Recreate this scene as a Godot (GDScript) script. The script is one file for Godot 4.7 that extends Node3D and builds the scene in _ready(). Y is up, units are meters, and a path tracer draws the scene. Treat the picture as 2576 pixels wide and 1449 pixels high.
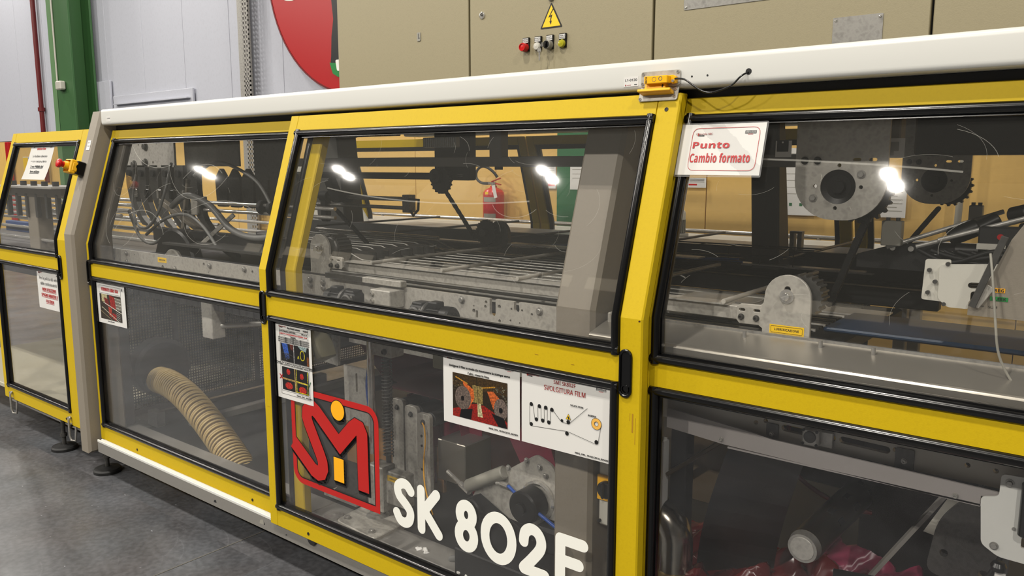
extends Node3D
# A shrink-wrapping machine behind yellow guard doors in a bottling hall.
# World: x runs along the machine, y is up, z points from the machine to the aisle. Metres.

const SLOPE := 0.3096          # the guards lean back 17.2 degrees above the bend
const BEND := 1.19             # height of the bend
const ALONG := Basis(Vector3(0, 0, 1), Vector3(0, 1, 0), Vector3(1, 0, 0))   # profile (z, y) pushed along x
var M := {}
var taken := {}
var rng := RandomNumberGenerator.new()

# ---------------------------------------------------------------- mesh builder
class MB:
	var v := PackedVector3Array()
	var n := PackedVector3Array()
	var uv := PackedVector2Array()
	func tri(a: Vector3, b: Vector3, c: Vector3, na: Vector3, nb: Vector3, nc: Vector3) -> void:
		if (b - a).cross(c - a).dot(na + nb + nc) > 0.0:
			v.append_array([a, c, b]); n.append_array([na, nc, nb])
		else:
			v.append_array([a, b, c]); n.append_array([na, nb, nc])
	func flat(a: Vector3, b: Vector3, c: Vector3, d: Vector3, out: Vector3) -> MB:
		var k := (b - a).cross(c - a)
		if k.length_squared() < 1e-16:
			k = (c - a).cross(d - a)
		k = k.normalized()
		if k.dot(out) < 0.0: k = -k
		tri(a, b, c, k, k, k)
		tri(a, c, d, k, k, k)
		return self
	func smooth(a: Vector3, b: Vector3, c: Vector3, d: Vector3, na: Vector3, nb: Vector3, nc: Vector3, nd: Vector3) -> void:
		tri(a, b, c, na, nb, nc)
		tri(a, c, d, na, nc, nd)
	# box with chamfered edges
	func box(c: Vector3, s: Vector3, bev := 0.0, B := Basis.IDENTITY) -> MB:
		var h := s * 0.5
		var e: float = minf(bev, minf(h.x, minf(h.y, h.z)) * 0.9)
		for ax in 3:
			for sg in [-1.0, 1.0]:
				var u: int = (ax + 1) % 3
				var w: int = (ax + 2) % 3
				var q := []
				for k in [[-1, -1], [1, -1], [1, 1], [-1, 1]]:
					var p := Vector3.ZERO
					p[ax] = sg * h[ax]
					p[u] = k[0] * (h[u] - e)
					p[w] = k[1] * (h[w] - e)
					q.append(c + B * p)
				var o := Vector3.ZERO
				o[ax] = sg
				flat(q[0], q[1], q[2], q[3], B * o)
		if e > 0.0:
			for ax in 3:
				var u: int = (ax + 1) % 3
				var w: int = (ax + 2) % 3
				for k in [[-1, -1], [1, -1], [1, 1], [-1, 1]]:
					var q := []
					for t in [[-1, 0], [1, 0], [1, 1], [-1, 1]]:
						var p := Vector3.ZERO
						p[ax] = t[0] * (h[ax] - e)
						p[u] = k[0] * (h[u] - (e if t[1] == 0 else 0.0))
						p[w] = k[1] * (h[w] - (0.0 if t[1] == 0 else e))
						q.append(c + B * p)
					var o := Vector3.ZERO
					o[u] = k[0]; o[w] = k[1]
					flat(q[0], q[1], q[2], q[3], B * o)
			for i in 8:
				var sg := Vector3(-1 if i & 1 else 1, -1 if i & 2 else 1, -1 if i & 4 else 1)
				var q := []
				for ax in 3:
					var p := sg * (h - Vector3(e, e, e))
					p[ax] = sg[ax] * h[ax]
					q.append(c + B * p)
				flat(q[0], q[1], q[2], q[2], B * sg)
		return self
	# polygon (with holes) in x,y pushed from depth d0 to d1
	func prism(pts: PackedVector2Array, d0: float, d1: float, T := Transform3D.IDENTITY, holes: Array = [], bev := 0.0) -> MB:
		var P := pts.duplicate()
		if Geometry2D.is_polygon_clockwise(P): P.reverse()
		var loops := [P]
		for h in holes:
			var H: PackedVector2Array = h.duplicate()
			if not Geometry2D.is_polygon_clockwise(H): H.reverse()
			loops.append(H)
		var inner := loops
		if bev > 0.0:
			inner = []
			for L in loops: inner.append(MB.shrink(L, bev))
		var key := MB.keyhole(inner)
		var ids := MB.ears(key)
		var lo := minf(d0, d1)
		var hi := maxf(d0, d1)
		for side in 2:
			var z: float = hi if side else lo
			var k: Vector3 = (T.basis * Vector3(0, 0, 1 if side else -1)).normalized()
			for i in range(0, ids.size(), 3):
				tri(T * Vector3(key[ids[i]].x, key[ids[i]].y, z), T * Vector3(key[ids[i + 1]].x, key[ids[i + 1]].y, z), T * Vector3(key[ids[i + 2]].x, key[ids[i + 2]].y, z), k, k, k)
		for li in loops.size():
			var L: PackedVector2Array = loops[li]
			var I: PackedVector2Array = inner[li]
			var m := L.size()
			var soft := m > 14
			for i in m:
				var a := L[i]
				var b := L[(i + 1) % m]
				if a.distance_squared_to(b) < 1e-12: continue
				var o := Vector2(b.y - a.y, a.x - b.x).normalized()
				var oa := o
				var ob := o
				if soft:
					var pa := a - L[(i + m - 1) % m]
					var pb := L[(i + 2) % m] - b
					var na := Vector2(pa.y, -pa.x).normalized()
					var nb := Vector2(pb.y, -pb.x).normalized()
					if na.dot(o) > 0.8: oa = (o + na).normalized()
					if nb.dot(o) > 0.8: ob = (o + nb).normalized()
				var ka: Vector3 = (T.basis * Vector3(oa.x, oa.y, 0)).normalized()
				var kb: Vector3 = (T.basis * Vector3(ob.x, ob.y, 0)).normalized()
				smooth(T * Vector3(a.x, a.y, lo + bev), T * Vector3(b.x, b.y, lo + bev), T * Vector3(b.x, b.y, hi - bev), T * Vector3(a.x, a.y, hi - bev), ka, kb, kb, ka)
				if bev > 0.0:
					var ia := I[i]
					var ib := I[(i + 1) % m]
					flat(T * Vector3(a.x, a.y, hi - bev), T * Vector3(b.x, b.y, hi - bev), T * Vector3(ib.x, ib.y, hi), T * Vector3(ia.x, ia.y, hi), T.basis * Vector3(o.x, o.y, 1))
					flat(T * Vector3(a.x, a.y, lo + bev), T * Vector3(b.x, b.y, lo + bev), T * Vector3(ib.x, ib.y, lo), T * Vector3(ia.x, ia.y, lo), T.basis * Vector3(o.x, o.y, -1))
		return self
	static func shrink(L: PackedVector2Array, e: float) -> PackedVector2Array:
		var r := PackedVector2Array()
		var m := L.size()
		for i in m:
			var a := (L[i] - L[(i + m - 1) % m]).normalized()
			var b := (L[(i + 1) % m] - L[i]).normalized()
			var na := Vector2(-a.y, a.x)
			var nb := Vector2(-b.y, b.x)
			var d := (na + nb)
			d = d / maxf(0.35, d.length_squared() * 0.5)
			r.append(L[i] + d * e)
		return r
	static func keyhole(loops: Array) -> PackedVector2Array:
		var poly: PackedVector2Array = loops[0].duplicate()
		var rest := loops.slice(1)
		rest.sort_custom(func(a, b): return Array(a).map(func(p): return p.x).max() > Array(b).map(func(p): return p.x).max())
		for hi in rest.size():
			var H: PackedVector2Array = rest[hi]
			var bi := 0
			for i in H.size():
				if H[i].x > H[bi].x: bi = i
			var best := -1
			var bd := INF
			for i in poly.size():
				var d := poly[i].distance_squared_to(H[bi])
				if d < bd and poly[i].x >= H[bi].x - 1e-9:
					var ok := true
					for L in [poly] + rest.slice(hi):
						for j in L.size():
							var a: Vector2 = L[j]
							var b: Vector2 = L[(j + 1) % L.size()]
							if a.is_equal_approx(poly[i]) or b.is_equal_approx(poly[i]) or a.is_equal_approx(H[bi]) or b.is_equal_approx(H[bi]): continue
							if Geometry2D.segment_intersects_segment(poly[i], H[bi], a, b) != null:
								ok = false
								break
						if not ok: break
					if ok:
						bd = d
						best = i
			if best < 0: continue
			var r := poly.slice(0, best + 1)
			for k in H.size() + 1: r.append(H[(bi + k) % H.size()])
			r.append(poly[best])
			r.append_array(poly.slice(best + 1))
			poly = r
		return poly
	static func ears(p: PackedVector2Array) -> PackedInt32Array:
		var out := PackedInt32Array()
		var left := range(p.size())
		var guard := 0
		while left.size() > 3 and guard < 4000:
			guard += 1
			var cut := false
			for k in left.size():
				var m: int = left.size()
				var a: Vector2 = p[left[(k + m - 1) % m]]
				var b: Vector2 = p[left[k]]
				var c: Vector2 = p[left[(k + 1) % m]]
				var area := (b - a).cross(c - a)
				if area < -1e-13: continue
				var ok := true
				if area > 1e-13:
					for j in left:
						var q: Vector2 = p[j]
						if q.is_equal_approx(a) or q.is_equal_approx(b) or q.is_equal_approx(c): continue
						if (b - a).cross(q - a) >= -1e-14 and (c - b).cross(q - b) >= -1e-14 and (a - c).cross(q - c) >= -1e-14:
							ok = false
							break
				if ok:
					if area > 1e-13: out.append_array([left[(k + m - 1) % m], left[k], left[(k + 1) % m]])
					left.remove_at(k)
					cut = true
					break
			if not cut: break
		if left.size() == 3: out.append_array([left[0], left[1], left[2]])
		return out
	# round bar along a path
	func tube(path: Array, r: float, seg := 10, caps := true, radii: Array = []) -> MB:
		var m := path.size()
		var t0: Vector3 = (path[1] - path[0]).normalized()
		var up := Vector3.UP if absf(t0.y) < 0.9 else Vector3.RIGHT
		var x := t0.cross(up).normalized()
		var prev := []
		var pn := []
		for i in m:
			var t: Vector3
			if i == 0: t = t0
			elif i == m - 1: t = (path[i] - path[i - 1]).normalized()
			else: t = ((path[i] - path[i - 1]).normalized() + (path[i + 1] - path[i]).normalized()).normalized()
			x = (x - t * x.dot(t)).normalized()
			var y := t.cross(x)
			var ring := []
			var nr := []
			var rr: float = radii[i] if radii.size() else r
			for k in seg:
				var a := TAU * k / seg
				var d := x * cos(a) + y * sin(a)
				ring.append(path[i] + d * rr)
				nr.append(d)
			if i > 0:
				for k in seg:
					var j := (k + 1) % seg
					smooth(prev[k], prev[j], ring[j], ring[k], pn[k], pn[j], nr[j], nr[k])
			if caps and (i == 0 or i == m - 1):
				var o := -t if i == 0 else t
				for k in range(1, seg - 1): tri(ring[0], ring[k], ring[k + 1], o, o, o)
			prev = ring
			pn = nr
		return self
	# turned shape: profile of (radius, height) about local y
	func lathe(prof: Array, seg := 20, T := Transform3D.IDENTITY) -> MB:
		for i in prof.size() - 1:
			var a: Vector2 = prof[i]
			var b: Vector2 = prof[i + 1]
			var o := Vector2(b.y - a.y, a.x - b.x).normalized()
			for k in seg:
				var c0 := cos(TAU * k / seg)
				var s0 := sin(TAU * k / seg)
				var c1 := cos(TAU * (k + 1) / seg)
				var s1 := sin(TAU * (k + 1) / seg)
				var n0 := (T.basis * Vector3(o.x * c0, o.y, o.x * s0)).normalized()
				var n1 := (T.basis * Vector3(o.x * c1, o.y, o.x * s1)).normalized()
				smooth(T * Vector3(a.x * c0, a.y, a.x * s0), T * Vector3(a.x * c1, a.y, a.x * s1), T * Vector3(b.x * c1, b.y, b.x * s1), T * Vector3(b.x * c0, b.y, b.x * s0), n0, n1, n1, n0)
		return self
	# disc or cylinder along an axis between two points
	func cyl(a: Vector3, b: Vector3, r: float, seg := 20, bev := 0.0) -> MB:
		var d := (b - a)
		var L := d.length()
		var y := d / L
		var x := y.cross(Vector3.UP if absf(y.y) < 0.9 else Vector3.RIGHT).normalized()
		var T := Transform3D(Basis(x, y, x.cross(y)), a)
		return lathe([Vector2(0, 0), Vector2(r - bev, 0), Vector2(r, bev), Vector2(r, L - bev), Vector2(r - bev, L), Vector2(0, L)], seg, T)
	func bar(a: Vector3, b: Vector3, w: float, h: float, bev := 0.0) -> MB:
		var d := b - a
		var z := d.normalized()
		var x := z.cross(Vector3.UP if absf(z.y) < 0.98 else Vector3.RIGHT).normalized()
		return box((a + b) * 0.5, Vector3(w, h, d.length()), bev, Basis(x, z.cross(x) * -1.0, z))

# ---------------------------------------------------------------- nodes
func numbered(called: String) -> String:
	var k: int = taken.get(called, 0)
	taken[called] = k + 1
	return called if k == 0 else "%s_%03d" % [called, k]

func thing(called: String, label: String, category: String, at := Vector3.ZERO, group := "") -> Node3D:
	var o := Node3D.new()
	o.name = numbered(called)
	o.position = at
	add_child(o, true)
	return tag(o, label, category, group)

func tag(o: Node3D, label: String, category: String, group := "") -> Node3D:
	o.set_meta("label", label)
	o.set_meta("category", category)
	if group: o.set_meta("group", group)
	return o

func where(o: Node) -> Vector3:
	var p := Vector3.ZERO
	while o != self and o is Node3D:
		p += o.position
		o = o.get_parent()
	return p

# commits what was built in world coordinates as one part; its origin is its own middle
func put(parent: Node, called: String, b: MB, m: Material) -> MeshInstance3D:
	var lo := Vector3(INF, INF, INF)
	var hi := -lo
	for p in b.v:
		lo = lo.min(p)
		hi = hi.max(p)
	var c := (lo + hi) * 0.5
	var vs := b.v.duplicate()
	for i in vs.size(): vs[i] -= c
	var a := []
	a.resize(Mesh.ARRAY_MAX)
	a[Mesh.ARRAY_VERTEX] = vs
	a[Mesh.ARRAY_NORMAL] = b.n
	if b.uv.size() == b.v.size(): a[Mesh.ARRAY_TEX_UV] = b.uv
	var me := ArrayMesh.new()
	me.add_surface_from_arrays(Mesh.PRIMITIVE_TRIANGLES, a)
	return set_mesh(parent, called, me, m, c - where(parent))

func set_mesh(parent: Node, called: String, me: Mesh, m: Material, at: Vector3, B := Basis.IDENTITY) -> MeshInstance3D:
	var o := MeshInstance3D.new()
	o.mesh = me
	o.material_override = m
	o.name = numbered(called) if parent == self else called
	o.transform = Transform3D(B, at)
	parent.add_child(o, true)
	return o

func solo(called: String, label: String, category: String, b: MB, m: Material, group := "") -> MeshInstance3D:
	var o := put(self, called, b, m)
	tag(o, label, category, group)
	return o

func struct(called: String, b: MB, m: Material, parent: Node = self) -> MeshInstance3D:
	var o := put(parent, called, b, m)
	if parent == self: o.set_meta("kind", "structure")
	return o

func copy(o: Node3D, shift: Vector3, label := "") -> Node3D:
	var c := o.duplicate()
	var base := String(o.name)
	if base.length() > 4 and base[base.length() - 4] == "_" and base.right(3).is_valid_int(): base = base.left(base.length() - 4)
	c.name = numbered(base)
	add_child(c, true)
	c.position = o.position + shift
	if label: c.set_meta("label", label)
	return c

# flat lettering; local x to the right and z towards the reader
func words(parent: Node, called: String, text: String, high: float, m: Material, at: Vector3, B := Basis.IDENTITY, wide := 0.0, font := "sans_bold", deep := 0.0004) -> MeshInstance3D:
	var t := TextMesh.new()
	t.font = M["font_" + font]
	t.font_size = 64
	t.pixel_size = 1.0
	t.curve_step = 1.0
	t.text = text
	t.depth = 0.0
	var bb := t.get_aabb()
	var cap := 46.0          # height of a capital at size 64
	var s := high / cap
	t.pixel_size = s
	t.depth = deep
	t.curve_step = 2.0
	var sx := 1.0 if wide <= 0.0 else wide / maxf(bb.size.x * s, 1e-6)
	return set_mesh(parent, called, t, m, at - where(parent), B * Basis.from_scale(Vector3(sx, 1, 1)))

func rect(x0: float, y0: float, x1: float, y1: float) -> PackedVector2Array:
	return PackedVector2Array([Vector2(x0, y0), Vector2(x1, y0), Vector2(x1, y1), Vector2(x0, y1)])

func ring(c: Vector2, r: float, seg := 16) -> PackedVector2Array:
	var p := PackedVector2Array()
	for k in seg: p.append(c + Vector2(cos(TAU * k / seg), sin(TAU * k / seg)) * r)
	return p

func slot(a: Vector2, b: Vector2, r: float, seg := 6) -> PackedVector2Array:
	var p := PackedVector2Array()
	var t := (b - a).angle()
	for k in seg + 1: p.append(b + Vector2.from_angle(t - PI / 2 + PI * k / seg) * r)
	for k in seg + 1: p.append(a + Vector2.from_angle(t + PI / 2 + PI * k / seg) * r)
	return p

# polygon with its corners rounded
func rounded(pts: Array, r: float, seg := 4) -> PackedVector2Array:
	var p := PackedVector2Array()
	var m := pts.size()
	for i in m:
		var b: Vector2 = pts[i]
		var rr := r
		var a: Vector2 = pts[(i + m - 1) % m]
		var c: Vector2 = pts[(i + 1) % m]
		var u := (a - b)
		var w := (c - b)
		rr = minf(rr, minf(u.length(), w.length()) * 0.49)
		u = u.normalized()
		w = w.normalized()
		for k in seg + 1:
			var t := float(k) / seg
			var p0 := b + u * rr
			var p2 := b + w * rr
			p.append(p0.lerp(b, t).lerp(b.lerp(p2, t), t))
	return p

func at_z(z: float) -> Transform3D:
	return Transform3D(Basis.IDENTITY, Vector3(0, 0, z))

# a hexagon bolt head with washer on a face that looks towards +z
func bolt(b: MB, p: Vector3, r: float, dir := Vector3(0, 0, 1)) -> MB:
	b.cyl(p, p + dir * r * 0.25, r * 1.35, 14)
	b.cyl(p + dir * r * 0.25, p + dir * r * 1.0, r, 6, r * 0.12)
	return b

func socket(b: MB, p: Vector3, r: float, dir := Vector3(0, 0, 1)) -> MB:
	b.cyl(p, p + dir * r * 0.3, r * 1.3, 14)
	var x := dir.cross(Vector3.UP if absf(dir.y) < 0.9 else Vector3.RIGHT).normalized()
	var T := Transform3D(Basis(x, dir, x.cross(dir)), p + dir * r * 0.3)
	b.lathe([Vector2(r, 0), Vector2(r, r * 0.8), Vector2(r * 0.9, r), Vector2(r * 0.5, r), Vector2(r * 0.5, r * 0.4), Vector2(0, r * 0.4)], 14, T)
	return b

# ---------------------------------------------------------------- start
func _ready() -> void:
	rng.seed = 20160210
	# camera
	var cam := Camera3D.new()
	cam.name = "camera"
	cam.position = Vector3(0, 1.57, 1.742)
	cam.rotation_degrees = Vector3(-8.641, 38.515, 0)
	cam.fov = 39.28
	cam.near = 0.05
	add_child(cam)
	cam.current = true
	# air and exposure; the hall is closed, so the sky outside only shows through nothing
	var env := Environment.new()
	env.background_mode = Environment.BG_COLOR
	env.background_color = Color(0.02, 0.02, 0.02)
	env.tonemap_mode = Environment.TONE_MAPPER_LINEAR
	env.tonemap_exposure = 0.33
	env.sdfgi_enabled = true
	env.ssao_enabled = true
	env.ssil_enabled = true
	var we := WorldEnvironment.new()
	we.name = "environment"
	we.environment = env
	add_child(we)
	make_materials()
	# hall lamps: two rows over the aisle and the hall behind it
	for row in [[-2.6, [1.2, -4.1, -9.4, -14.7, -20.0], 46.0], [2.3, [3.4, -1.9, -7.2, -12.5, -17.8], 78.0], [7.35, [2.65, -2.62, -7.88, -13.0, -18.3], 150.0]]:
		for x in row[1]: hall_lamp(Vector3(x, 6.5, row[0]), row[2])
	hall()
	wall_things()
	machine_shell()
	guard_doors()
	shell_details()
	cabinets()
	posters()
	inside_upper()
	inside_right()
	inside_lower()
	far_side()

func noise(freq: float, seed_: int, kind := FastNoiseLite.TYPE_SIMPLEX_SMOOTH, oct := 4) -> FastNoiseLite:
	var f := FastNoiseLite.new()
	f.noise_type = kind
	f.frequency = freq
	f.seed = seed_
	f.fractal_octaves = oct
	return f

func noise_tex(freq: float, seed_: int, cols: Array, size := 512, kind := FastNoiseLite.TYPE_SIMPLEX_SMOOTH, oct := 4, sw := 1) -> NoiseTexture2D:
	var t := NoiseTexture2D.new()
	t.noise = noise(freq, seed_, kind, oct)
	t.width = size
	t.height = size
	t.seamless = true
	var g := Gradient.new()
	g.offsets = PackedFloat32Array(cols.map(func(c): return c[0]))
	g.colors = PackedColorArray(cols.map(func(c): return c[1]))
	t.color_ramp = g
	return t

func grey(v: float) -> Color:
	return Color(v, v, v)

func mat(called: String, c: Color, rough: float, metal := 0.0, spec := 0.5) -> StandardMaterial3D:
	var m := StandardMaterial3D.new()
	m.resource_name = called
	m.albedo_color = c
	m.roughness = rough
	m.metallic = metal
	m.metallic_specular = spec
	M[called] = m
	return m

# fine relief and uneven tone that belong to the surface; both are laid on in world space
func relief(m: StandardMaterial3D, t: Texture2D, depth: float, scale: float) -> StandardMaterial3D:
	m.heightmap_enabled = true
	m.heightmap_texture = t
	m.heightmap_scale = depth
	tri_scale(m, scale)
	return m

func tri_scale(m: StandardMaterial3D, scale: float) -> void:
	m.uv1_triplanar = true
	m.uv1_world_triplanar = true
	m.uv1_scale = Vector3.ONE * scale

func clear(called: String, c: Color, a: float, rough := 0.02) -> StandardMaterial3D:
	var m := mat(called, Color(c.r, c.g, c.b, a), rough)
	m.transparency = BaseMaterial3D.TRANSPARENCY_ALPHA
	return m

func make_materials() -> void:
	for f in [["sans_bold", "Droid Sans", 700], ["sans", "Droid Sans", 400], ["serif", "Droid Serif", 400], ["mono", "Droid Sans Mono", 400]]:
		var sf := SystemFont.new()
		sf.font_names = PackedStringArray([f[1]])
		sf.font_weight = f[2]
		M["font_" + f[0]] = sf
	var peel := noise_tex(0.09, 3, [[0.0, grey(0.3)], [1.0, grey(0.7)]], 256)
	var mottle := noise_tex(0.012, 5, [[0.0, grey(0.97)], [0.5, grey(1.0)], [1.0, grey(0.98)]], 512)
	var brushed := noise_tex(0.03, 9, [[0.0, grey(0.82)], [0.5, grey(1.0)], [1.0, grey(0.88)]], 512)
	# paints
	relief(mat("yellow", Color(0.74, 0.63, 0.06), 0.5, 0.0, 0.32), peel, 0.02, 9.0).albedo_texture = mottle
	relief(mat("post_grey", Color(0.50, 0.47, 0.42), 0.5), peel, 0.03, 10.0).albedo_texture = mottle
	relief(mat("cabinet", Color(0.565, 0.53, 0.42), 0.48), peel, 0.03, 8.0).albedo_texture = mottle
	relief(mat("white_enamel", Color(0.80, 0.80, 0.78), 0.3), peel, 0.008, 8.0)
	relief(mat("base_grey", Color(0.47, 0.46, 0.44), 0.45), peel, 0.03, 8.0).albedo_texture = mottle
	mat("dark_paint", Color(0.10, 0.10, 0.10), 0.5)
	mat("green_paint", Color(0.20, 0.36, 0.19), 0.5)
	mat("green_sheet", Color(0.04, 0.36, 0.19), 0.5)
	mat("red_paint", Color(0.66, 0.03, 0.05), 0.35)
	mat("red_plastic", Color(0.72, 0.04, 0.05), 0.3)
	mat("blue_paint", Color(0.10, 0.22, 0.42), 0.5)
	mat("green_light", Color(0.36, 0.50, 0.33), 0.5)
	mat("green_bright", Color(0.05, 0.48, 0.20), 0.4)
	mat("red_pipe", Color(0.40, 0.02, 0.03), 0.4)
	mat("lens_yellow", Color(0.62, 0.60, 0.12), 0.15)
	mat("amber", Color(0.92, 0.68, 0.02), 0.35)
	# rubber, plastics
	mat("gasket", Color(0.025, 0.025, 0.028), 0.22)
	mat("black_plastic", Color(0.02, 0.02, 0.02), 0.25)
	mat("black_matt", Color(0.028, 0.028, 0.03), 0.6)
	mat("pvc_white", Color(0.72, 0.71, 0.67), 0.4)
	mat("pvc_grey", Color(0.55, 0.54, 0.50), 0.45)
	mat("blue_hose", Color(0.05, 0.28, 0.62), 0.35)
	# metals
	for a in [["steel", 0.66, 0.32], ["plate", 0.56, 0.42], ["chrome", 0.85, 0.14], ["dark_steel", 0.30, 0.4], ["galvanised", 0.66, 0.5], ["alu", 0.72, 0.38], ["black_steel", 0.10, 0.38]]:
		var m := mat(a[0], Color(a[1], a[1] * 0.985, a[1] * 0.95), a[2], {"plate": 0.15, "chrome": 0.75, "galvanised": 0.4, "alu": 0.4, "steel": 0.6}.get(a[0], 0.5))
		m.albedo_texture = brushed
		tri_scale(m, 2.0)
	M.plate.albedo_color = Color(0.68, 0.665, 0.63)
	mat("rust", Color(0.22, 0.07, 0.03), 0.8)
	mat("rub", Color(0.62, 0.46, 0.04), 0.6)
	mat("rod_bright", Color(0.80, 0.79, 0.76), 0.3, 0.3)
	mat("hose_rib", Color(0.72, 0.63, 0.43), 0.4)
	mat("steel_soft", Color(0.60, 0.58, 0.54), 0.3, 0.7)

	mat("column_grey", Color(0.25, 0.245, 0.23), 0.5)
	mat("alu_dull", Color(0.62, 0.60, 0.56), 0.45, 0.1)
	mat("sheet_grey", Color(0.56, 0.54, 0.53), 0.45, 0.1)
	mat("mandrel", Color(0.30, 0.26, 0.20), 0.32, 0.9)
	mat("elbow_steel", Color(0.55, 0.53, 0.49), 0.2, 1.0)
	mat("brass", Color(0.50, 0.42, 0.22), 0.4, 0.7)
	mat("hose_grey", Color(0.40, 0.40, 0.39), 0.4)
	mat("hose_beige", Color(0.36, 0.28, 0.15), 0.5)
	mat("beige_plastic", Color(0.48, 0.46, 0.36), 0.5)
	mat("plywood", Color(0.52, 0.38, 0.22), 0.7)
	mat("roller_rubber", Color(0.10, 0.11, 0.105), 0.6)
	mat("film_plum", Color(0.46, 0.11, 0.20), 0.3)
	mat("film_dark", Color(0.055, 0.035, 0.03), 0.35)
	mat("film_red", Color(0.34, 0.015, 0.03), 0.25)
	mat("film_pink", Color(0.48, 0.16, 0.27), 0.35)
	mat("tan_panel", Color(0.42, 0.36, 0.27), 0.6)
	mat("blue_tray", Color(0.06, 0.15, 0.24), 0.4)
	mat("cream", Color(0.66, 0.64, 0.56), 0.5)
	# panes
	clear("pane", Color(0.56, 0.56, 0.54), 0.045)
	clear("pane_clear", Color(0.56, 0.56, 0.54), 0.025)
	clear("pane_low", Color(0.56, 0.56, 0.54), 0.014)
	clear("pane_bay", Color(0.56, 0.56, 0.54), 0.003)
	clear("scratch_and_reflection", Color(0.85, 0.84, 0.80), 0.10, 0.5)  # wiping scratches, and the reflection lines painted on the panes
	clear("film_clear", Color(0.8, 0.8, 0.8), 0.12, 0.1)
	# setting
	var f := mat("floor", Color(0.93, 0.94, 0.97), 0.42, 0.0, 0.5)
	f.albedo_texture = floor_texture()
	f.roughness_texture = noise_tex(0.02, 23, [[0.0, grey(0.7)], [0.5, grey(0.9)], [1.0, grey(1.0)]], 512)
	f.roughness_texture_channel = BaseMaterial3D.TEXTURE_CHANNEL_RED
	tri_scale(f, 0.38)
	var w := relief(mat("wall_white", Color(0.715, 0.725, 0.765), 0.6), peel, 0.05, 2.0)
	w.albedo_texture = mottle
	relief(mat("wall_yellow", Color(0.84, 0.69, 0.385), 0.6), peel, 0.05, 2.0).albedo_texture = mottle
	mat("hall_grey", Color(0.34, 0.34, 0.34), 0.8)
	mat("ceiling_grey", Color(0.30, 0.30, 0.31), 0.8)
	mat("joint", Color(0.36, 0.35, 0.33), 0.7)
	mat("seam", Color(0.20, 0.19, 0.18), 0.8)
	mat("ribbed_white", Color(0.75, 0.76, 0.76), 0.3)
	# paper and print
	mat("paper", Color(0.82, 0.815, 0.80), 0.4)
	mat("laminate", Color(0.80, 0.795, 0.78), 0.22)
	mat("ink_black", Color(0.03, 0.03, 0.03), 0.5)
	mat("ink_grey", Color(0.33, 0.33, 0.33), 0.5)
	mat("ink_red", Color(0.66, 0.03, 0.06), 0.45)
	mat("ink_brown_red", Color(0.55, 0.07, 0.05), 0.45)
	mat("vinyl_white", Color(0.90, 0.90, 0.87), 0.35)
	mat("vinyl_red", Color(0.68, 0.07, 0.045), 0.4)
	mat("vinyl_yellow", Color(0.93, 0.66, 0.01), 0.4)
	mat("vinyl_black", Color(0.025, 0.022, 0.022), 0.4)
	mat("ink_ochre", Color(0.86, 0.66, 0.30), 0.45)
	mat("ink_yellow", Color(0.92, 0.75, 0.05), 0.45)
	# light
	var l := mat("lamp_glow", Color(1, 1, 1), 0.5)
	l.emission_enabled = true
	l.emission = Color(1.0, 0.95, 0.86)
	l.emission_energy_multiplier = 30.0
	var k := mat("window_glow", Color(1, 1, 1), 0.5)
	k.emission_enabled = true
	k.emission = Color(1.0, 0.93, 0.80)
	k.emission_energy_multiplier = 1.6

# worn dark concrete: uneven grey, wiping marks, scuffs and pale chips
func floor_texture() -> ImageTexture:
	var n := 768
	var im := Image.create(n, n, false, Image.FORMAT_RGB8)
	var big := noise(0.006, 31, FastNoiseLite.TYPE_SIMPLEX_SMOOTH, 3)
	var fine := noise(0.09, 33, FastNoiseLite.TYPE_SIMPLEX, 3)
	for y in n:
		for x in n:
			var v := 0.33 + 0.07 * big.get_noise_2d(x, y) + 0.045 * fine.get_noise_2d(x, y)
			var t := 0.012 * big.get_noise_2d(x + 900, y)
			im.set_pixel(x, y, Color(v + t, v, v - t * 0.6))
	for k in 520:
		var p := Vector2(rng.randf() * n, rng.randf() * n)
		var a := rng.randf_range(-0.5, 0.5) + (PI / 2 if k % 5 == 0 else 0.0)
		var L := rng.randf_range(20, 110)
		var add := rng.randf_range(-0.03, 0.06)
		for j in int(L):
			var q := p + Vector2.from_angle(a + 0.006 * j) * j
			var ix := posmod(int(q.x), n)
			var iy := posmod(int(q.y), n)
			var c := im.get_pixel(ix, iy)
			im.set_pixel(ix, iy, Color(c.r + add, c.g + add, c.b + add))
	for k in 150:
		var p := Vector2i(rng.randi_range(2, n - 4), rng.randi_range(2, n - 4))
		im.fill_rect(Rect2i(p, Vector2i(rng.randi_range(1, 3), 1)), grey(rng.randf_range(0.45, 0.72)))
	return ImageTexture.create_from_image(im)

# ---------------------------------------------------------------- the hall
func hall_lamp(p: Vector3, power: float) -> void:
	var t := thing("high_bay_lamp", "round high bay lamp hanging from the hall ceiling", "lamp", p, "high bay lamps under the ceiling")
	put(t, "housing", MB.new().lathe([Vector2(0, 0.42), Vector2(0.06, 0.42), Vector2(0.10, 0.30), Vector2(0.12, 0.12), Vector2(0.26, 0.0), Vector2(0.25, 0.0), Vector2(0.11, 0.11)], 24, Transform3D(Basis.IDENTITY, p)), M.galvanised)
	for q in [-0.13, 0.13]: put(t, "doubled_lens", MB.new().cyl(p + Vector3(q * 0.15, 0.012, q), p + Vector3(q * 0.15, 0.026, q), 0.06, 20), M.lamp_glow)  # second lens added to imitate the doubled reflection in the panes
	put(t, "reflector", MB.new().cyl(p + Vector3(0, 0.03, 0), p + Vector3(0, 0.04, 0), 0.235, 24), M.galvanised)
	put(t, "hanger", MB.new().tube([p + Vector3(0, 0.42, 0), p + Vector3(0, 1.5, 0)], 0.008, 6), M.galvanised)
	for q in [-0.13, 0.13]: lamp_light(t, Vector3(q * 0.15, 0.008, q), power * 0.5)

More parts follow.
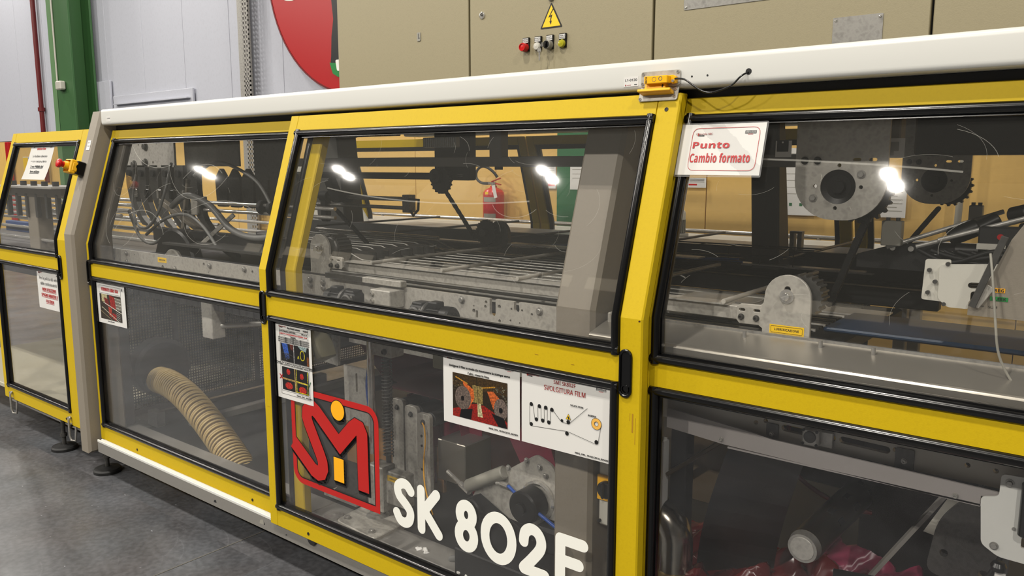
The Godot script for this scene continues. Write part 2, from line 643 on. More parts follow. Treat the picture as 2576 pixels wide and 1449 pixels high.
func lamp_light(t: Node3D, at: Vector3, power: float) -> void:
	var a := AreaLight3D.new()
	a.name = "lamp_light"
	a.area_size = Vector2(0.095, 0.095)
	a.light_energy = power
	a.light_color = Color(1.0, 0.975, 0.935)
	a.shadow_enabled = true
	a.area_range = 40.0
	a.rotation_degrees = Vector3(-90, 0, 0)
	a.position = at
	t.add_child(a, true)

func hall() -> void:
	var X0 := -24.0
	var X1 := 9.0
	var Z0 := -3.8
	var Z1 := 12.0
	var H := 8.0
	struct("floor", MB.new().box(Vector3((X0 + X1) / 2, -0.1, (Z0 + Z1) / 2), Vector3(X1 - X0 + 0.6, 0.2, Z1 - Z0 + 0.6)), M.floor)
	struct("ceiling", MB.new().box(Vector3((X0 + X1) / 2, H + 0.1, (Z0 + Z1) / 2), Vector3(X1 - X0 + 0.6, 0.2, Z1 - Z0 + 0.6)), M.ceiling_grey)
	struct("wall_left", MB.new().box(Vector3(X0 - 0.15, H / 2, (Z0 + Z1) / 2), Vector3(0.3, H, Z1 - Z0)), M.hall_grey)
	struct("wall_right", MB.new().box(Vector3(X1 + 0.15, H / 2, (Z0 + Z1) / 2), Vector3(0.3, H, Z1 - Z0)), M.hall_grey)
	# wall behind the camera, with a band of windows under the ceiling
	var hs := []
	var wins := []
	var x := X0 + 1.0
	while x < X1 - 2.5:
		wins.append(x)
		hs.append(rect(x, 6.65, x + 1.9, 7.0))
		x += 2.2
	var wf := MB.new()
	wf.prism(rect(X0, 0, X1, 6.62), Z1, Z1 + 0.3)
	wf.prism(rect(X0, 6.98, X1, H), Z1, Z1 + 0.3)
	for i in wins.size() + 1:
		var a: float = X0 if i == 0 else wins[i - 1] + 1.9
		var b: float = X1 if i == wins.size() else wins[i]
		wf.prism(rect(a, 6.62, b, 6.98), Z1, Z1 + 0.3)
	struct("wall_front", wf, M.hall_grey)
	for i in wins.size():
		var fr := struct("window_%d" % (i + 1), MB.new().prism(rect(wins[i], 6.62, wins[i] + 1.9, 6.98), Z1 + 0.05, Z1 + 0.1, Transform3D.IDENTITY, [rect(wins[i] + 0.05, 6.65, wins[i] + 0.92, 6.95), rect(wins[i] + 0.98, 6.65, wins[i] + 1.85, 6.95)]), M.dark_paint)
		for s in [0.05, 0.98]:
			put(fr, "pane", MB.new().box(Vector3(wins[i] + s + 0.435, 6.80, Z1 + 0.075), Vector3(0.87, 0.3, 0.01)), M.window_glow)
	# far wall: yellow insulated panels below, white ones above
	var back := struct("wall_back", MB.new().box(Vector3((X0 + X1) / 2, H / 2, Z0 - 0.15), Vector3(X1 - X0, H, 0.24)), M.seam)
	var px := -23.59
	while px < X1 - 0.2:
		var g := 0.006
		put(back, "yellow_panel", MB.new().box(Vector3(px + 0.5, 0.98, Z0 - 0.02), Vector3(1.0 - g, 1.96, 0.05), 0.003), M.wall_yellow)
		put(back, "white_panel", MB.new().box(Vector3(px + 0.5, 4.98, Z0 - 0.02), Vector3(1.0 - g, 6.02, 0.05), 0.003), M.wall_white)
		px += 1.0

# ---------------------------------------------------------------- frame of the machine
func zs(zf: float, y: float, bend := BEND) -> float:
	return zf - maxf(0.0, y - bend) * SLOPE

# side view (z, y) of a bent strip of depth d between two heights
func bent(zf: float, y0: float, y1: float, d: float, bend := BEND) -> PackedVector2Array:
	var p := PackedVector2Array()
	var ys := [y0]
	if y0 < bend and y1 > bend: ys.append(bend)
	ys.append(y1)
	for y in ys: p.append(Vector2(zs(zf, y, bend), y))
	ys.reverse()
	for y in ys: p.append(Vector2(zs(zf, y, bend) - d, y))
	return p

func run_x(b: MB, prof: PackedVector2Array, x0: float, x1: float, bev := 0.0) -> MB:
	return b.prism(prof, x0, x1, Transform3D(ALONG, Vector3.ZERO), [], bev)

func machine_shell() -> void:
	var t := thing("machine_frame", "grey and white steel frame of the packing machine", "machine frame", Vector3(-2.2, 0, -0.85))
	# bent posts
	put(t, "post", run_x(MB.new(), bent(0.005, 0.12, 1.835, 0.20, 1.235), -4.222, -4.125, 0.012), M.post_grey)
	put(t, "post", run_x(MB.new(), bent(-0.13, 0.0, 1.80, 0.14, 1.17), -1.335, -1.20, 0.012), M.post_grey)
	# beam along the top, rounded
	put(t, "top_beam", run_x(MB.new(), rounded([Vector2(-0.172, 1.765), Vector2(-0.172, 1.842), Vector2(-0.34, 1.842), Vector2(-0.34, 1.765)], 0.015, 6), -4.11, 0.6), M.white_enamel)
	put(t, "rail_cover", run_x(MB.new(), rect(-0.30, 1.742, -0.232, 1.764), -4.09, 0.6), M.dark_paint)
	# roof over the machine
	put(t, "roof_panel", MB.new().box(Vector3(-1.85, 1.812, -1.28), Vector3(4.6, 0.04, 1.88)), M.column_grey)
	put(t, "top_beam", run_x(MB.new(), rounded([Vector2(-2.22, 1.765), Vector2(-2.22, 1.842), Vector2(-2.40, 1.842), Vector2(-2.40, 1.765)], 0.026, 6), -4.11, 0.6), M.white_enamel)
	# base with a running rail
	put(t, "base_beam", run_x(MB.new(), rect(-0.14, 0.138, -0.016, 0.190), -4.075, 0.6, 0.002), M.base_grey)
	var pr := PackedVector2Array([Vector2(-0.016, 0.1905), Vector2(-0.016, 0.199), Vector2(-0.018, 0.202), Vector2(-0.022, 0.202), Vector2(-0.025, 0.1925), Vector2(-0.034, 0.1925), Vector2(-0.037, 0.199), Vector2(-0.041, 0.199), Vector2(-0.044, 0.1925), Vector2(-0.09, 0.1925), Vector2(-0.09, 0.1905)])
	put(t, "running_rail", run_x(MB.new(), pr, -4.075, 0.6), M.white_enamel)
	for q in [[-3.02, 0.022, 0.012], [-2.69, 0.03, 0.02], [-2.66, 0.006, 0.012], [-2.52, 0.012, 0.004]]:
		put(t, "paint_chip", MB.new().prism(rounded([Vector2(q[0], 0.155), Vector2(q[0] + q[1], 0.157), Vector2(q[0] + q[1] * 0.8, 0.157 + q[2]), Vector2(q[0] + q[1] * 0.2, 0.155 + q[2] * 0.8)], 0.003), 0, 0.0004, at_z(-0.016)), M.dark_paint if q[1] < 0.025 else M.pvc_grey)
	put(t, "base_beam", run_x(MB.new(), rect(-2.60, 0.142, -2.50, 0.2), -4.075, 0.6), M.base_grey)
	put(t, "base_beam", run_x(MB.new(), rect(-0.16, 0.142, -0.10, 0.2), -5.4, -4.3), M.base_grey)
	# the floor tray of the machine
	put(t, "base_plate", MB.new().box(Vector3(-2.0, 0.198, -1.32), Vector3(4.1, 0.012, 2.35)), M.dark_paint)
	for p in [Vector3(-4.13, 0, -0.08), Vector3(-4.66, 0, -0.09), Vector3(-1.27, 0, -0.20), Vector3(-4.03, 0, -2.5), Vector3(-1.0, 0, -2.5)]:
		var f := put(t, "foot", MB.new().lathe([Vector2(0, 0.030), Vector2(0.02, 0.030), Vector2(0.062, 0.022), Vector2(0.068, 0.014), Vector2(0.068, 0.0)], 24, Transform3D(Basis.IDENTITY, p)), M.black_matt)
		put(f, "stem", MB.new().cyl(p + Vector3(0, 0.02, 0), p + Vector3(0, 0.20, 0), 0.011, 10).cyl(p + Vector3(0, 0.075, 0), p + Vector3(0, 0.092, 0), 0.02, 6), M.dark_steel)

# one guard door: bent frame, upper bent pane, lower pane, seals
func guard_door(label: String, x0: float, x1: float, zf: float, o: Dictionary) -> Node3D:
	var flip: bool = o.get("rear", false)
	var t := thing("guard_door", label, "guard door", Vector3((x0 + x1) / 2, 0.19, zf), "guard doors of the machine")
	var lo: float = o.get("bottom", 0.194)
	var hi: float = o.get("top", 1.753)
	var sl: float = o.get("left", 0.05)
	var sr: float = o.get("right", 0.066)
	var m0: float = o.get("mid0", 1.022)
	var m1: float = o.get("mid1", 1.092)
	var u1: float = o.get("upper", 1.70)
	var d := 0.036
	var y: Material = M.yellow
	put(t, "stile", run_x(MB.new(), bent(zf, lo, hi, d), x0, x0 + sl, 0.004), y)
	put(t, "stile", run_x(MB.new(), bent(zf, lo, hi, d), x1 - sr, x1, 0.004), y)
	put(t, "top_rail", run_x(MB.new(), bent(zf - 0.0005, u1, hi, d), x0 + sl, x1 - sr), y)
	put(t, "middle_rail", run_x(MB.new(), bent(zf - 0.0005, m0, m1, d), x0 + sl, x1 - sr), y)
	put(t, "bottom_rail", run_x(MB.new(), bent(zf - 0.0005, lo, lo + 0.068, d), x0 + sl, x1 - sr), y)
	var a := x0 + sl
	var b := x1 - sr
	var r := 0.0125
	for w in [[m1, u1], [lo + 0.068, m0]]:
		var y0: float = w[0] + r
		var y1: float = w[1] - r
		var g := MB.new()
		for yy in [y0, y1]:
			g.tube([Vector3(a, yy, zs(zf, yy) - 0.003), Vector3(b, yy, zs(zf, yy) - 0.003)], r, 10)
		for xx in [a + r, b - r]:
			var ys: Array = [w[0], BEND, w[1]] if w[1] > BEND else [w[0], w[1]]
			g.tube(ys.map(func(q): return Vector3(xx, q, zs(zf, q) - 0.003)), r, 10)
		# flat lip of the seal behind the bead
		for yy in [y0, y1]: run_x(g, bent(zf - 0.006, yy - 0.016, yy + 0.016, 0.016), a, b)
		for xx in [a, b - 0.028]: run_x(g, bent(zf - 0.006, w[0], w[1], 0.016), xx, xx + 0.028)
		put(t, "gasket", g, M.gasket)
		put(t, "pane", run_x(MB.new(), bent(zf - 0.012, w[0] + 0.006, w[1] - 0.006, 0.004), a + 0.006, b - 0.006), (M.pane_clear if o.get("clear_upper", false) else M.pane) if w[1] > BEND else (M.pane_bay if o.get("clear_lower", false) else M.pane_low))
	if flip:
		# rear doors lean the other way
		t.position = Vector3(-t.position.x, t.position.y, -t.position.z)
		for c in t.get_children():
			c.rotation.y = PI
			c.position = Vector3(-c.position.x, c.position.y, -c.position.z)
	for h in o.get("handles", []):
		var c := Vector2(h, 1.047)
		var hh := put(t, "handle", MB.new().prism(slot(c - Vector2(0, 0.045), c + Vector2(0, 0.045), 0.0185, 8), -0.012, 0.007, at_z(zf), [slot(c - Vector2(0, 0.042), c + Vector2(0, 0.042), 0.0135, 8)], 0.002), M.black_plastic)
		put(hh, "recess", MB.new().prism(slot(c - Vector2(0, 0.042), c + Vector2(0, 0.042), 0.0138, 8), 0.0003, 0.0012, at_z(zf)).lathe([Vector2(0.011, 0), Vector2(0.011, 0.004), Vector2(0.009, 0.004)], 14, Transform3D(Basis(Vector3.RIGHT, Vector3(0, 0, 1), Vector3.DOWN), Vector3(h, 1.006, zf + 0.0012))), M.black_plastic)
	for h in o.get("rollers", []):
		put(t, "roller", MB.new().cyl(Vector3(h, lo - 0.002, zf - 0.008), Vector3(h, lo - 0.002, zf - 0.026), 0.026, 20, 0.003), M.black_plastic)
		put(t, "screw", MB.new().cyl(Vector3(h - 0.004, lo + 0.022, zf - 0.001), Vector3(h - 0.004, lo + 0.022, zf + 0.0015), 0.006, 10), M.black_matt)
	return t

func guard_doors() -> void:
	guard_door("yellow sliding guard door carrying the red emblem and big white lettering", -2.592, -0.972, 0.0, {"handles": [-2.570, -1.0165], "rollers": [-2.35, -1.3]})
	guard_door("yellow guard door with the ribbed hose behind its lower pane", -4.108, -2.44, -0.05, {"left": 0.034, "right": 0.06, "mid0": 1.032, "mid1": 1.094, "top": 1.742, "handles": [-4.090], "rollers": [-3.73, -2.78]})
	guard_door("yellow guard door beyond the bent grey post with the stop button", -5.345, -4.335, -0.05, {"left": 0.06, "right": 0.10, "mid0": 1.032, "mid1": 1.094, "top": 1.755, "handles": [-4.415], "rollers": [-4.5]})
	guard_door("yellow guard door with the laminated red notice in its upper pane", -1.06, 0.66, -0.05, {"left": 0.085, "right": 0.06, "mid0": 1.012, "mid1": 1.072, "top": 1.742, "clear_lower": true, "clear_upper": true})
	scratches_and_reflections("guard_door_001", -4.0, -2.65, -0.05, 40, [[Vector2(-3.82, 0.16), 0.16, 170, 350, 1.0, 0.0012], [Vector2(-3.80, 0.10), 0.13, 0, 180, 0.8, 0.0010], [Vector2(-3.65, -0.02), 0.26, 30, 150, 0.8, 0.0016], [Vector2(-3.6, 0.75), 0.40, 225, 285, 0.9, 0.0018], [Vector2(-3.2, 0.12), 0.26, 60, 130, 1.1, 0.0014], [Vector2(-3.25, 0.55), 0.30, 210, 320, 1.0, 0.0012], [Vector2(-3.0, -0.1), 0.5, 60, 120, 0.7, 0.0010], [Vector2(-3.9, 0.35), 0.10, 200, 400, 1.0, 0.0008], [Vector2(-3.4, 0.0), 0.36, 100, 150, 0.9, 0.0008], [Vector2(-3.1, 0.2), 0.20, 180, 320, 0.7, 0.0009]])
	scratches_and_reflections("guard_door", -2.4, -1.15, 0.0, 46, [[Vector2(-1.75, 4.28), 4.0, 262, 275, 1.0, 0.0022], [Vector2(-1.45, 0.30), 0.09, 200, 330, 0.6, 0.0008]])  # the long first arc is a painted reflection line
	scratches_and_reflections("guard_door_003", -0.9, 0.5, -0.05, 40, [[Vector2(-0.95, -5.58), 6.0, 84, 90, 1.0, 0.0022]])  # this long arc paints a straight reflection band on the pane
	# the same guards close the far side
	for q in [[-3.18, -1.205, "rear yellow guard door in front of the green board"], [-4.96, -3.19, "rear yellow guard door in front of the fire extinguisher"], [-1.19, 0.66, "rear yellow guard door at the outfeed end"]]:
		guard_door(q[2], -q[1], -q[0], 2.60, {"rear": true, "left": 0.06, "right": 0.06, "clear_upper": true, "clear_lower": true})


# fine wiping scratches and long painted reflections on the slanted panes: [middle along the pane, radius, start and end angle] in pane coordinates
func scratches_and_reflections(door: String, x0: float, x1: float, zf: float, n: int, arcs: Array) -> void:
	var T := on_slope(0, 1.19, zf, -0.0116)
	var b := MB.new()
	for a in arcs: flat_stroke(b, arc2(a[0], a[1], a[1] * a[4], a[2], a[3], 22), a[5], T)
	for k in n:
		var c := Vector2(rng.randf_range(x0, x1), rng.randf_range(0.03, 0.48))
		var r := rng.randf_range(0.02, 0.10)
		var s := rng.randf_range(0, 360)
		flat_stroke(b, arc2(c, r * 1.6, r, s, s + rng.randf_range(20, 70), 8), rng.randf_range(0.0002, 0.0005), T)
	var o := put(get_node(door), "scratches_and_reflections", b, M.scratch_and_reflection)
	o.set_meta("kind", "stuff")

func flat_stroke(b: MB, line: Array, r: float, T: Transform3D) -> void:
	for i in line.size() - 1:
		var p: Vector2 = line[i]
		var q: Vector2 = line[i + 1]
		if p.y < 0.012 or q.y < 0.012 or p.y > 0.50 or q.y > 0.50: continue
		var d := (q - p).normalized()
		var s := Vector2(-d.y, d.x) * r
		b.prism(PackedVector2Array([p - s, q - s, q + s, p + s]), 0.0, 0.0002, T)

# ---------------------------------------------------------------- small things on the outside
func on_slope(x: float, y: float, zf: float, off := 0.0) -> Transform3D:
	var k := Vector3(0, 0.2957, 0.9553)
	return Transform3D(Basis(Vector3.RIGHT, Vector3(0, 0.9553, -0.2957), k), Vector3(x, y, zs(zf, y)) + k * off)

func tape_label(called: String, label: String, T: Transform3D, w: float, h: float, lines: Array, m := "paper", ink := "ink_grey", group := "") -> Node3D:
	var t := thing(called, label, "label", T.origin, group)
	put(t, "backing", MB.new().prism(rect(-w / 2, -h / 2, w / 2, h / 2), 0.0, 0.0006, T), M[m])
	for l in lines:      # [text, height, x, y, width]
		words(t, "lettering", l[0], l[1], M[ink], T * Vector3(l[2], l[3], 0.0007), T.basis, l[4], "sans_bold")
	return t

func shell_details() -> void:
	# safety switch: steel plates on beam and door, two yellow housings
	var s := thing("safety_switch", "yellow magnetic safety switch between the white beam and the door corner", "switch", Vector3(-1.035, 1.77, -0.15))
	var pl := at_z(-0.172)
	var hs := []
	put(s, "plate", MB.new().prism(rounded([Vector2(-1.088, 1.772), Vector2(-0.975, 1.772), Vector2(-0.975, 1.811), Vector2(-1.088, 1.811)], 0.007), 0.0, 0.004, pl, [], 0.001), M.plate)
	for q in [Vector2(-1.081, 1.805), Vector2(-0.982, 1.805), Vector2(-1.083, 1.780), Vector2(-0.984, 1.779)]:
		put(s, "screw", MB.new().lathe([Vector2(0.0042, 0), Vector2(0.004, 0.002), Vector2(0.0018, 0.002), Vector2(0.0018, 0.0005), Vector2(0, 0.0005)], 12, Transform3D(Basis(Vector3.RIGHT, Vector3(0, 0, 1), Vector3.DOWN), Vector3(q.x, q.y, -0.168))), M.chrome)
	var T := on_slope(-1.037, 1.752, 0.0, 0.001)
	put(s, "plate", MB.new().prism(rounded([Vector2(-0.056, -0.019), Vector2(0.056, -0.019), Vector2(0.056, 0.020), Vector2(-0.056, 0.020)], 0.007), 0.0, 0.004, T, [], 0.001), M.plate)
	for q in [Vector2(-0.050, 0.004), Vector2(0.048, 0.010), Vector2(-0.051, -0.013), Vector2(0.048, -0.010)]:
		put(s, "screw", MB.new().lathe([Vector2(0.0042, 0), Vector2(0.004, 0.002), Vector2(0.0018, 0.002), Vector2(0.0018, 0.0005), Vector2(0, 0.0005)], 12, Transform3D(T.basis * Basis(Vector3.RIGHT, Vector3(0, 0, 1), Vector3.DOWN), T * Vector3(q.x, q.y, 0.004))), M.chrome)
	# upper housing with notched ends
	var up := put(s, "sensor_housing", MB.new().prism(PackedVector2Array([Vector2(-1.074, 1.796), Vector2(-0.990, 1.797), Vector2(-0.982, 1.792), Vector2(-0.982, 1.777), Vector2(-0.992, 1.775), Vector2(-0.995, 1.778), Vector2(-1.062, 1.777), Vector2(-1.064, 1.790), Vector2(-1.074, 1.792)]), -0.168, -0.158, Transform3D.IDENTITY, [], 0.001).box(Vector3(-1.030, 1.786, -0.149), Vector3(0.066, 0.019, 0.020), 0.0015), M.amber)
	words(up, "lettering", "SICK", 0.0045, M.ink_black, Vector3(-1.0565, 1.7865, -0.1387), Basis(Vector3(0, 0, 1), PI / 2), 0.016)
	put(up, "printed_mark", MB.new().prism(ring(Vector2(-1.034, 1.787), 0.006, 20), 0, 0.0003, at_z(-0.139), [ring(Vector2(-1.034, 1.787), 0.0052, 20)]), M.ink_grey)
	put(up, "printed_mark", MB.new().prism(ring(Vector2(-1.016, 1.788), 0.0055, 16), 0, 0.0003, at_z(-0.139), [ring(Vector2(-1.016, 1.788), 0.004, 16)]), M.ink_grey)
	put(up, "screw", MB.new().cyl(Vector3(-0.989, 1.782, -0.158), Vector3(-0.989, 1.782, -0.153), 0.004, 6), M.chrome)
	# lower housing
	var lw := put(s, "magnet_housing", MB.new().prism(PackedVector2Array([Vector2(-0.045, -0.004), Vector2(0.045, -0.004), Vector2(0.045, 0.004), Vector2(0.03, 0.004), Vector2(0.028, 0.020), Vector2(-0.030, 0.020), Vector2(-0.032, 0.002), Vector2(-0.045, 0.002)]), 0.004, 0.026, T, [], 0.0012).box(T * Vector3(0.0, 0.0, 0.03), Vector3(0.094, 0.007, 0.006), 0.001, T.basis), M.amber)
	put(lw, "hole", MB.new().prism(slot(Vector2(0.021, 0.0095), Vector2(0.021, 0.0135), 0.0022), 0.026, 0.0263, T), M.black_matt)
	# its cable, looped to a hole in the beam
	var cv := Curve3D.new()
	for q in [Vector3(-0.984, 1.787, -0.156), Vector3(-0.955, 1.783, -0.150), Vector3(-0.928, 1.766, -0.146), Vector3(-0.905, 1.752, -0.144), Vector3(-0.882, 1.746, -0.145), Vector3(-0.853, 1.752, -0.148), Vector3(-0.829, 1.762, -0.152), Vector3(-0.811, 1.781, -0.158), Vector3(-0.798, 1.791, -0.172), Vector3(-0.795, 1.792, -0.20)]:
		cv.add_point(q)
	solo("sensor_cable", "thin black cable looping from the yellow switch into the white beam", "cable", MB.new().tube(smooth_path(cv), 0.0023, 8), M.black_plastic)
	put(get_node("machine_frame"), "cable_hole", MB.new().cyl(Vector3(-0.797, 1.793, -0.1735), Vector3(-0.797, 1.793, -0.1714), 0.0075, 18), M.black_matt)
	for q in [-0.945, -0.903]:
		put(get_node("machine_frame"), "hole", MB.new().cyl(Vector3(q, 1.791, -0.1735), Vector3(q, 1.791, -0.1714), 0.0025, 12), M.black_matt)
	put(get_node("guard_door"), "hole_bushing", MB.new().lathe([Vector2(0.0055, 0.0), Vector2(0.0055, 0.0012), Vector2(0.0038, 0.0012), Vector2(0.0038, 0.0003), Vector2(0, 0.0003)], 14, Transform3D(on_slope(-1.008, 1.712, 0.0).basis * Basis(Vector3.RIGHT, Vector3(0, 0, 1), Vector3.DOWN), on_slope(-1.008, 1.712, 0.0).origin)), M.black_matt)
	var lab := tape_label("number_label", "small printed number label on the white beam beside the yellow switch", Transform3D(Basis.IDENTITY, Vector3(-1.120, 1.789, -0.172)), 0.044, 0.025, [["L1-0130", 0.0062, 0.0, 0.004, 0.036]], "paper", "ink_grey")
	put(lab, "printed_mark", MB.new().box(Vector3(-1.136, 1.780, -0.1712), Vector3(0.003, 0.004, 0.0004)), M.ink_brown_red)
	put(lab, "printed_mark", MB.new().box(Vector3(-1.126, 1.7805, -0.1712), Vector3(0.012, 0.001, 0.0004)), M.ink_brown_red)
	put(lab, "printed_mark", MB.new().box(Vector3(-1.106, 1.781, -0.1712), Vector3(0.008, 0.002, 0.0004)), M.ink_grey)
	tape_label("number_label", "tiny white label at the end of the white beam by the grey post", Transform3D(Basis.IDENTITY, Vector3(-4.035, 1.793, -0.172)), 0.045, 0.026, [["", 0.004, 0, 0, 0]] if false else [["L1-0129", 0.005, 0, 0.003, 0.03]])
	tape_label("number_label", "white label on the slanted face of the bent grey post", on_post(-4.168, 1.668), 0.036, 0.05, [["L1", 0.007, 0, 0.014, 0.02], ["0128", 0.006, 0, -0.004, 0.024]])
	emergency_stop()
	# rust spot and rubbed paint on the emblem door
	var d2 := get_node("guard_door")
	put(d2, "rust_spot", MB.new().prism(rounded([Vector2(-0.984, 1.1835), Vector2(-0.978, 1.184), Vector2(-0.9785, 1.188), Vector2(-0.983, 1.1875)], 0.0015), 0, 0.0004, at_z(0.0)), M.rust)
	for q in [[-0.994, 0.92, 0.004, 0.05], [-0.986, 0.90, 0.0012, 0.07], [-1.002, 0.935, 0.001, 0.02], [-1.30, 1.055, 0.012, 0.0012], [-1.18, 1.045, 0.010, 0.0012], [-2.566, 0.665, 0.02, 0.0012]]:
		put(d2, "rub_mark", MB.new().box(Vector3(q[0], q[1], 0.0002), Vector3(q[2], q[3], 0.0004)), M.rub)
	for x in [-4.44, -5.22]:
		var h := put(get_node("guard_door_002"), "hook", MB.new().tube([Vector3(x, 0.24, -0.045), Vector3(x, 0.225, -0.034), Vector3(x, 0.14, -0.034), Vector3(x, 0.112, -0.04), Vector3(x + 0.03, 0.112, -0.05), Vector3(x + 0.035, 0.19, -0.055)], 0.006, 8), M.steel)
		put(h, "pin", MB.new().cyl(Vector3(x - 0.01, 0.235, -0.05), Vector3(x - 0.01, 0.235, -0.034), 0.007, 10).cyl(Vector3(x - 0.004, 0.20, -0.05), Vector3(x - 0.004, 0.20, -0.036), 0.006, 10), M.steel)

func on_post(x: float, y: float) -> Transform3D:
	var T := on_slope(x, y, 0.0)
	T.origin.z = zs(0.005, y, 1.235) + 0.001
	return T

func smooth_path(c: Curve3D, step := 4) -> Array:
	var p := []
	for i in c.point_count: p.append(c.get_point_position(i))
	var out := []
	for i in p.size() - 1:
		var a: Vector3 = p[maxi(i - 1, 0)]
		var b: Vector3 = p[i]
		var d: Vector3 = p[i + 1]
		var e: Vector3 = p[mini(i + 2, p.size() - 1)]
		for k in step: out.append(b.cubic_interpolate(d, a, e, float(k) / step))
	out.append(p[-1])
	return out

func path(pts: Array, step := 4) -> Array:
	var c := Curve3D.new()
	for q in pts: c.add_point(q)
	return smooth_path(c, step)

func emergency_stop() -> void:
	var T := on_slope(-4.178, 1.548, 0.0)
	T.origin.z = zs(0.005, 1.548, 1.235)
	var t := thing("emergency_stop", "yellow stop box with red mushroom button on the bent grey post", "stop button", T.origin)
	put(t, "back_box", MB.new().box(T * Vector3(0.0, 0, 0.021), Vector3(0.068, 0.068, 0.04), 0.004, T.basis).cyl(T * Vector3(0.036, 0.004, 0.034), T * Vector3(0.030, 0.004, 0.034), 0.012, 16), M.black_plastic)
	put(t, "cover", MB.new().prism(rounded([Vector2(-0.034, 0.034), Vector2(-0.034, -0.034), Vector2(0.034, -0.034), Vector2(0.034, 0.034)], 0.006), 0.041, 0.074, T, [], 0.006).box(T * Vector3(0, 0, 0.05), Vector3(0.072, 0.05, 0.03), 0.006, T.basis), M.amber)
	put(t, "collar", MB.new().lathe([Vector2(0.022, 0.072), Vector2(0.018, 0.090), Vector2(0, 0.090)], 20, Transform3D(T.basis * Basis(Vector3.RIGHT, Vector3(0, 0, 1), Vector3.DOWN), T.origin)), M.amber)
	put(t, "mushroom_button", MB.new().lathe([Vector2(0.013, 0.088), Vector2(0.015, 0.102), Vector2(0.021, 0.106), Vector2(0.022, 0.112), Vector2(0.020, 0.119), Vector2(0.012, 0.122), Vector2(0, 0.123)], 24, Transform3D(T.basis * Basis(Vector3.RIGHT, Vector3(0, 0, 1), Vector3.DOWN), T.origin)), M.red_plastic)

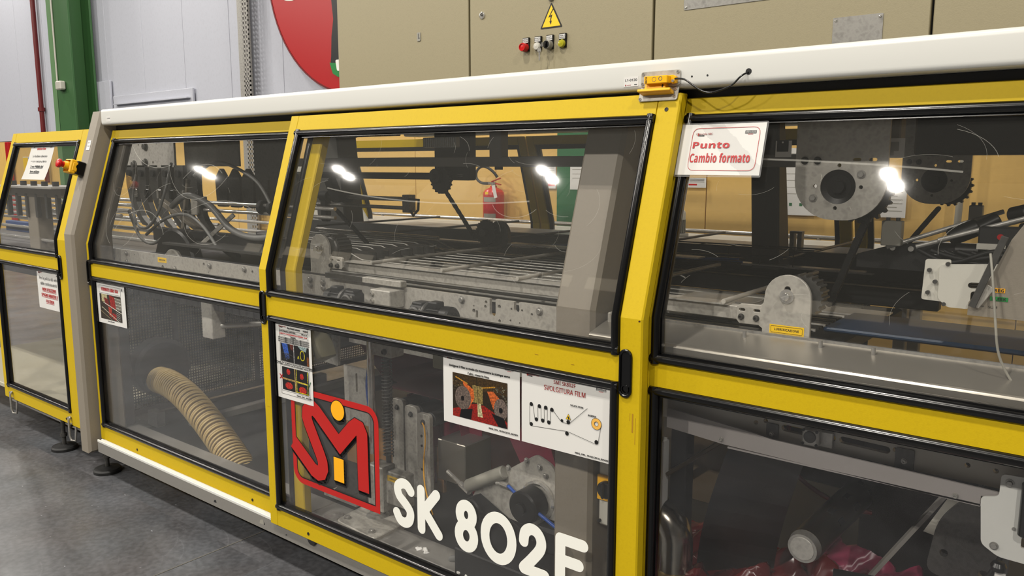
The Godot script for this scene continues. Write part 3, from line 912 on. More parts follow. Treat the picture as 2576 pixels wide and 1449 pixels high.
# ---------------------------------------------------------------- electrical cabinets on the roof
func cabinets() -> void:
	var xs := [-2.996, -2.193, -1.373, -0.524, 0.33]
	var names := ["beige electrical cabinet with a small slotted latch, at the end of the row", "beige electrical cabinet with the yellow triangle and push buttons", "beige electrical cabinet with bare metal plates riveted on", "plain beige electrical cabinet beyond the riveted plates"]
	var zf := -0.742
	var out := Basis(Vector3.RIGHT, Vector3(0, 0, 1), Vector3.DOWN)      # lathe axis towards the aisle
	var c := []
	for i in 4:
		var a: float = xs[i]
		var b: float = xs[i + 1]
		var t := thing("electrical_cabinet", names[i], "cabinet", Vector3((a + b) / 2, 1.838, -0.95))
		put(t, "body", MB.new().box(Vector3((a + b) / 2, 2.688, -0.965), Vector3(b - a - 0.002, 1.7, 0.40)), M.dark_paint)
		put(t, "side_wall", MB.new().box(Vector3(a + 0.004, 2.688, -0.96), Vector3(0.006, 1.7, 0.41)), M.cabinet)
		put(t, "door", MB.new().box(Vector3((a + b) / 2, 2.688, -0.752), Vector3(b - a - 0.009, 1.69, 0.02), 0.002), M.cabinet)
		c.append(t)
	# slotted latch
	var l := put(c[0], "latch", MB.new().prism(rounded([Vector2(-2.482, 2.082), Vector2(-2.462, 2.082), Vector2(-2.462, 2.117), Vector2(-2.482, 2.117)], 0.005), zf, zf + 0.003), M.pvc_grey)
	put(l, "slot_mark", MB.new().box(Vector3(-2.473, 2.102, zf + 0.0035), Vector3(0.003, 0.02, 0.001)).box(Vector3(-2.469, 2.094, zf + 0.0035), Vector3(0.006, 0.003, 0.001)), M.ink_grey)
	# round lock
	var k := put(c[1], "lock", MB.new().lathe([Vector2(0.014, 0), Vector2(0.013, 0.004), Vector2(0.010, 0.005), Vector2(0.009, 0.002), Vector2(0, 0.002)], 20, Transform3D(out, Vector3(-2.124, 2.147, zf))), M.chrome)
	put(k, "key_bit", MB.new().cyl(Vector3(-2.124, 2.147, zf + 0.002), Vector3(-2.124, 2.147, zf + 0.005), 0.0045, 3), M.black_matt)
	put(c[1], "hinge_clip", MB.new().box(Vector3(-1.793, 2.172, zf + 0.004), Vector3(0.020, 0.02, 0.008), 0.002), M.pvc_grey)
	# warning triangle, its flash an arrow
	var tri := PackedVector2Array([Vector2(-1.843, 2.066), Vector2(-1.743, 2.066), Vector2(-1.793, 2.158)])
	var w := put(c[1], "warning_triangle", MB.new().prism(rounded([tri[0], tri[1], tri[2]], 0.006), zf, zf + 0.001), M.ink_black)
	put(w, "yellow_field", MB.new().prism(MB.shrink(tri, 0.0055), zf + 0.001, zf + 0.0014), M.ink_yellow)
	var z := PackedVector2Array([Vector2(-1.786, 2.134), Vector2(-1.806, 2.104), Vector2(-1.7955, 2.107), Vector2(-1.7985, 2.090), Vector2(-1.802, 2.0915), Vector2(-1.7945, 2.078), Vector2(-1.7905, 2.0925), Vector2(-1.7945, 2.092), Vector2(-1.788, 2.1135), Vector2(-1.798, 2.1105), Vector2(-1.7815, 2.1335)])
	put(w, "flash_symbol", MB.new().prism(z, zf + 0.0014, zf + 0.0018), M.ink_black)
	# push buttons with legend plates
	var b0 := [[-1.907, "red"], [-1.851, "white"], [-1.797, "key"], [-1.740, "yellow"]]
	var caps := ["EMERGENZA", "MARCIA", "LOCALE", "LINEA IN"]
	var caps2 := ["QUADRO", "ACCESA", "A CHIAVE", "TENSIONE"]
	for i in 4:
		var x: float = b0[i][0]
		var p := put(c[1], "legend_plate", MB.new().box(Vector3(x + 0.002, 2.031, zf + 0.004), Vector3(0.032, 0.022, 0.008), 0.0015).box(Vector3(x + 0.002, 2.008, zf + 0.003), Vector3(0.03, 0.032, 0.006), 0.0015), M.black_plastic)
		put(p, "legend_card", MB.new().box(Vector3(x + 0.001, 2.031, zf + 0.0082), Vector3(0.026, 0.016, 0.0006)), M.paper)
		words(p, "lettering", caps[i], 0.003, M.ink_grey, Vector3(x + 0.001, 2.034, zf + 0.0087), Basis.IDENTITY, 0.02)
		words(p, "lettering", caps2[i], 0.003, M.ink_grey, Vector3(x + 0.001, 2.0275, zf + 0.0087), Basis.IDENTITY, 0.02)
		var T := Transform3D(out, Vector3(x, 2.006, zf))
		match b0[i][1]:
			"red":
				put(c[1], "push_button", MB.new().lathe([Vector2(0.0155, 0.004), Vector2(0.0155, 0.026), Vector2(0.014, 0.030), Vector2(0.0115, 0.030), Vector2(0.0115, 0.027), Vector2(0, 0.028)], 24, T), M.red_plastic)
			"white":
				put(c[1], "push_button", MB.new().lathe([Vector2(0.0145, 0.004), Vector2(0.0145, 0.012), Vector2(0.012, 0.016), Vector2(0, 0.0175)], 24, T), M.pvc_white)
			"key":
				var ks := put(c[1], "key_switch", MB.new().lathe([Vector2(0.0165, 0.004), Vector2(0.0165, 0.024), Vector2(0.0145, 0.028), Vector2(0.012, 0.028)], 24, T), M.pvc_grey)
				put(ks, "barrel", MB.new().cyl(Vector3(x, 2.006, zf + 0.02), Vector3(x, 2.006, zf + 0.0285), 0.0135, 20).box(Vector3(x, 2.006, zf + 0.03), Vector3(0.006, 0.018, 0.004)), M.black_plastic)
				put(ks, "key", MB.new().box(Vector3(x - 0.006, 2.004, zf + 0.036), Vector3(0.004, 0.016, 0.016), 0.001), M.steel)
				put(ks, "spare_key", MB.new().cyl(Vector3(x - 0.017, 1.985, zf + 0.044), Vector3(x - 0.017, 1.985, zf + 0.046), 0.0085, 18).box(Vector3(x - 0.0165, 1.965, zf + 0.045), Vector3(0.0055, 0.032, 0.002)).tube([Vector3(x - 0.010, 2.004, zf + 0.044), Vector3(x - 0.014, 1.998, zf + 0.046), Vector3(x - 0.016, 1.991, zf + 0.0465)], 0.0011, 6), M.steel)
			"yellow":
				put(c[1], "indicator_lamp", MB.new().lathe([Vector2(0.0145, 0.002), Vector2(0.0145, 0.010), Vector2(0.012, 0.016), Vector2(0, 0.019)], 24, T), M.lens_yellow)
	# riveted plates
	for q in [[-1.262, 2.068, -0.975, 2.12], [-0.785, 1.86, -0.648, 1.992]]:
		var pm := put(c[2], "metal_plate", MB.new().prism(rounded([Vector2(q[0], q[1]), Vector2(q[2], q[1]), Vector2(q[2], q[3]), Vector2(q[0], q[3])], 0.004), zf, zf + 0.002), M.steel)
		for sx in [q[0] + 0.008, q[2] - 0.008]:
			for sy in [q[1] + 0.008, q[3] - 0.008]:
				put(pm, "rivet", MB.new().lathe([Vector2(0.0045, 0), Vector2(0.0035, 0.002), Vector2(0, 0.003)], 10, Transform3D(out, Vector3(sx, sy, zf + 0.002))), M.chrome)

# ---------------------------------------------------------------- things on the far wall
func wall_things() -> void:
	var zw := -3.775
	struct("trim_1", MB.new().box(Vector3(-2.90, 0.0008, 1.2), Vector3(0.006, 0.0016, 3.0)), M.joint)
	# green steel column of the hall
	var c := thing("steel_column", "green painted steel column against the white wall", "column", Vector3(-12.1, 0, -3.55))
	put(c, "flange", MB.new().box(Vector3(-12.08, 4.0, -3.43), Vector3(0.52, 8.0, 0.03), 0.004), M.green_paint)
	put(c, "flange", MB.new().box(Vector3(-12.08, 4.0, -3.72), Vector3(0.52, 8.0, 0.03), 0.004), M.green_paint)
	put(c, "web", MB.new().box(Vector3(-12.08, 4.0, -3.575), Vector3(0.02, 8.0, 0.26)), M.green_paint)
	put(c, "left_side", MB.new().box(Vector3(-12.40, 4.0, -3.58), Vector3(0.16, 8.0, 0.33), 0.004), M.green_light)  # left side of the column, a lighter green than the flanges
	var f := thing("wall_sensor", "small white sensor box with its conduit on the green column", "sensor", Vector3(-12.15, 2.66, -3.41))
	put(f, "box", MB.new().box(Vector3(-12.11, 2.67, -3.37), Vector3(0.16, 0.12, 0.08), 0.015), M.pvc_white)
	put(f, "bracket", MB.new().box(Vector3(-12.20, 2.66, -3.40), Vector3(0.09, 0.09, 0.03), 0.008), M.pvc_grey)
	put(f, "conduit", MB.new().tube([Vector3(-12.27, 2.74, -3.40), Vector3(-12.27, 3.9, -3.40), Vector3(-12.27, 6.5, -3.40)], 0.012, 8), M.pvc_white)
	solo("fire_pipe", "thin dark red pipe running up the white wall", "pipe", MB.new().tube([Vector3(-13.72, 1.3, -3.74), Vector3(-13.72, 7.9, -3.74)], 0.034, 12).cyl(Vector3(-13.72, 2.40, -3.74), Vector3(-13.72, 2.46, -3.74), 0.05, 12), M.red_pipe)
	# perforated galvanised upright
	var u := thing("slotted_upright", "galvanised slotted upright against the white wall", "upright", Vector3(-8.12, 0, -3.74))
	put(u, "side_flange", MB.new().box(Vector3(-8.18, 4.0, -3.72), Vector3(0.105, 8.0, 0.10), 0.003), M.galvanised)
	put(u, "perforated_face", slotted(-8.125, -8.01, 0.4, 4.6, -3.66), M.galvanised)
	# patched hatch in the white panels
	var h := thing("wall_hatch", "white hatch frame set into the wall panels beside the green column", "hatch", Vector3(-10.4, 2.3, zw))
	put(h, "cover", MB.new().box(Vector3(-10.385, 2.20, zw + 0.012), Vector3(2.03, 0.62, 0.03), 0.004), M.wall_white)
	put(h, "lip", MB.new().box(Vector3(-10.36, 2.395, zw + 0.05), Vector3(1.88, 0.014, 0.06)), M.wall_white)
	solo("wall_patch", "square white patch panel on the wall next to the green column", "panel", MB.new().box(Vector3(-11.97, 2.35, zw + 0.012), Vector3(1.0, 0.76, 0.03), 0.004), M.wall_white)
	# round red sign with a dark bottle
	var s := thing("round_sign", "large round red sign with a dark bottle on the white wall", "sign", Vector3(-6.32, 2.27, -3.74))
	var cc := Vector2(-6.321, 3.654)
	put(s, "disc", MB.new().prism(ring(cc, 1.383, 72), -3.765, -3.72), M.red_paint)
	put(s, "rim", MB.new().prism(ring(cc, 1.383, 72), -3.72, -3.715, Transform3D.IDENTITY, [ring(cc, 1.365, 72)]), M.red_pipe)
	var bl := PackedVector2Array()
	for q in [[-0.18, 4.55], [-0.185, 4.2], [-0.20, 3.9], [-0.29, 3.65], [-0.335, 3.4], [-0.33, 3.2], [-0.31, 3.02], [-0.345, 2.85], [-0.36, 2.66], [-0.375, 2.578], [-0.335, 2.50], [-0.26, 2.455], [0.0, 2.43]]:
		bl.append(Vector2(-6.32 + q[0], q[1]))
	var br := bl.duplicate()
	br.reverse()
	for q in br: bl.append(Vector2(-12.64 - q.x, q.y))
	put(s, "bottle", MB.new().prism(bl, -3.72, -3.712), M.vinyl_black)
	put(s, "bottle_label", MB.new().prism(PackedVector2Array([Vector2(-6.705, 2.60), Vector2(-6.66, 2.49), Vector2(-6.58, 2.452), Vector2(-6.32, 2.43), Vector2(-6.06, 2.452), Vector2(-5.98, 2.49), Vector2(-5.935, 2.60), Vector2(-6.3, 2.56)]), -3.712, -3.709), M.green_bright)
	put(s, "bottle_label", MB.new().prism(rounded([Vector2(-6.612, 2.62), Vector2(-6.03, 2.62), Vector2(-6.05, 2.51), Vector2(-6.59, 2.51)], 0.02), -3.709, -3.707), M.vinyl_white)
	put(s, "white_swash", MB.new().prism(rounded([Vector2(-7.62, 3.42), Vector2(-7.42, 3.29), Vector2(-7.26, 3.27), Vector2(-7.12, 3.36), Vector2(-6.72, 3.50), Vector2(-7.1, 3.62), Vector2(-7.4, 3.55)], 0.06), -3.72, -3.717), M.vinyl_white)
	# fire extinguisher
	fire_extinguisher()
	# green sheet and papers
	var g := solo("green_board", "plain green board on the yellow wall behind the machine", "board", MB.new().box(Vector3(-3.47, 1.15, zw + 0.005), Vector3(0.87, 1.6, 0.02), 0.002), M.green_sheet)
	var pp := [[-3.99, 1.492, 0.135, 0.225, "safety", "small wall notice with a red foot beside the green board"], [-3.70, 1.51, 0.14, 0.27, "plain", "crumpled white sheet on the green board"], [-3.30, 1.45, 0.14, 0.27, "plain", "white sheet at the edge of the green board"], [-2.77, 1.445, 0.075, 0.078, "plain", "narrow white note on the yellow wall beside a wider one"], [-2.655, 1.445, 0.148, 0.074, "red", "small white note with a red bar on the yellow wall"], [-1.92, 1.46, 0.28, 0.45, "plan", "floor plan sheet with small green squares on the yellow wall"], [-1.335, 1.36, 0.21, 0.235, "table", "printed sheet on the yellow wall behind the second drive plate"]]
	for q in pp: wall_paper(q[0], q[1], q[2], q[3], q[4], q[5], zw - 0.0 + (0.017 if absf(q[0] + 3.47) < 0.5 and q[0] > -3.9 else 0.007))
	# grey pipe and handrail near the wall
	solo("wall_conduit", "grey upright conduit against the yellow wall panels", "pipe", MB.new().tube([Vector3(-0.93, 0.9, -3.70), Vector3(-0.90, 2.6, -3.70)], 0.02, 8), M.pvc_grey)

func slotted(x0: float, x1: float, y0: float, y1: float, z: float) -> MB:
	var b := MB.new()
	var w := x1 - x0
	for k in [0.0, 0.42, 0.84]:
		b.box(Vector3(x0 + w * (k + 0.08), (y0 + y1) / 2, z), Vector3(w * 0.16, y1 - y0, 0.012))
	var y := y0
	while y < y1:
		b.box(Vector3((x0 + x1) / 2, y, z), Vector3(w, 0.022, 0.012))
		y += 0.05
	return b

func wall_paper(x: float, y: float, w: float, h: float, kind: String, label: String, z: float) -> void:
	var t := thing("wall_notice", label, "notice", Vector3(x, y - h / 2, z))
	put(t, "sheet", MB.new().box(Vector3(x, y, z), Vector3(w, h, 0.002)), M.paper)
	var zz := z + 0.0014
	match kind:
		"safety":
			put(t, "red_foot", MB.new().box(Vector3(x, y - h * 0.37, zz), Vector3(w * 0.92, h * 0.09, 0.0006)), M.red_plastic)
			put(t, "print", MB.new().box(Vector3(x - w * 0.2, y - h * 0.05, zz), Vector3(w * 0.4, h * 0.06, 0.0006)).box(Vector3(x - w * 0.2, y - h * 0.22, zz), Vector3(w * 0.4, h * 0.06, 0.0006)), M.ink_red)
			put(t, "print", MB.new().box(Vector3(x + w * 0.2, y - h * 0.22, zz), Vector3(w * 0.34, h * 0.1, 0.0006)), M.blue_paint)
			for k in 5: put(t, "print_line", MB.new().box(Vector3(x, y + h * (0.4 - k * 0.06), zz), Vector3(w * 0.8, h * 0.012, 0.0006)), M.ink_grey)
		"red":
			put(t, "red_bar", MB.new().box(Vector3(x - w * 0.2, y - h * 0.2, zz), Vector3(w * 0.45, h * 0.14, 0.0006)), M.red_plastic)
			for k in 3: put(t, "print_line", MB.new().box(Vector3(x, y + h * (0.35 - k * 0.14), zz), Vector3(w * 0.8, h * 0.04, 0.0006)), M.ink_grey)
		"plan":
			for k in 4: put(t, "green_square", MB.new().box(Vector3(x - w * 0.38 + k * w * 0.25, y - h * 0.34, zz), Vector3(0.02, 0.02, 0.0006)), M.green_sheet)
			for k in 7: put(t, "plan_line", MB.new().box(Vector3(x + w * (0.02 * (k % 3) - 0.02), y + h * (0.42 - k * 0.1), zz), Vector3(w * (0.5 + 0.1 * (k % 4)), 0.003, 0.0006)), M.pvc_grey)
		"table":
			for k in 8: put(t, "print_line", MB.new().box(Vector3(x, y + h * (0.38 - k * 0.1), zz), Vector3(w * (0.8 if k % 3 else 0.5), 0.004, 0.0006)), M.pvc_grey)
		_:
			for k in 5: put(t, "print_line", MB.new().box(Vector3(x, y + h * (0.36 - k * 0.13), zz), Vector3(w * 0.7, 0.004, 0.0006)), M.pvc_grey)

func fire_extinguisher() -> void:
	var p := Vector3(-4.503, 0.86, -3.66)
	var t := thing("fire_extinguisher", "red fire extinguisher hanging on the yellow wall", "extinguisher", p)
	var T := Transform3D(Basis.IDENTITY, p)
	put(t, "cylinder", MB.new().lathe([Vector2(0, 0), Vector2(0.085, 0), Vector2(0.093, 0.012), Vector2(0.093, 0.46), Vector2(0.088, 0.482), Vector2(0.072, 0.502), Vector2(0.045, 0.515), Vector2(0.03, 0.522), Vector2(0.03, 0.535), Vector2(0, 0.535)], 32, T), M.red_plastic)
	put(t, "valve", MB.new().cyl(p + Vector3(0, 0.53, 0), p + Vector3(0, 0.565, 0), 0.02, 14).box(p + Vector3(-0.02, 0.555, 0), Vector3(0.09, 0.02, 0.025), 0.004), M.steel)
	put(t, "lever", MB.new().bar(p + Vector3(-0.02, 0.57, 0), p + Vector3(0.075, 0.60, 0), 0.02, 0.008).bar(p + Vector3(-0.01, 0.565, 0), p + Vector3(0.08, 0.545, 0), 0.02, 0.008), M.red_paint)
	put(t, "hose", MB.new().tube(path([p + Vector3(-0.045, 0.555, 0.0), p + Vector3(-0.12, 0.56, 0.02), p + Vector3(-0.168, 0.60, 0.03), p + Vector3(-0.165, 0.66, 0.03), p + Vector3(-0.11, 0.70, 0.03), p + Vector3(-0.04, 0.69, 0.03), p + Vector3(0.02, 0.65, 0.02), p + Vector3(0.05, 0.61, 0.01)]), 0.012, 8), M.black_matt)
	put(t, "tag", MB.new().box(p + Vector3(0.085, 0.49, 0.09), Vector3(0.035, 0.11, 0.002), 0.0, Basis(Vector3(0, 0, 1), 0.25)), M.paper)
	# printed band: curved patches on the front of the cylinder
	var a0 := deg_to_rad(40)
	for q in [[0.30, 0.40, "ink_red"], [0.40, 0.44, "pvc_grey"], [0.24, 0.30, "pvc_grey"], [0.19, 0.235, "paper"]]:
		var b := MB.new()
		for k in 8:
			var u0 := a0 + deg_to_rad(75.0) * k / 8
			var u1 := a0 + deg_to_rad(75.0) * (k + 1) / 8
			var n0 := Vector3(cos(u0), 0, sin(u0))
			var n1 := Vector3(cos(u1), 0, sin(u1))
			b.smooth(p + n0 * 0.0938 + Vector3(0, q[0], 0), p + n1 * 0.0938 + Vector3(0, q[0], 0), p + n1 * 0.0938 + Vector3(0, q[1], 0), p + n0 * 0.0938 + Vector3(0, q[1], 0), n0, n1, n1, n0)
		put(t, "printed_band", b, M[q[2]])
	put(t, "yellow_sticker", MB.new().box(p + Vector3(0.0, 0.475, 0.0925), Vector3(0.035, 0.022, 0.002)), M.ink_yellow)

# ---------------------------------------------------------------- prints: lettering on the panes, notices, small computed photographs
func stroke_mesh(b: MB, line: Array, r: float, z0: float, z1: float, join := Geometry2D.JOIN_ROUND, end := Geometry2D.END_ROUND) -> MB:
	var pv := PackedVector2Array()
	for q in line: pv.append(q * 1000.0)
	var outer := []
	var holes := []
	for g in Geometry2D.offset_polyline(pv, r * 1000.0, join, end):
		var s := PackedVector2Array()
		for q in g: s.append(q / 1000.0)
		if Geometry2D.is_polygon_clockwise(s): holes.append(s)
		else: outer.append(s)
	for o in outer: b.prism(o, z0, z1, Transform3D.IDENTITY, holes)
	return b

func arc2(c: Vector2, rx: float, ry: float, a0: float, a1: float, n := 14) -> Array:
	var p := []
	for k in n + 1:
		var a := deg_to_rad(lerpf(a0, a1, float(k) / n))
		p.append(c + Vector2(cos(a) * rx, sin(a) * ry))
	return p

func spline2(pts: Array, step := 5) -> Array:
	var out := []
	for i in pts.size() - 1:
		for k in step:
			out.append(pts[i].cubic_interpolate(pts[i + 1], pts[maxi(i - 1, 0)], pts[mini(i + 2, pts.size() - 1)], float(k) / step))
	out.append(pts[-1])
	return out

func door_lettering() -> void:
	var d := get_node("guard_door")
	var z := -0.0118
	var big := [
		["letter_s", [spline2([Vector2(-1.818, 0.517), Vector2(-1.836, 0.534), Vector2(-1.860, 0.535), Vector2(-1.879, 0.518), Vector2(-1.872, 0.490), Vector2(-1.843, 0.468), Vector2(-1.822, 0.445), Vector2(-1.826, 0.416), Vector2(-1.846, 0.402), Vector2(-1.870, 0.406), Vector2(-1.886, 0.428)])]],
		["letter_k", [[Vector2(-1.771, 0.535), Vector2(-1.771, 0.403)], [Vector2(-1.703, 0.535), Vector2(-1.757, 0.470), Vector2(-1.694, 0.403)]]],
		["digit_eight", [arc2(Vector2(-1.576, 0.505), 0.026, 0.031, 90, 450, 24), arc2(Vector2(-1.576, 0.437), 0.031, 0.036, 90, 450, 24)]],
		["digit_zero", [arc2(Vector2(-1.448, 0.467), 0.052, 0.065, 90, 450, 32)]],
		["digit_two", [spline2([Vector2(-1.352, 0.488), Vector2(-1.347, 0.516), Vector2(-1.327, 0.532), Vector2(-1.303, 0.527), Vector2(-1.289, 0.505), Vector2(-1.293, 0.478), Vector2(-1.320, 0.442), Vector2(-1.350, 0.408)]) + [Vector2(-1.352, 0.404), Vector2(-1.276, 0.404)]]],
		["letter_f", [[Vector2(-1.146, 0.535), Vector2(-1.222, 0.535), Vector2(-1.222, 0.403)], [Vector2(-1.222, 0.473), Vector2(-1.160, 0.473)]]],
	]
	for l in big:
		var b := MB.new()
		for s in l[1].size(): stroke_mesh(b, l[1][s], 0.0172, z + 0.0001 * s, z + 0.0008 + 0.0001 * s)
		put(d, l[0], b, M.vinyl_white)
	# red emblem: frame, winding stroke, yellow dot and bar, black shade
	var fr := rounded([Vector2(-2.443, 0.40), Vector2(-1.968, 0.398), Vector2(-1.966, 0.768), Vector2(-2.440, 0.768)], 0.0)
	fr = PackedVector2Array([Vector2(-1.968, 0.397)])
	for q in arc2(Vector2(-2.023, 0.711), 0.057, 0.057, 0, 90, 8) + arc2(Vector2(-2.385, 0.711), 0.057, 0.057, 90, 180, 8) + arc2(Vector2(-2.385, 0.456), 0.057, 0.057, 180, 270, 8): fr.append(q)
	var inn := MB.shrink(_ccw(fr), 0.0215)
	var inn2 := MB.shrink(_ccw(fr), 0.0255)
	var e := put(d, "emblem_frame", MB.new().prism(fr, z, z + 0.0006, Transform3D.IDENTITY, [inn]), M.vinyl_red)
	put(e, "black_line", MB.new().prism(inn, z, z + 0.0005, Transform3D.IDENTITY, [inn2]), M.vinyl_black)
	var way := [Vector2(-2.436, 0.553), Vector2(-2.345, 0.487), Vector2(-2.322, 0.470), Vector2(-2.298, 0.463), Vector2(-2.277, 0.470), Vector2(-2.266, 0.490), Vector2(-2.268, 0.512), Vector2(-2.279, 0.535), Vector2(-2.340, 0.640), Vector2(-2.350, 0.663), Vector2(-2.347, 0.686), Vector2(-2.332, 0.701), Vector2(-2.311, 0.704), Vector2(-2.290, 0.693), Vector2(-2.171, 0.600), Vector2(-2.098, 0.672), Vector2(-2.080, 0.684), Vector2(-2.061, 0.680), Vector2(-2.050, 0.662), Vector2(-2.0485, 0.456)]
	var shade := MB.new()
	for k in 4: stroke_mesh(shade, way.map(func(q): return q + Vector2(0.0022, -0.0045) * k), 0.0305, z + 0.0002, z + 0.0009, Geometry2D.JOIN_MITER, Geometry2D.END_BUTT)
	put(e, "black_shade", shade, M.vinyl_black)
	put(e, "winding_stroke", stroke_mesh(MB.new(), way, 0.0275, z + 0.0009, z + 0.0014, Geometry2D.JOIN_MITER, Geometry2D.END_BUTT), M.vinyl_red)
	var dot := MB.new()
	for k in 4: dot.prism(ring(Vector2(-2.175 + 0.0022 * k, 0.722 - 0.004 * k), 0.0385, 28), z + 0.0007, z + 0.0011)
	put(e, "black_shade", dot, M.vinyl_black)
	put(e, "yellow_dot", MB.new().prism(ring(Vector2(-2.175, 0.722), 0.0355, 32), z + 0.0011, z + 0.0016), M.vinyl_yellow)
	var bar := MB.new()
	for k in 4: bar.prism(rect(-2.207 + 0.0028 * k, 0.457 - 0.004 * k, -2.149 + 0.0035 * k, 0.549 - 0.004 * k), z + 0.0002, z + 0.0010)
	put(e, "black_shade", bar, M.vinyl_black)
	put(e, "yellow_bar", MB.new().prism(rect(-2.205, 0.460, -2.151, 0.547), z + 0.0010, z + 0.0014), M.vinyl_yellow)

func _ccw(p: PackedVector2Array) -> PackedVector2Array:
	var q := p.duplicate()
	if Geometry2D.is_polygon_clockwise(q): q.reverse()
	return q

# -- a tiny painter for the printed photographs
func px_disc(im: Image, c: Vector2, rx: float, ry: float, col: Color) -> void:
	for y in range(maxi(0, int(c.y - ry)), mini(im.get_height(), int(c.y + ry) + 1)):
		for x in range(maxi(0, int(c.x - rx)), mini(im.get_width(), int(c.x + rx) + 1)):
			if pow((x - c.x) / rx, 2) + pow((y - c.y) / ry, 2) <= 1.0: im.set_pixel(x, y, col)

func px_line(im: Image, a: Vector2, b: Vector2, w: float, col: Color) -> void:
	var n := int(a.distance_to(b)) + 1
	for k in n + 1:
		var p := a.lerp(b, float(k) / n)
		im.fill_rect(Rect2i(int(p.x - w / 2), int(p.y - w / 2), maxi(1, int(w)), maxi(1, int(w))), col)

func px_poly(im: Image, pts: PackedVector2Array, col: Color) -> void:
	for y in im.get_height():
		for x in im.get_width():
			if Geometry2D.is_point_in_polygon(Vector2(x, y), pts): im.set_pixel(x, y, col)

func px_noise(im: Image, seed_: int, amount: float) -> void:
	var f := noise(0.09, seed_)
	for y in im.get_height():
		for x in im.get_width():
			var c := im.get_pixel(x, y)
			var k := 1.0 + amount * f.get_noise_2d(x, y)
			im.set_pixel(x, y, Color(clampf(c.r * k, 0, 1), clampf(c.g * k, 0, 1), clampf(c.b * k, 0, 1)))

func photo_mat(called: String, im: Image) -> StandardMaterial3D:
	var m := mat(called, Color.WHITE, 0.3)
	m.albedo_color = grey(0.88)
	m.albedo_texture = ImageTexture.create_from_image(im)
	return m

func print_photo(t: Node3D, T: Transform3D, x: float, y: float, w: float, h: float, m: Material) -> void:
	var q := QuadMesh.new()
	q.size = Vector2(w, h)
	set_mesh(t, "printed_photo", q, m, T * Vector3(x, y, 0.0011) - where(t), T.basis)

# sheet of paper w x h; T sits at its middle, x right, z towards the reader
func notice(called: String, label: String, T: Transform3D, w: float, h: float, curl := 0.0, m := "paper") -> Node3D:
	var t := thing(called, label, "notice", T.origin)
	var b := MB.new()
	var nx := 6
	var ny := 14
	var f := func(i: int, j: int, k: float) -> Vector3:
		var u := float(i) / nx
		var v := float(j) / ny
		var z := 0.0006 * sin(u * 5.0 + v * 3.0) + curl * pow(1.0 - v, 3.0)
		return T * Vector3((u - 0.5) * w - curl * 0.35 * pow(1.0 - v, 3.0), (v - 0.5) * h, z + k)
	for i in nx:
		for j in ny:
			var k: Vector3 = (f.call(i + 1, j, 0.0) - f.call(i, j, 0.0)).cross(f.call(i, j + 1, 0.0) - f.call(i, j, 0.0)).normalized()
			b.smooth(f.call(i, j, 0.0), f.call(i + 1, j, 0.0), f.call(i + 1, j + 1, 0.0), f.call(i, j + 1, 0.0), k, k, k, k)
			b.smooth(f.call(i, j, -0.0004), f.call(i + 1, j, -0.0004), f.call(i + 1, j + 1, -0.0004), f.call(i, j + 1, -0.0004), -k, -k, -k, -k)
	put(t, "sheet", b, M[m])
	return t

func say(t: Node3D, T: Transform3D, text: String, x: float, y: float, high: float, ink := "ink_black", wide := 0.0, font := "sans_bold", off := 0.0012) -> void:
	words(t, "lettering", text, high, M[ink], T * Vector3(x, y, off), T.basis, wide, font)

func rule(t: Node3D, T: Transform3D, a: Vector2, b: Vector2, w: float, ink := "ink_black", called := "line", off := 0.0009) -> void:
	var d := (b - a).normalized()
	var s := Vector2(-d.y, d.x) * w / 2
	put(t, called, MB.new().prism(PackedVector2Array([a - s, b - s, b + s, a + s]), off, off + 0.0003, T), M[ink])

func frame_line(t: Node3D, T: Transform3D, x0: float, y0: float, x1: float, y1: float, w: float, r := 0.0, ink := "ink_black") -> void:
	var o := rounded([Vector2(x0, y0), Vector2(x1, y0), Vector2(x1, y1), Vector2(x0, y1)], r) if r > 0.0 else rect(x0, y0, x1, y1)
	put(t, "frame_line", MB.new().prism(o, 0.0009, 0.0012, T, [MB.shrink(_ccw(o), w)]), M[ink])

func house_marks(t: Node3D, T: Transform3D, xl: float, yl: float, xr: float, yr: float, s := 1.0) -> void:
	put(t, "printed_mark", MB.new().prism(rounded([Vector2(xl - 0.002 * s, yl - 0.004 * s), Vector2(xl + 0.002 * s, yl - 0.004 * s), Vector2(xl + 0.0015 * s, yl + 0.004 * s), Vector2(xl - 0.0015 * s, yl + 0.004 * s)], 0.001 * s), 0.0009, 0.0012, T), M.ink_brown_red)
	say(t, T, "Coca-Cola HBC", xl + 0.018 * s, yl + 0.0015 * s, 0.0026 * s, "ink_brown_red", 0.025 * s, "sans")
	say(t, T, "Italia", xl + 0.010 * s, yl - 0.0025 * s, 0.0026 * s, "ink_black", 0.008 * s)
	put(t, "printed_mark", MB.new().prism(rect(xr - 0.0155 * s, yr - 0.0045 * s, xr + 0.0155 * s, yr + 0.0045 * s), 0.0009, 0.0011, T, [rect(xr - 0.0145 * s, yr - 0.0035 * s, xr + 0.0145 * s, yr + 0.0035 * s)]), M.ink_grey)
	say(t, T, "Excellence", xr, yr, 0.0042 * s, "ink_grey", 0.026 * s)
	rule(t, T, Vector2(xr - 0.007 * s, yr - 0.0062 * s), Vector2(xr + 0.007 * s, yr - 0.0062 * s), 0.001 * s, "ink_red")

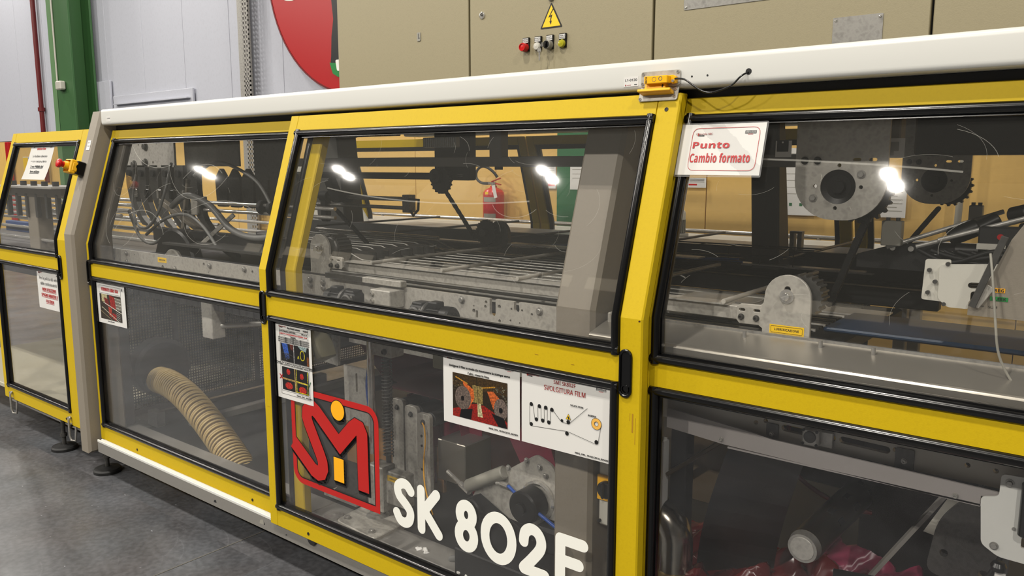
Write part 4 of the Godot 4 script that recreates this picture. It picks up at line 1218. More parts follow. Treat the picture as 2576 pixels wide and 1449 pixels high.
func posters() -> void:
	door_lettering()
	# film threading diagram
	var T := Transform3D(Basis.IDENTITY, Vector3(-1.208, 0.897, -0.0085))
	var c := Vector2(-1.208, 0.897)
	var t := notice("diagram_sheet", "white sheet with the black film threading diagram taped inside the lower pane", T, 0.299, 0.212)
	house_marks(t, T, -0.129, 0.094, 0.114, 0.092)
	say(t, T, "SMI SK802F", -0.003, 0.087, 0.0105, "ink_brown_red", 0.072, "sans")
	say(t, T, "SVOLGITURA FILM", -0.0025, 0.067, 0.0135, "ink_brown_red", 0.136, "sans")
	say(t, T, "SALITA FILM", 0.038, 0.032, 0.0036, "ink_black", 0.032)
	say(t, T, "BOBINA", 0.087, 0.015, 0.0036, "ink_black", 0.020)
	say(t, T, "NDG_OPL_10/02/2016_REV001", 0.0885, -0.098, 0.0034, "ink_black", 0.080)
	var rl := [Vector2(-1.323, 0.907), Vector2(-1.295, 0.906), Vector2(-1.273, 0.906), Vector2(-1.252, 0.904), Vector2(-1.305, 0.866), Vector2(-1.283, 0.867), Vector2(-1.262, 0.866), Vector2(-1.323, 0.849), Vector2(-1.218, 0.880), Vector2(-1.197, 0.880), Vector2(-1.201, 0.847), Vector2(-1.106, 0.843)]
	for i in rl.size(): put(t, "roller_symbol", MB.new().prism(ring(rl[i] - c, 0.0043 if i == 8 else 0.0058, 18), 0.0009, 0.0013, T), M.ink_black)
	for l in [[-1.3285, 0.907, -1.3285, 0.849], [-1.3175, 0.907, -1.3105, 0.866], [-1.2995, 0.866, -1.3005, 0.906], [-1.2895, 0.906, -1.2885, 0.867], [-1.2775, 0.867, -1.2785, 0.906], [-1.2675, 0.906, -1.2675, 0.866], [-1.2565, 0.866, -1.2575, 0.904], [-1.2475, 0.902, -1.222, 0.878], [-1.218, 0.876, -1.197, 0.8745], [-1.192, 0.878, -1.136, 0.930], [-1.320, 0.844, -1.201, 0.853], [-1.199, 0.853, -1.108, 0.837], [-1.1005, 0.843, -1.0925, 0.890]]:
		rule(t, T, Vector2(l[0], l[1]) - c, Vector2(l[2], l[3]) - c, 0.0009)
	put(t, "reel_symbol", MB.new().prism(ring(Vector2(-1.107, 0.893) - c, 0.0155, 28), 0.0009, 0.0012, T, [ring(Vector2(-1.107, 0.893) - c, 0.0062, 20)]), M.ink_ochre)
	put(t, "reel_symbol", MB.new().prism(ring(Vector2(-1.107, 0.893) - c, 0.016, 28), 0.0009, 0.0014, T, [ring(Vector2(-1.107, 0.893) - c, 0.0152, 28)]).prism(ring(Vector2(-1.107, 0.893) - c, 0.0066, 20), 0.0009, 0.0014, T, [ring(Vector2(-1.107, 0.893) - c, 0.0058, 20)]), M.ink_black)
	var wt := PackedVector2Array([Vector2(-1.2055, 0.887) - c, Vector2(-1.1885, 0.887) - c, Vector2(-1.197, 0.9035) - c])
	put(t, "warning_symbol", MB.new().prism(wt, 0.0009, 0.0011, T), M.ink_black)
	put(t, "warning_symbol", MB.new().prism(MB.shrink(wt, 0.0009), 0.0011, 0.0013, T), M.ink_yellow)
	put(t, "warning_symbol", MB.new().prism(PackedVector2Array([Vector2(-1.2005, 0.894) - c, Vector2(-1.1965, 0.8885) - c, Vector2(-1.1925, 0.8895) - c, Vector2(-1.1965, 0.897) - c]), 0.0013, 0.0015, T), M.ink_black)
	# film reel sheet
	T = Transform3D(Basis.IDENTITY, Vector3(-1.513, 0.897, -0.0085))
	t = notice("photo_sheet", "white sheet with a printed photograph of two film reels beside the diagram", T, 0.297, 0.213)
	house_marks(t, T, -0.129, 0.098, 0.110, 0.097)
	say(t, T, "Svolgere il film in modo da mantenere la stampa verso", -0.005, 0.0745, 0.0066, "ink_black", 0.236)
	say(t, T, "l'alto, come in foto", -0.007, 0.060, 0.0066, "ink_black", 0.082)
	say(t, T, "NDG_OPL_10/02/2016_REV001", 0.088, -0.0925, 0.0034, "ink_black", 0.080)
	print_photo(t, T, -0.003, -0.0135, 0.213, 0.136, reel_photo())
	# one point lesson
	T = Transform3D(Basis.IDENTITY, Vector3(-2.409, 0.862, -0.0085))
	t = notice("lesson_sheet", "white upright lesson sheet with two printed photographs above the red emblem", T, 0.208, 0.298, 0.0)
	frame_line(t, T, -0.081, -0.132, 0.088, 0.131, 0.0008)
	say(t, T, "One Point Lesson", 0.004, 0.121, 0.0075, "ink_black", 0.075)
	house_marks(t, T, -0.075, 0.123, 0.074, 0.121, 0.7)
	for q in [0.112, 0.103, 0.092, 0.086, 0.079, 0.072, 0.065, -0.008, -0.022, -0.119]: rule(t, T, Vector2(-0.081, q), Vector2(0.088, q), 0.0007)
	for q in [-0.045, 0.0, 0.045]: rule(t, T, Vector2(q, 0.065), Vector2(q, 0.086), 0.0007)
	say(t, T, "Linea 1", -0.066, 0.1075, 0.003, "ink_black", 0.018)
	say(t, T, "Macchina: SMI SK 802F", -0.020, 0.1075, 0.003, "ink_black", 0.045)
	say(t, T, "OPL n° 14", 0.066, 0.1075, 0.003, "ink_black", 0.020)
	say(t, T, "CORRETTO POSIZIONAMENTO BOBINA FILM", 0.0, 0.0975, 0.0034, "ink_red", 0.120)
	say(t, T, "Tipologia", 0.0, 0.089, 0.0034, "ink_black", 0.022)
	for k in 3:
		for q in [[-0.063, "Sicurezza"], [-0.022, "Qualità"], [0.022, "Ambiente"], [0.066, "Manutenzione"]]: say(t, T, q[1], q[0], 0.0825 - 0.007 * k, 0.0024, "ink_grey", 0.028)
	say(t, T, "Verificare che la bobina sia inserita correttamente", -0.005, -0.012, 0.0028, "ink_black", 0.145)
	say(t, T, "e che il film scorra con la stampa verso l'alto", -0.005, -0.018, 0.0028, "ink_black", 0.145)
	say(t, T, "NDG_OPL_REV001", 0.055, -0.126, 0.0026, "ink_black", 0.05)
	print_photo(t, T, 0.006, 0.028, 0.166, 0.068, lesson_photo(true))
	print_photo(t, T, 0.004, -0.071, 0.155, 0.088, lesson_photo(false))
	rule(t, T, Vector2(-0.088, -0.058), Vector2(-0.070, -0.076), 0.004, "ink_red", "red_cross", 0.0013)
	rule(t, T, Vector2(-0.088, -0.076), Vector2(-0.070, -0.058), 0.004, "ink_red", "red_cross", 0.0013)
	rule(t, T, Vector2(0.078, -0.072), Vector2(0.083, -0.080), 0.003, "green_sheet", "green_tick", 0.0013)
	rule(t, T, Vector2(0.083, -0.080), Vector2(0.094, -0.062), 0.003, "green_sheet", "green_tick", 0.0013)
	# format sheet on the hose door
	T = Transform3D(Basis.IDENTITY, Vector3(-3.909, 0.911, -0.0585))
	t = notice("format_sheet", "white landscape sheet with a red tool photograph above the ribbed hose", T, 0.288, 0.212)
	frame_line(t, T, -0.112, 0.045, 0.105, 0.082, 0.001)
	say(t, T, "FORMATO 500cl 6X4", -0.005, 0.0635, 0.016, "ink_red", 0.17)
	say(t, T, "NDG_OPL_2016_REV001", -0.01, -0.092, 0.004, "ink_grey", 0.06)
	put(t, "printed_mark", MB.new().box(T * Vector3(0.120, 0.075, 0.001), Vector3(0.006, 0.011, 0.0004)), M.ink_black)
	print_photo(t, T, -0.004, -0.022, 0.213, 0.124, format_photo())
	# cleaning notice
	T = Transform3D(Basis.IDENTITY, Vector3(-4.604, 0.905, -0.0585))
	t = notice("cleaning_notice", "white landscape notice with underlined red capitals on the lower pane", T, 0.284, 0.206)
	house_marks(t, T, -0.118, 0.092, 0.118, 0.088)
	say(t, T, "Per la pulizia dei vetri", 0.0, 0.064, 0.016, "ink_grey", 0.225, "sans")
	say(t, T, "delle confezionatrici", 0.0, 0.034, 0.016, "ink_grey", 0.200, "sans")
	for q in [["NON UTILIZZARE", 0.003, 0.168], ["SPUGNE ABRASIVE E", -0.028, 0.200], ["FULCRON", -0.060, 0.096]]:
		say(t, T, q[0], 0.0, q[1], 0.0165, "ink_red", q[2])
		rule(t, T, Vector2(-q[2] / 2, q[1] - 0.012), Vector2(q[2] / 2, q[1] - 0.012), 0.002, "ink_red")
	# reel notice, on the slanted pane
	T = on_slope(-4.904, 1.589, -0.05, -0.0085)
	t = notice("reel_notice", "curling laminated notice about the film reels on the slanted pane", T, 0.304, 0.205, 0.012, "laminate")
	house_marks(t, T, -0.118, 0.090, 0.112, 0.088)
	say(t, T, "Bobine Film", -0.01, 0.078, 0.013, "ink_red", 0.11)
	say(t, T, "Le bobine devono", -0.008, 0.035, 0.013, "ink_grey", 0.19, "sans")
	say(t, T, "essere messe a terra", -0.008, 0.005, 0.013, "ink_black", 0.205, "sans", 0.0016)
	say(t, T, "2 ore PRIMA del", -0.010, -0.026, 0.013, "ink_black", 0.165, "sans_bold", 0.004)
	say(t, T, "loro utilizzo", -0.014, -0.056, 0.013, "ink_black", 0.12, "sans_bold", 0.007)
	rule(t, T, Vector2(-0.092, -0.036), Vector2(0.072, -0.036), 0.0022, "ink_black", "line", 0.005)
	rule(t, T, Vector2(-0.074, -0.066), Vector2(0.046, -0.066), 0.0022, "ink_black", "line", 0.008)
	# laminated red notice
	T = on_slope(-0.862, 1.606, -0.05, 0.0112)
	var S := on_slope(-0.862, 1.606, -0.05, 0.0104)
	t = notice("format_change_notice", "laminated white notice with large red words in the slanted pane", T, 0.222, 0.132, 0.0, "laminate")
	put(t, "laminate_edge", MB.new().prism(rounded([Vector2(-0.113, -0.071), Vector2(0.115, -0.071), Vector2(0.115, 0.070), Vector2(-0.113, 0.070)], 0.004), 0.0, 0.0004, S), M.film_clear)
	frame_line(t, T, -0.079, -0.055, 0.098, 0.056, 0.0011, 0.018, "ink_red")
	house_marks(t, T, -0.063, 0.039, 0.074, 0.043, 0.9)
	say(t, T, "Punto", -0.025, 0.011, 0.0165, "ink_red", 0.098)
	say(t, T, "Cambio formato", 0.003, -0.023, 0.0225, "ink_red", 0.158)

func reel_photo() -> StandardMaterial3D:
	var im := Image.create(320, 204, false, Image.FORMAT_RGB8)
	im.fill(Color(0.16, 0.12, 0.06))
	im.fill_rect(Rect2i(0, 0, 320, 60), Color(0.24, 0.18, 0.08))
	im.fill_rect(Rect2i(120, 40, 60, 80), Color(0.52, 0.45, 0.26))
	for k in 40:
		im.fill_rect(Rect2i(rng.randi_range(235, 318), rng.randi_range(20, 90), rng.randi_range(4, 12), rng.randi_range(3, 8)), Color(0.55, 0.54, 0.46).darkened(rng.randf() * 0.8))
	for k in 24:
		im.fill_rect(Rect2i(rng.randi_range(0, 60), rng.randi_range(15, 80), rng.randi_range(4, 14), rng.randi_range(3, 8)), Color(0.45, 0.40, 0.28).darkened(rng.randf() * 0.8))
	px_line(im, Vector2(20, 20), Vector2(90, 40), 5, Color(0.7, 0.5, 0.15))
	px_line(im, Vector2(180, 45), Vector2(250, 30), 5, Color(0.7, 0.5, 0.15))
	px_poly(im, PackedVector2Array([Vector2(0, 170), Vector2(130, 125), Vector2(190, 125), Vector2(320, 175), Vector2(320, 204), Vector2(0, 204)]), Color(0.55, 0.10, 0.06))
	px_poly(im, PackedVector2Array([Vector2(148, 120), Vector2(168, 120), Vector2(180, 180), Vector2(150, 180)]), Color(0.75, 0.72, 0.55))
	px_poly(im, PackedVector2Array([Vector2(60, 30), Vector2(125, 60), Vector2(130, 100), Vector2(100, 150)]), Color(0.78, 0.38, 0.16))
	px_disc(im, Vector2(62, 110), 48, 56, Color(0.40, 0.35, 0.32))
	px_disc(im, Vector2(60, 112), 10, 12, Color(0.06, 0.05, 0.05))
	px_poly(im, PackedVector2Array([Vector2(205, 55), Vector2(240, 50), Vector2(300, 95), Vector2(240, 130)]), Color(0.74, 0.36, 0.16))
	px_disc(im, Vector2(282, 125), 38, 50, Color(0.42, 0.37, 0.34))
	px_disc(im, Vector2(283, 128), 11, 13, Color(0.05, 0.05, 0.05))
	px_line(im, Vector2(143, 0), Vector2(160, 160), 2, Color(0.03, 0.06, 0.03))
	px_poly(im, PackedVector2Array([Vector2(40, 204), Vector2(50, 165), Vector2(120, 150), Vector2(110, 204)]), Color(0.04, 0.04, 0.05))
	px_poly(im, PackedVector2Array([Vector2(230, 150), Vector2(300, 160), Vector2(320, 204), Vector2(270, 204)]), Color(0.04, 0.04, 0.05))
	px_noise(im, 4, 0.5)
	return photo_mat("photo_reels", im)

func lesson_photo(top: bool) -> StandardMaterial3D:
	var im := Image.create(240, 120, false, Image.FORMAT_RGB8)
	im.fill(Color(0.05, 0.045, 0.05))
	if top:
		px_poly(im, PackedVector2Array([Vector2(10, 0), Vector2(60, 0), Vector2(75, 90), Vector2(45, 110)]), Color(0.18, 0.33, 0.66))
		px_poly(im, PackedVector2Array([Vector2(80, 0), Vector2(108, 0), Vector2(104, 40), Vector2(84, 30)]), Color(0.36, 0.14, 0.10))
		for k in 26: px_line(im, Vector2(rng.randf() * 110, 60 + rng.randf() * 60), Vector2(rng.randf() * 110, 60 + rng.randf() * 60), 2, Color(0.35, 0.35, 0.36).darkened(rng.randf()))
		im.fill_rect(Rect2i(112, 0, 4, 120), Color(0.8, 0.8, 0.8))
		px_poly(im, PackedVector2Array([Vector2(150, 0), Vector2(225, 0), Vector2(215, 30), Vector2(170, 20)]), Color(0.55, 0.62, 0.62))
		px_disc(im, Vector2(185, 58), 20, 34, Color(0.85, 0.80, 0.12))
		px_disc(im, Vector2(185, 58), 15, 28, Color(0.06, 0.05, 0.06))
		px_line(im, Vector2(145, 85), Vector2(151, 66), 3, Color(0.9, 0.85, 0.1))
		px_line(im, Vector2(157, 85), Vector2(151, 66), 3, Color(0.9, 0.85, 0.1))
		px_line(im, Vector2(146, 78), Vector2(156, 78), 3, Color(0.9, 0.85, 0.1))
		im.fill_rect(Rect2i(222, 60, 18, 60), Color(0.45, 0.25, 0.10))
		px_noise(im, 6, 0.6)
		return photo_mat("photo_lesson_top", im)
	px_line(im, Vector2(0, 62), Vector2(240, 66), 9, Color(0.62, 0.52, 0.30))
	px_line(im, Vector2(118, 0), Vector2(122, 120), 9, Color(0.66, 0.55, 0.34))
	px_disc(im, Vector2(58, 22), 17, 15, Color(0.72, 0.12, 0.08))
	px_disc(im, Vector2(180, 30), 17, 15, Color(0.72, 0.12, 0.08))
	px_disc(im, Vector2(60, 94), 34, 18, Color(0.70, 0.13, 0.08))
	px_disc(im, Vector2(185, 100), 34, 18, Color(0.72, 0.14, 0.08))
	for x in [133, 232]:
		px_line(im, Vector2(x, 4), Vector2(x, 54), 4, Color(0.92, 0.88, 0.2))
		px_line(im, Vector2(x, 70), Vector2(x, 114), 4, Color(0.92, 0.88, 0.2))
	px_line(im, Vector2(130, 62), Vector2(236, 66), 4, Color(0.85, 0.8, 0.1))
	px_line(im, Vector2(130, 116), Vector2(236, 117), 4, Color(0.85, 0.8, 0.1))
	px_noise(im, 8, 0.5)
	return photo_mat("photo_lesson_low", im)

func format_photo() -> StandardMaterial3D:
	var im := Image.create(220, 130, false, Image.FORMAT_RGB8)
	im.fill(Color(0.20, 0.17, 0.14))
	im.fill_rect(Rect2i(20, 0, 60, 40), Color(0.72, 0.68, 0.52))
	im.fill_rect(Rect2i(150, 10, 70, 60), Color(0.50, 0.48, 0.43))
	for k in 8: px_line(im, Vector2(150, 12 + k * 8), Vector2(220, 16 + k * 8), 2, Color(0.8, 0.8, 0.78).darkened(0.5 * (k % 2)))
	px_poly(im, PackedVector2Array([Vector2(45, 15), Vector2(90, 25), Vector2(100, 60), Vector2(60, 55)]), Color(0.46, 0.10, 0.08))
	px_poly(im, PackedVector2Array([Vector2(100, 0), Vector2(155, 8), Vector2(165, 70), Vector2(110, 60)]), Color(0.58, 0.12, 0.09))
	px_poly(im, PackedVector2Array([Vector2(85, 60), Vector2(120, 66), Vector2(115, 115), Vector2(90, 105)]), Color(0.66, 0.22, 0.16))
	px_poly(im, PackedVector2Array([Vector2(125, 88), Vector2(165, 95), Vector2(160, 128), Vector2(125, 118)]), Color(0.60, 0.10, 0.09))
	px_line(im, Vector2(40, 44), Vector2(218, 84), 4, Color(0.85, 0.83, 0.78))
	px_line(im, Vector2(20, 70), Vector2(190, 130), 4, Color(0.75, 0.72, 0.62))
	px_line(im, Vector2(5, 90), Vector2(120, 130), 3, Color(0.55, 0.5, 0.38))
	for k in 10: px_line(im, Vector2(165, 84 + k * 5), Vector2(205, 92 + k * 5), 2, Color(0.7, 0.7, 0.68).darkened(0.6 * (k % 2)))
	px_noise(im, 11, 0.5)
	return photo_mat("photo_format", im)

# ---------------------------------------------------------------- inside, upper half
func plate_with_holes(x0: float, y0: float, x1: float, y1: float, z: float, holes: Array, thick := 0.012) -> MB:
	return MB.new().prism(rect(x0, y0, x1, y1), z - thick, z, Transform3D.IDENTITY, holes)

func gearmotor(label: String, at: Vector3, s: float, side: float) -> void:
	# worm gearbox with round cover, flange, finned motor and its box; side -1 puts the motor on the left
	var t := thing("gear_motor", label, "motor", at + Vector3(0, -0.05, 0))
	var g := at + Vector3(-side * 0.045 * s, 0, 0)
	put(t, "gearbox", MB.new().box(g, Vector3(0.066, 0.074, 0.062) * s, 0.008 * s).box(g + Vector3(0, 0.040, 0) * s, Vector3(0.05, 0.012, 0.05) * s, 0.004 * s).box(g + Vector3(0, -0.040, 0) * s, Vector3(0.07, 0.012, 0.05) * s, 0.003 * s), M.black_steel)
	put(t, "output_cover", MB.new().lathe([Vector2(0.033, 0.030), Vector2(0.033, 0.040), Vector2(0.027, 0.043), Vector2(0.025, 0.039), Vector2(0.014, 0.039), Vector2(0.012, 0.048), Vector2(0, 0.050)].map(func(q): return q * s), 22, Transform3D(Basis(Vector3.RIGHT, Vector3(0, 0, 1), Vector3.DOWN), g)), M.dark_steel)
	for k in 4:
		var a := TAU * (k + 0.5) / 4
		put(t, "bolt", bolt(MB.new(), g + Vector3(cos(a) * 0.030, sin(a) * 0.033, 0.031) * s, 0.004 * s), M.steel)
	var X := Basis(Vector3.UP, Vector3(side, 0, 0), Vector3(0, 0, 1))
	put(t, "flange", MB.new().lathe([Vector2(0, 0.033), Vector2(0.048, 0.033), Vector2(0.050, 0.036), Vector2(0.050, 0.043), Vector2(0.046, 0.046), Vector2(0, 0.046)].map(func(q): return q * s), 26, Transform3D(X, g)), M.dark_steel)
	var body := MB.new()
	var m := g + Vector3(side * 0.082, 0, 0) * s
	body.cyl(g + Vector3(side * 0.046, 0, 0) * s, g + Vector3(side * 0.120, 0, 0) * s, 0.033 * s, 22)
	for k in 16:
		var a := TAU * k / 16
		body.box(m + Vector3(0, cos(a), sin(a)) * 0.036 * s, Vector3(0.068, 0.010, 0.0025) * s, 0.0, Basis(Vector3.RIGHT, a))
	put(t, "motor_body", body, M.black_steel)
	put(t, "fan_cover", MB.new().lathe([Vector2(0.042, 0.112), Vector2(0.042, 0.140), Vector2(0.036, 0.147), Vector2(0.024, 0.147), Vector2(0.024, 0.143), Vector2(0.016, 0.143), Vector2(0.016, 0.148), Vector2(0, 0.148)].map(func(q): return q * s), 24, Transform3D(X, g)), M.black_steel)
	put(t, "terminal_box", MB.new().box(m + Vector3(0, 0.045, 0.012) * s, Vector3(0.042, 0.022, 0.04) * s, 0.004 * s), M.black_steel)

# toothed wheel facing +z
func sprocket(b: MB, c: Vector3, r: float, teeth: int, w: float) -> MB:
	var p := PackedVector2Array()
	for k in teeth:
		for q in [[-0.28, 0.90], [-0.12, 1.0], [0.12, 1.0], [0.28, 0.90]]:
			p.append(Vector2.from_angle(TAU * (k + q[0]) / teeth) * r * q[1])
	return b.prism(p, -w / 2, w / 2, Transform3D(Basis.IDENTITY, c), [])

# roller chain along a polyline lying in a plane z = const: link plates and pins
func chain(label: String, pts: Array, pitch: float, w: float, m: Material) -> void:
	var t := thing("drive_chain", label, "chain", pts[-1])
	var i := 0
	var pos: Vector3 = pts[0]
	var seg := 0
	var step: Vector3 = (pts[1] - pts[0]).normalized()
	var L: float = pts[0].distance_to(pts[1])
	var n := int(L / pitch)
	for k in n:
		var a: Vector3 = pts[0] + step * pitch * k
		var b: Vector3 = a + step * pitch
		var q0 := Vector2(a.x, a.y)
		var q1 := Vector2(b.x, b.y)
		var o: float = w * (0.5 if k % 2 else 0.38)
		var mb := MB.new()
		for s in [-1.0, 1.0]:
			mb.prism(slot(q0, q1, pitch * 0.40, 4), -0.001, 0.001, at_z(a.z + s * o))
		mb.cyl(Vector3(a.x, a.y, a.z - w * 0.6), Vector3(a.x, a.y, a.z + w * 0.6), pitch * 0.22, 8)
		put(t, "link", mb, m)

func guide_bar(t: Node3D, x0: float, x1: float, z: float) -> void:
	put(t, "guide_bar", MB.new().box(Vector3((x0 + x1) / 2, 1.185, z - 0.012), Vector3(x1 - x0, 0.036, 0.024), 0.002), M.plate)

func inside_upper() -> void:
	# long side plates with holes
	var t := thing("side_plate", "long drilled grey side plate behind the middle of the emblem door", "plate", Vector3(-2.04, 0.93, -0.206))
	var hs := []
	for q in [[-1.704, 1.119, 0.003], [-1.704, 1.103, 0.007], [-1.652, 1.137, 0.0055], [-1.655, 1.122, 0.0055], [-1.597, 1.128, 0.0065], [-1.548, 1.126, 0.004], [-1.506, 1.126, 0.004], [-1.468, 1.118, 0.0045], [-1.596, 1.082, 0.0055], [-1.598, 1.070, 0.0055], [-1.552, 1.089, 0.0035], [-1.515, 1.085, 0.003], [-1.527, 1.057, 0.006], [-1.467, 1.062, 0.005], [-1.768, 1.062, 0.004], [-2.654, 1.129, 0.006], [-2.688, 1.095, 0.004], [-2.601, 1.094, 0.003]]:
		hs.append(ring(Vector2(q[0], q[1]), q[2], 10))
	hs.append(slot(Vector2(-1.6905, 1.102), Vector2(-1.6905, 1.084), 0.0045, 4))
	var outline := PackedVector2Array([Vector2(-2.80, 0.93), Vector2(-1.205, 0.93), Vector2(-1.205, 1.150), Vector2(-1.505 - 0.014, 1.150)])
	for q in arc2(Vector2(-1.527, 1.128), 0.011, 0.011, 0, -180, 8): outline.append(q)
	outline.append(Vector2(-1.538, 1.150))
	outline.append(Vector2(-1.612, 1.150))
	for q in arc2(Vector2(-1.6245, 1.105), 0.0125, 0.0125, 0, -180, 8): outline.append(q)
	outline.append(Vector2(-1.637, 1.150))
	outline.append(Vector2(-2.80, 1.150))
	put(t, "plate_body", MB.new().prism(outline, -0.212, -0.20, Transform3D.IDENTITY, hs), M.plate)
	for q in [Vector2(-1.755, 1.134), Vector2(-1.438, 1.131), Vector2(-2.065, 1.102), Vector2(-2.547, 1.132), Vector2(-2.467, 1.126), Vector2(-2.547, 1.110), Vector2(-2.467, 1.106)]:
		put(t, "bolt", bolt(MB.new(), Vector3(q.x, q.y, -0.2), 0.0095), M.steel)
	put(t, "step_bar", MB.new().box(Vector3(-2.322, 1.162, -0.192), Vector3(0.215, 0.022, 0.03), 0.002), M.dark_steel)
	put(t, "step_bar", MB.new().box(Vector3(-2.114, 1.163, -0.187), Vector3(0.20, 0.021, 0.03), 0.002), M.plate)
	put(t, "bracket_block", MB.new().box(Vector3(-2.075, 1.112, -0.165), Vector3(0.10, 0.062, 0.07), 0.003), M.plate)
	for y in [1.127, 1.103]: put(t, "socket_screw", socket(MB.new(), Vector3(-2.112, y, -0.130), 0.007), M.chrome)
	gearmotor("dark worm gear motor below the round bearing plate, motor end at the left", Vector3(-2.235, 1.092, -0.115), 0.92, -1.0)
	gearmotor("dark worm gear motor beside the slotted plate, finned motor end at the right", Vector3(-1.815, 1.085, -0.115), 0.95, 1.0)
	t = thing("side_plate", "long grey side plate with a small yellow label behind the hose door", "plate", Vector3(-3.5, 0.98, -0.206))
	hs = []
	for q in [[-3.930, 1.133, 0.004], [-3.664, 1.091, 0.012], [-3.304, 1.133, 0.008], [-2.933, 1.129, 0.007], [-3.271, 1.099, 0.004], [-3.70, 1.09, 0.004], [-3.63, 1.09, 0.004]]: hs.append(ring(Vector2(q[0], q[1]), q[2], 12))
	put(t, "plate_body", plate_with_holes(-4.17, 0.99, -2.82, 1.152, -0.2, hs), M.plate)
	for q in [Vector2(-4.006, 1.137), Vector2(-3.549, 1.094), Vector2(-3.253, 1.131), Vector2(-2.987, 1.136), Vector2(-4.006, 1.095)]: put(t, "bolt", bolt(MB.new(), Vector3(q.x, q.y, -0.2), 0.010), M.steel)
	var lt := tape_label("lubrication_label", "tiny yellow label on the side plate behind the hose door", Transform3D(Basis.IDENTITY, Vector3(-3.665, 1.126, -0.2)), 0.08, 0.024, [["LUBRIFICAZIONE", 0.007, 0, 0, 0.06]], "ink_yellow", "ink_black")
	# bearing plate with its wheel
	t = thing("bearing_plate", "upright rounded grey bearing plate with a bolted wheel behind it", "bearing plate", Vector3(-2.52, 1.15, -0.24))
	var bp := PackedVector2Array([Vector2(-2.594, 1.151), Vector2(-2.478, 1.151), Vector2(-2.478, 1.170), Vector2(-2.472, 1.176), Vector2(-2.408, 1.178), Vector2(-2.402, 1.186), Vector2(-2.402, 1.218), Vector2(-2.408, 1.224), Vector2(-2.470, 1.224), Vector2(-2.477, 1.230)])
	for q in arc2(Vector2(-2.5355, 1.248), 0.0585, 0.0585, 0, 180, 14): bp.append(q)
	put(t, "plate_body", MB.new().prism(bp, -0.25, -0.24, Transform3D.IDENTITY, [slot(Vector2(-2.5355, 1.250), Vector2(-2.5355, 1.262), 0.009, 5), slot(Vector2(-2.470, 1.211), Vector2(-2.458, 1.211), 0.0035, 4), slot(Vector2(-2.432, 1.211), Vector2(-2.420, 1.211), 0.0035, 4)], 0.001), M.plate)
	put(t, "axle_nut", MB.new().cyl(Vector3(-2.5355, 1.250, -0.24), Vector3(-2.5355, 1.250, -0.236), 0.022, 20).cyl(Vector3(-2.5355, 1.250, -0.236), Vector3(-2.5355, 1.250, -0.222), 0.013, 6, 0.0015).cyl(Vector3(-2.5355, 1.250, -0.222), Vector3(-2.5355, 1.250, -0.205), 0.008, 12, 0.001), M.chrome)
	for q in [-2.466, -2.429]: put(t, "socket_screw", socket(MB.new(), Vector3(q, 1.190, -0.24), 0.0075), M.dark_steel)
	put(t, "wheel", sprocket(MB.new(), Vector3(-2.49, 1.250, -0.29), 0.055, 22, 0.06).cyl(Vector3(-2.49, 1.25, -0.25), Vector3(-2.49, 1.25, -0.33), 0.046, 24, 0.004), M.dark_steel)
	# the lane between two guide bars
	t = thing("lane_conveyor", "dark chain conveyor lane with steel cross rods behind the emblem door", "conveyor", Vector3(-2.2, 1.0, -0.62))
	put(t, "deck", MB.new().box(Vector3(-2.35, 1.10, -0.65), Vector3(3.5, 0.04, 0.70), 0.004), M.black_matt)
	guide_bar(t, -2.44, -0.84, -0.27)
	put(t, "guide_strip", MB.new().box(Vector3(-1.64, 1.206, -0.285), Vector3(1.55, 0.004, 0.05)), M.alu)
	put(t, "side_beam", MB.new().box(Vector3(-2.3, 1.150, -1.03), Vector3(3.6, 0.06, 0.04), 0.004), M.dark_paint)
	put(t, "guide_strip", MB.new().box(Vector3(-1.75, 1.232, -1.02), Vector3(0.9, 0.005, 0.06)), M.alu)
	put(t, "cover_sheet", MB.new().box(Vector3(-3.3, 1.19, -0.60), Vector3(1.05, 0.01, 0.62)), M.dark_steel)
	for x in [-2.25, -1.895, -1.565, -1.22, -0.872]:
		put(t, "cross_rod", MB.new().tube([Vector3(x, 1.215, -0.25), Vector3(x, 1.215, -1.0)], 0.0065, 10), M.plate)
	for k in 24:
		var z := -0.30 - k * 0.029
		put(t, "deck_rib", MB.new().box(Vector3(-1.85, 1.123, z), Vector3(2.3, 0.006, 0.008)), M.rod_bright if k % 3 == 0 else M.dark_steel)
	for k in 9:
		var z := -0.51 - k * 0.0705
		put(t, "comb_rod", MB.new().tube([Vector3(-3.6, 1.212, z), Vector3(-2.715, 1.212, z), Vector3(-2.70, 1.209, z), Vector3(-2.61, 1.179, z), Vector3(-2.595, 1.176, z), Vector3(-1.35 - 0.12 * (k % 3), 1.176, z), Vector3(-1.32 - 0.12 * (k % 3), 1.165, z)], 0.0028, 6), M.rod_bright)
	put(t, "shaft_rod", MB.new().tube([Vector3(-3.6, 1.228, -1.06), Vector3(-2.68, 1.225, -1.06)], 0.008, 10), M.chrome)
	for k in 6: put(t, "lane_plate", MB.new().box(Vector3(-2.80, 1.165, -0.545 - k * 0.0705), Vector3(0.5, 0.09, 0.004)), M.dark_steel)
	# second lane towards the far side
	t = thing("lane_conveyor", "second conveyor lane with a pale table edge in front of the rear doors", "conveyor", Vector3(-2.5, 1.0, -1.9))
	put(t, "deck", MB.new().box(Vector3(-2.5, 1.10, -1.85), Vector3(4.6, 0.05, 0.75), 0.004), M.black_matt)
	put(t, "table_edge", MB.new().box(Vector3(-2.6, 1.175, -1.55), Vector3(4.2, 0.10, 0.02), 0.002), M.dark_paint)
	put(t, "table_top", MB.new().box(Vector3(-2.3, 1.165, -2.2), Vector3(4.6, 0.02, 0.30), 0.003), M.pvc_white)
	put(t, "guide_strip", MB.new().box(Vector3(-2.2, 1.19, -1.30), Vector3(2.8, 0.005, 0.05)), M.alu)
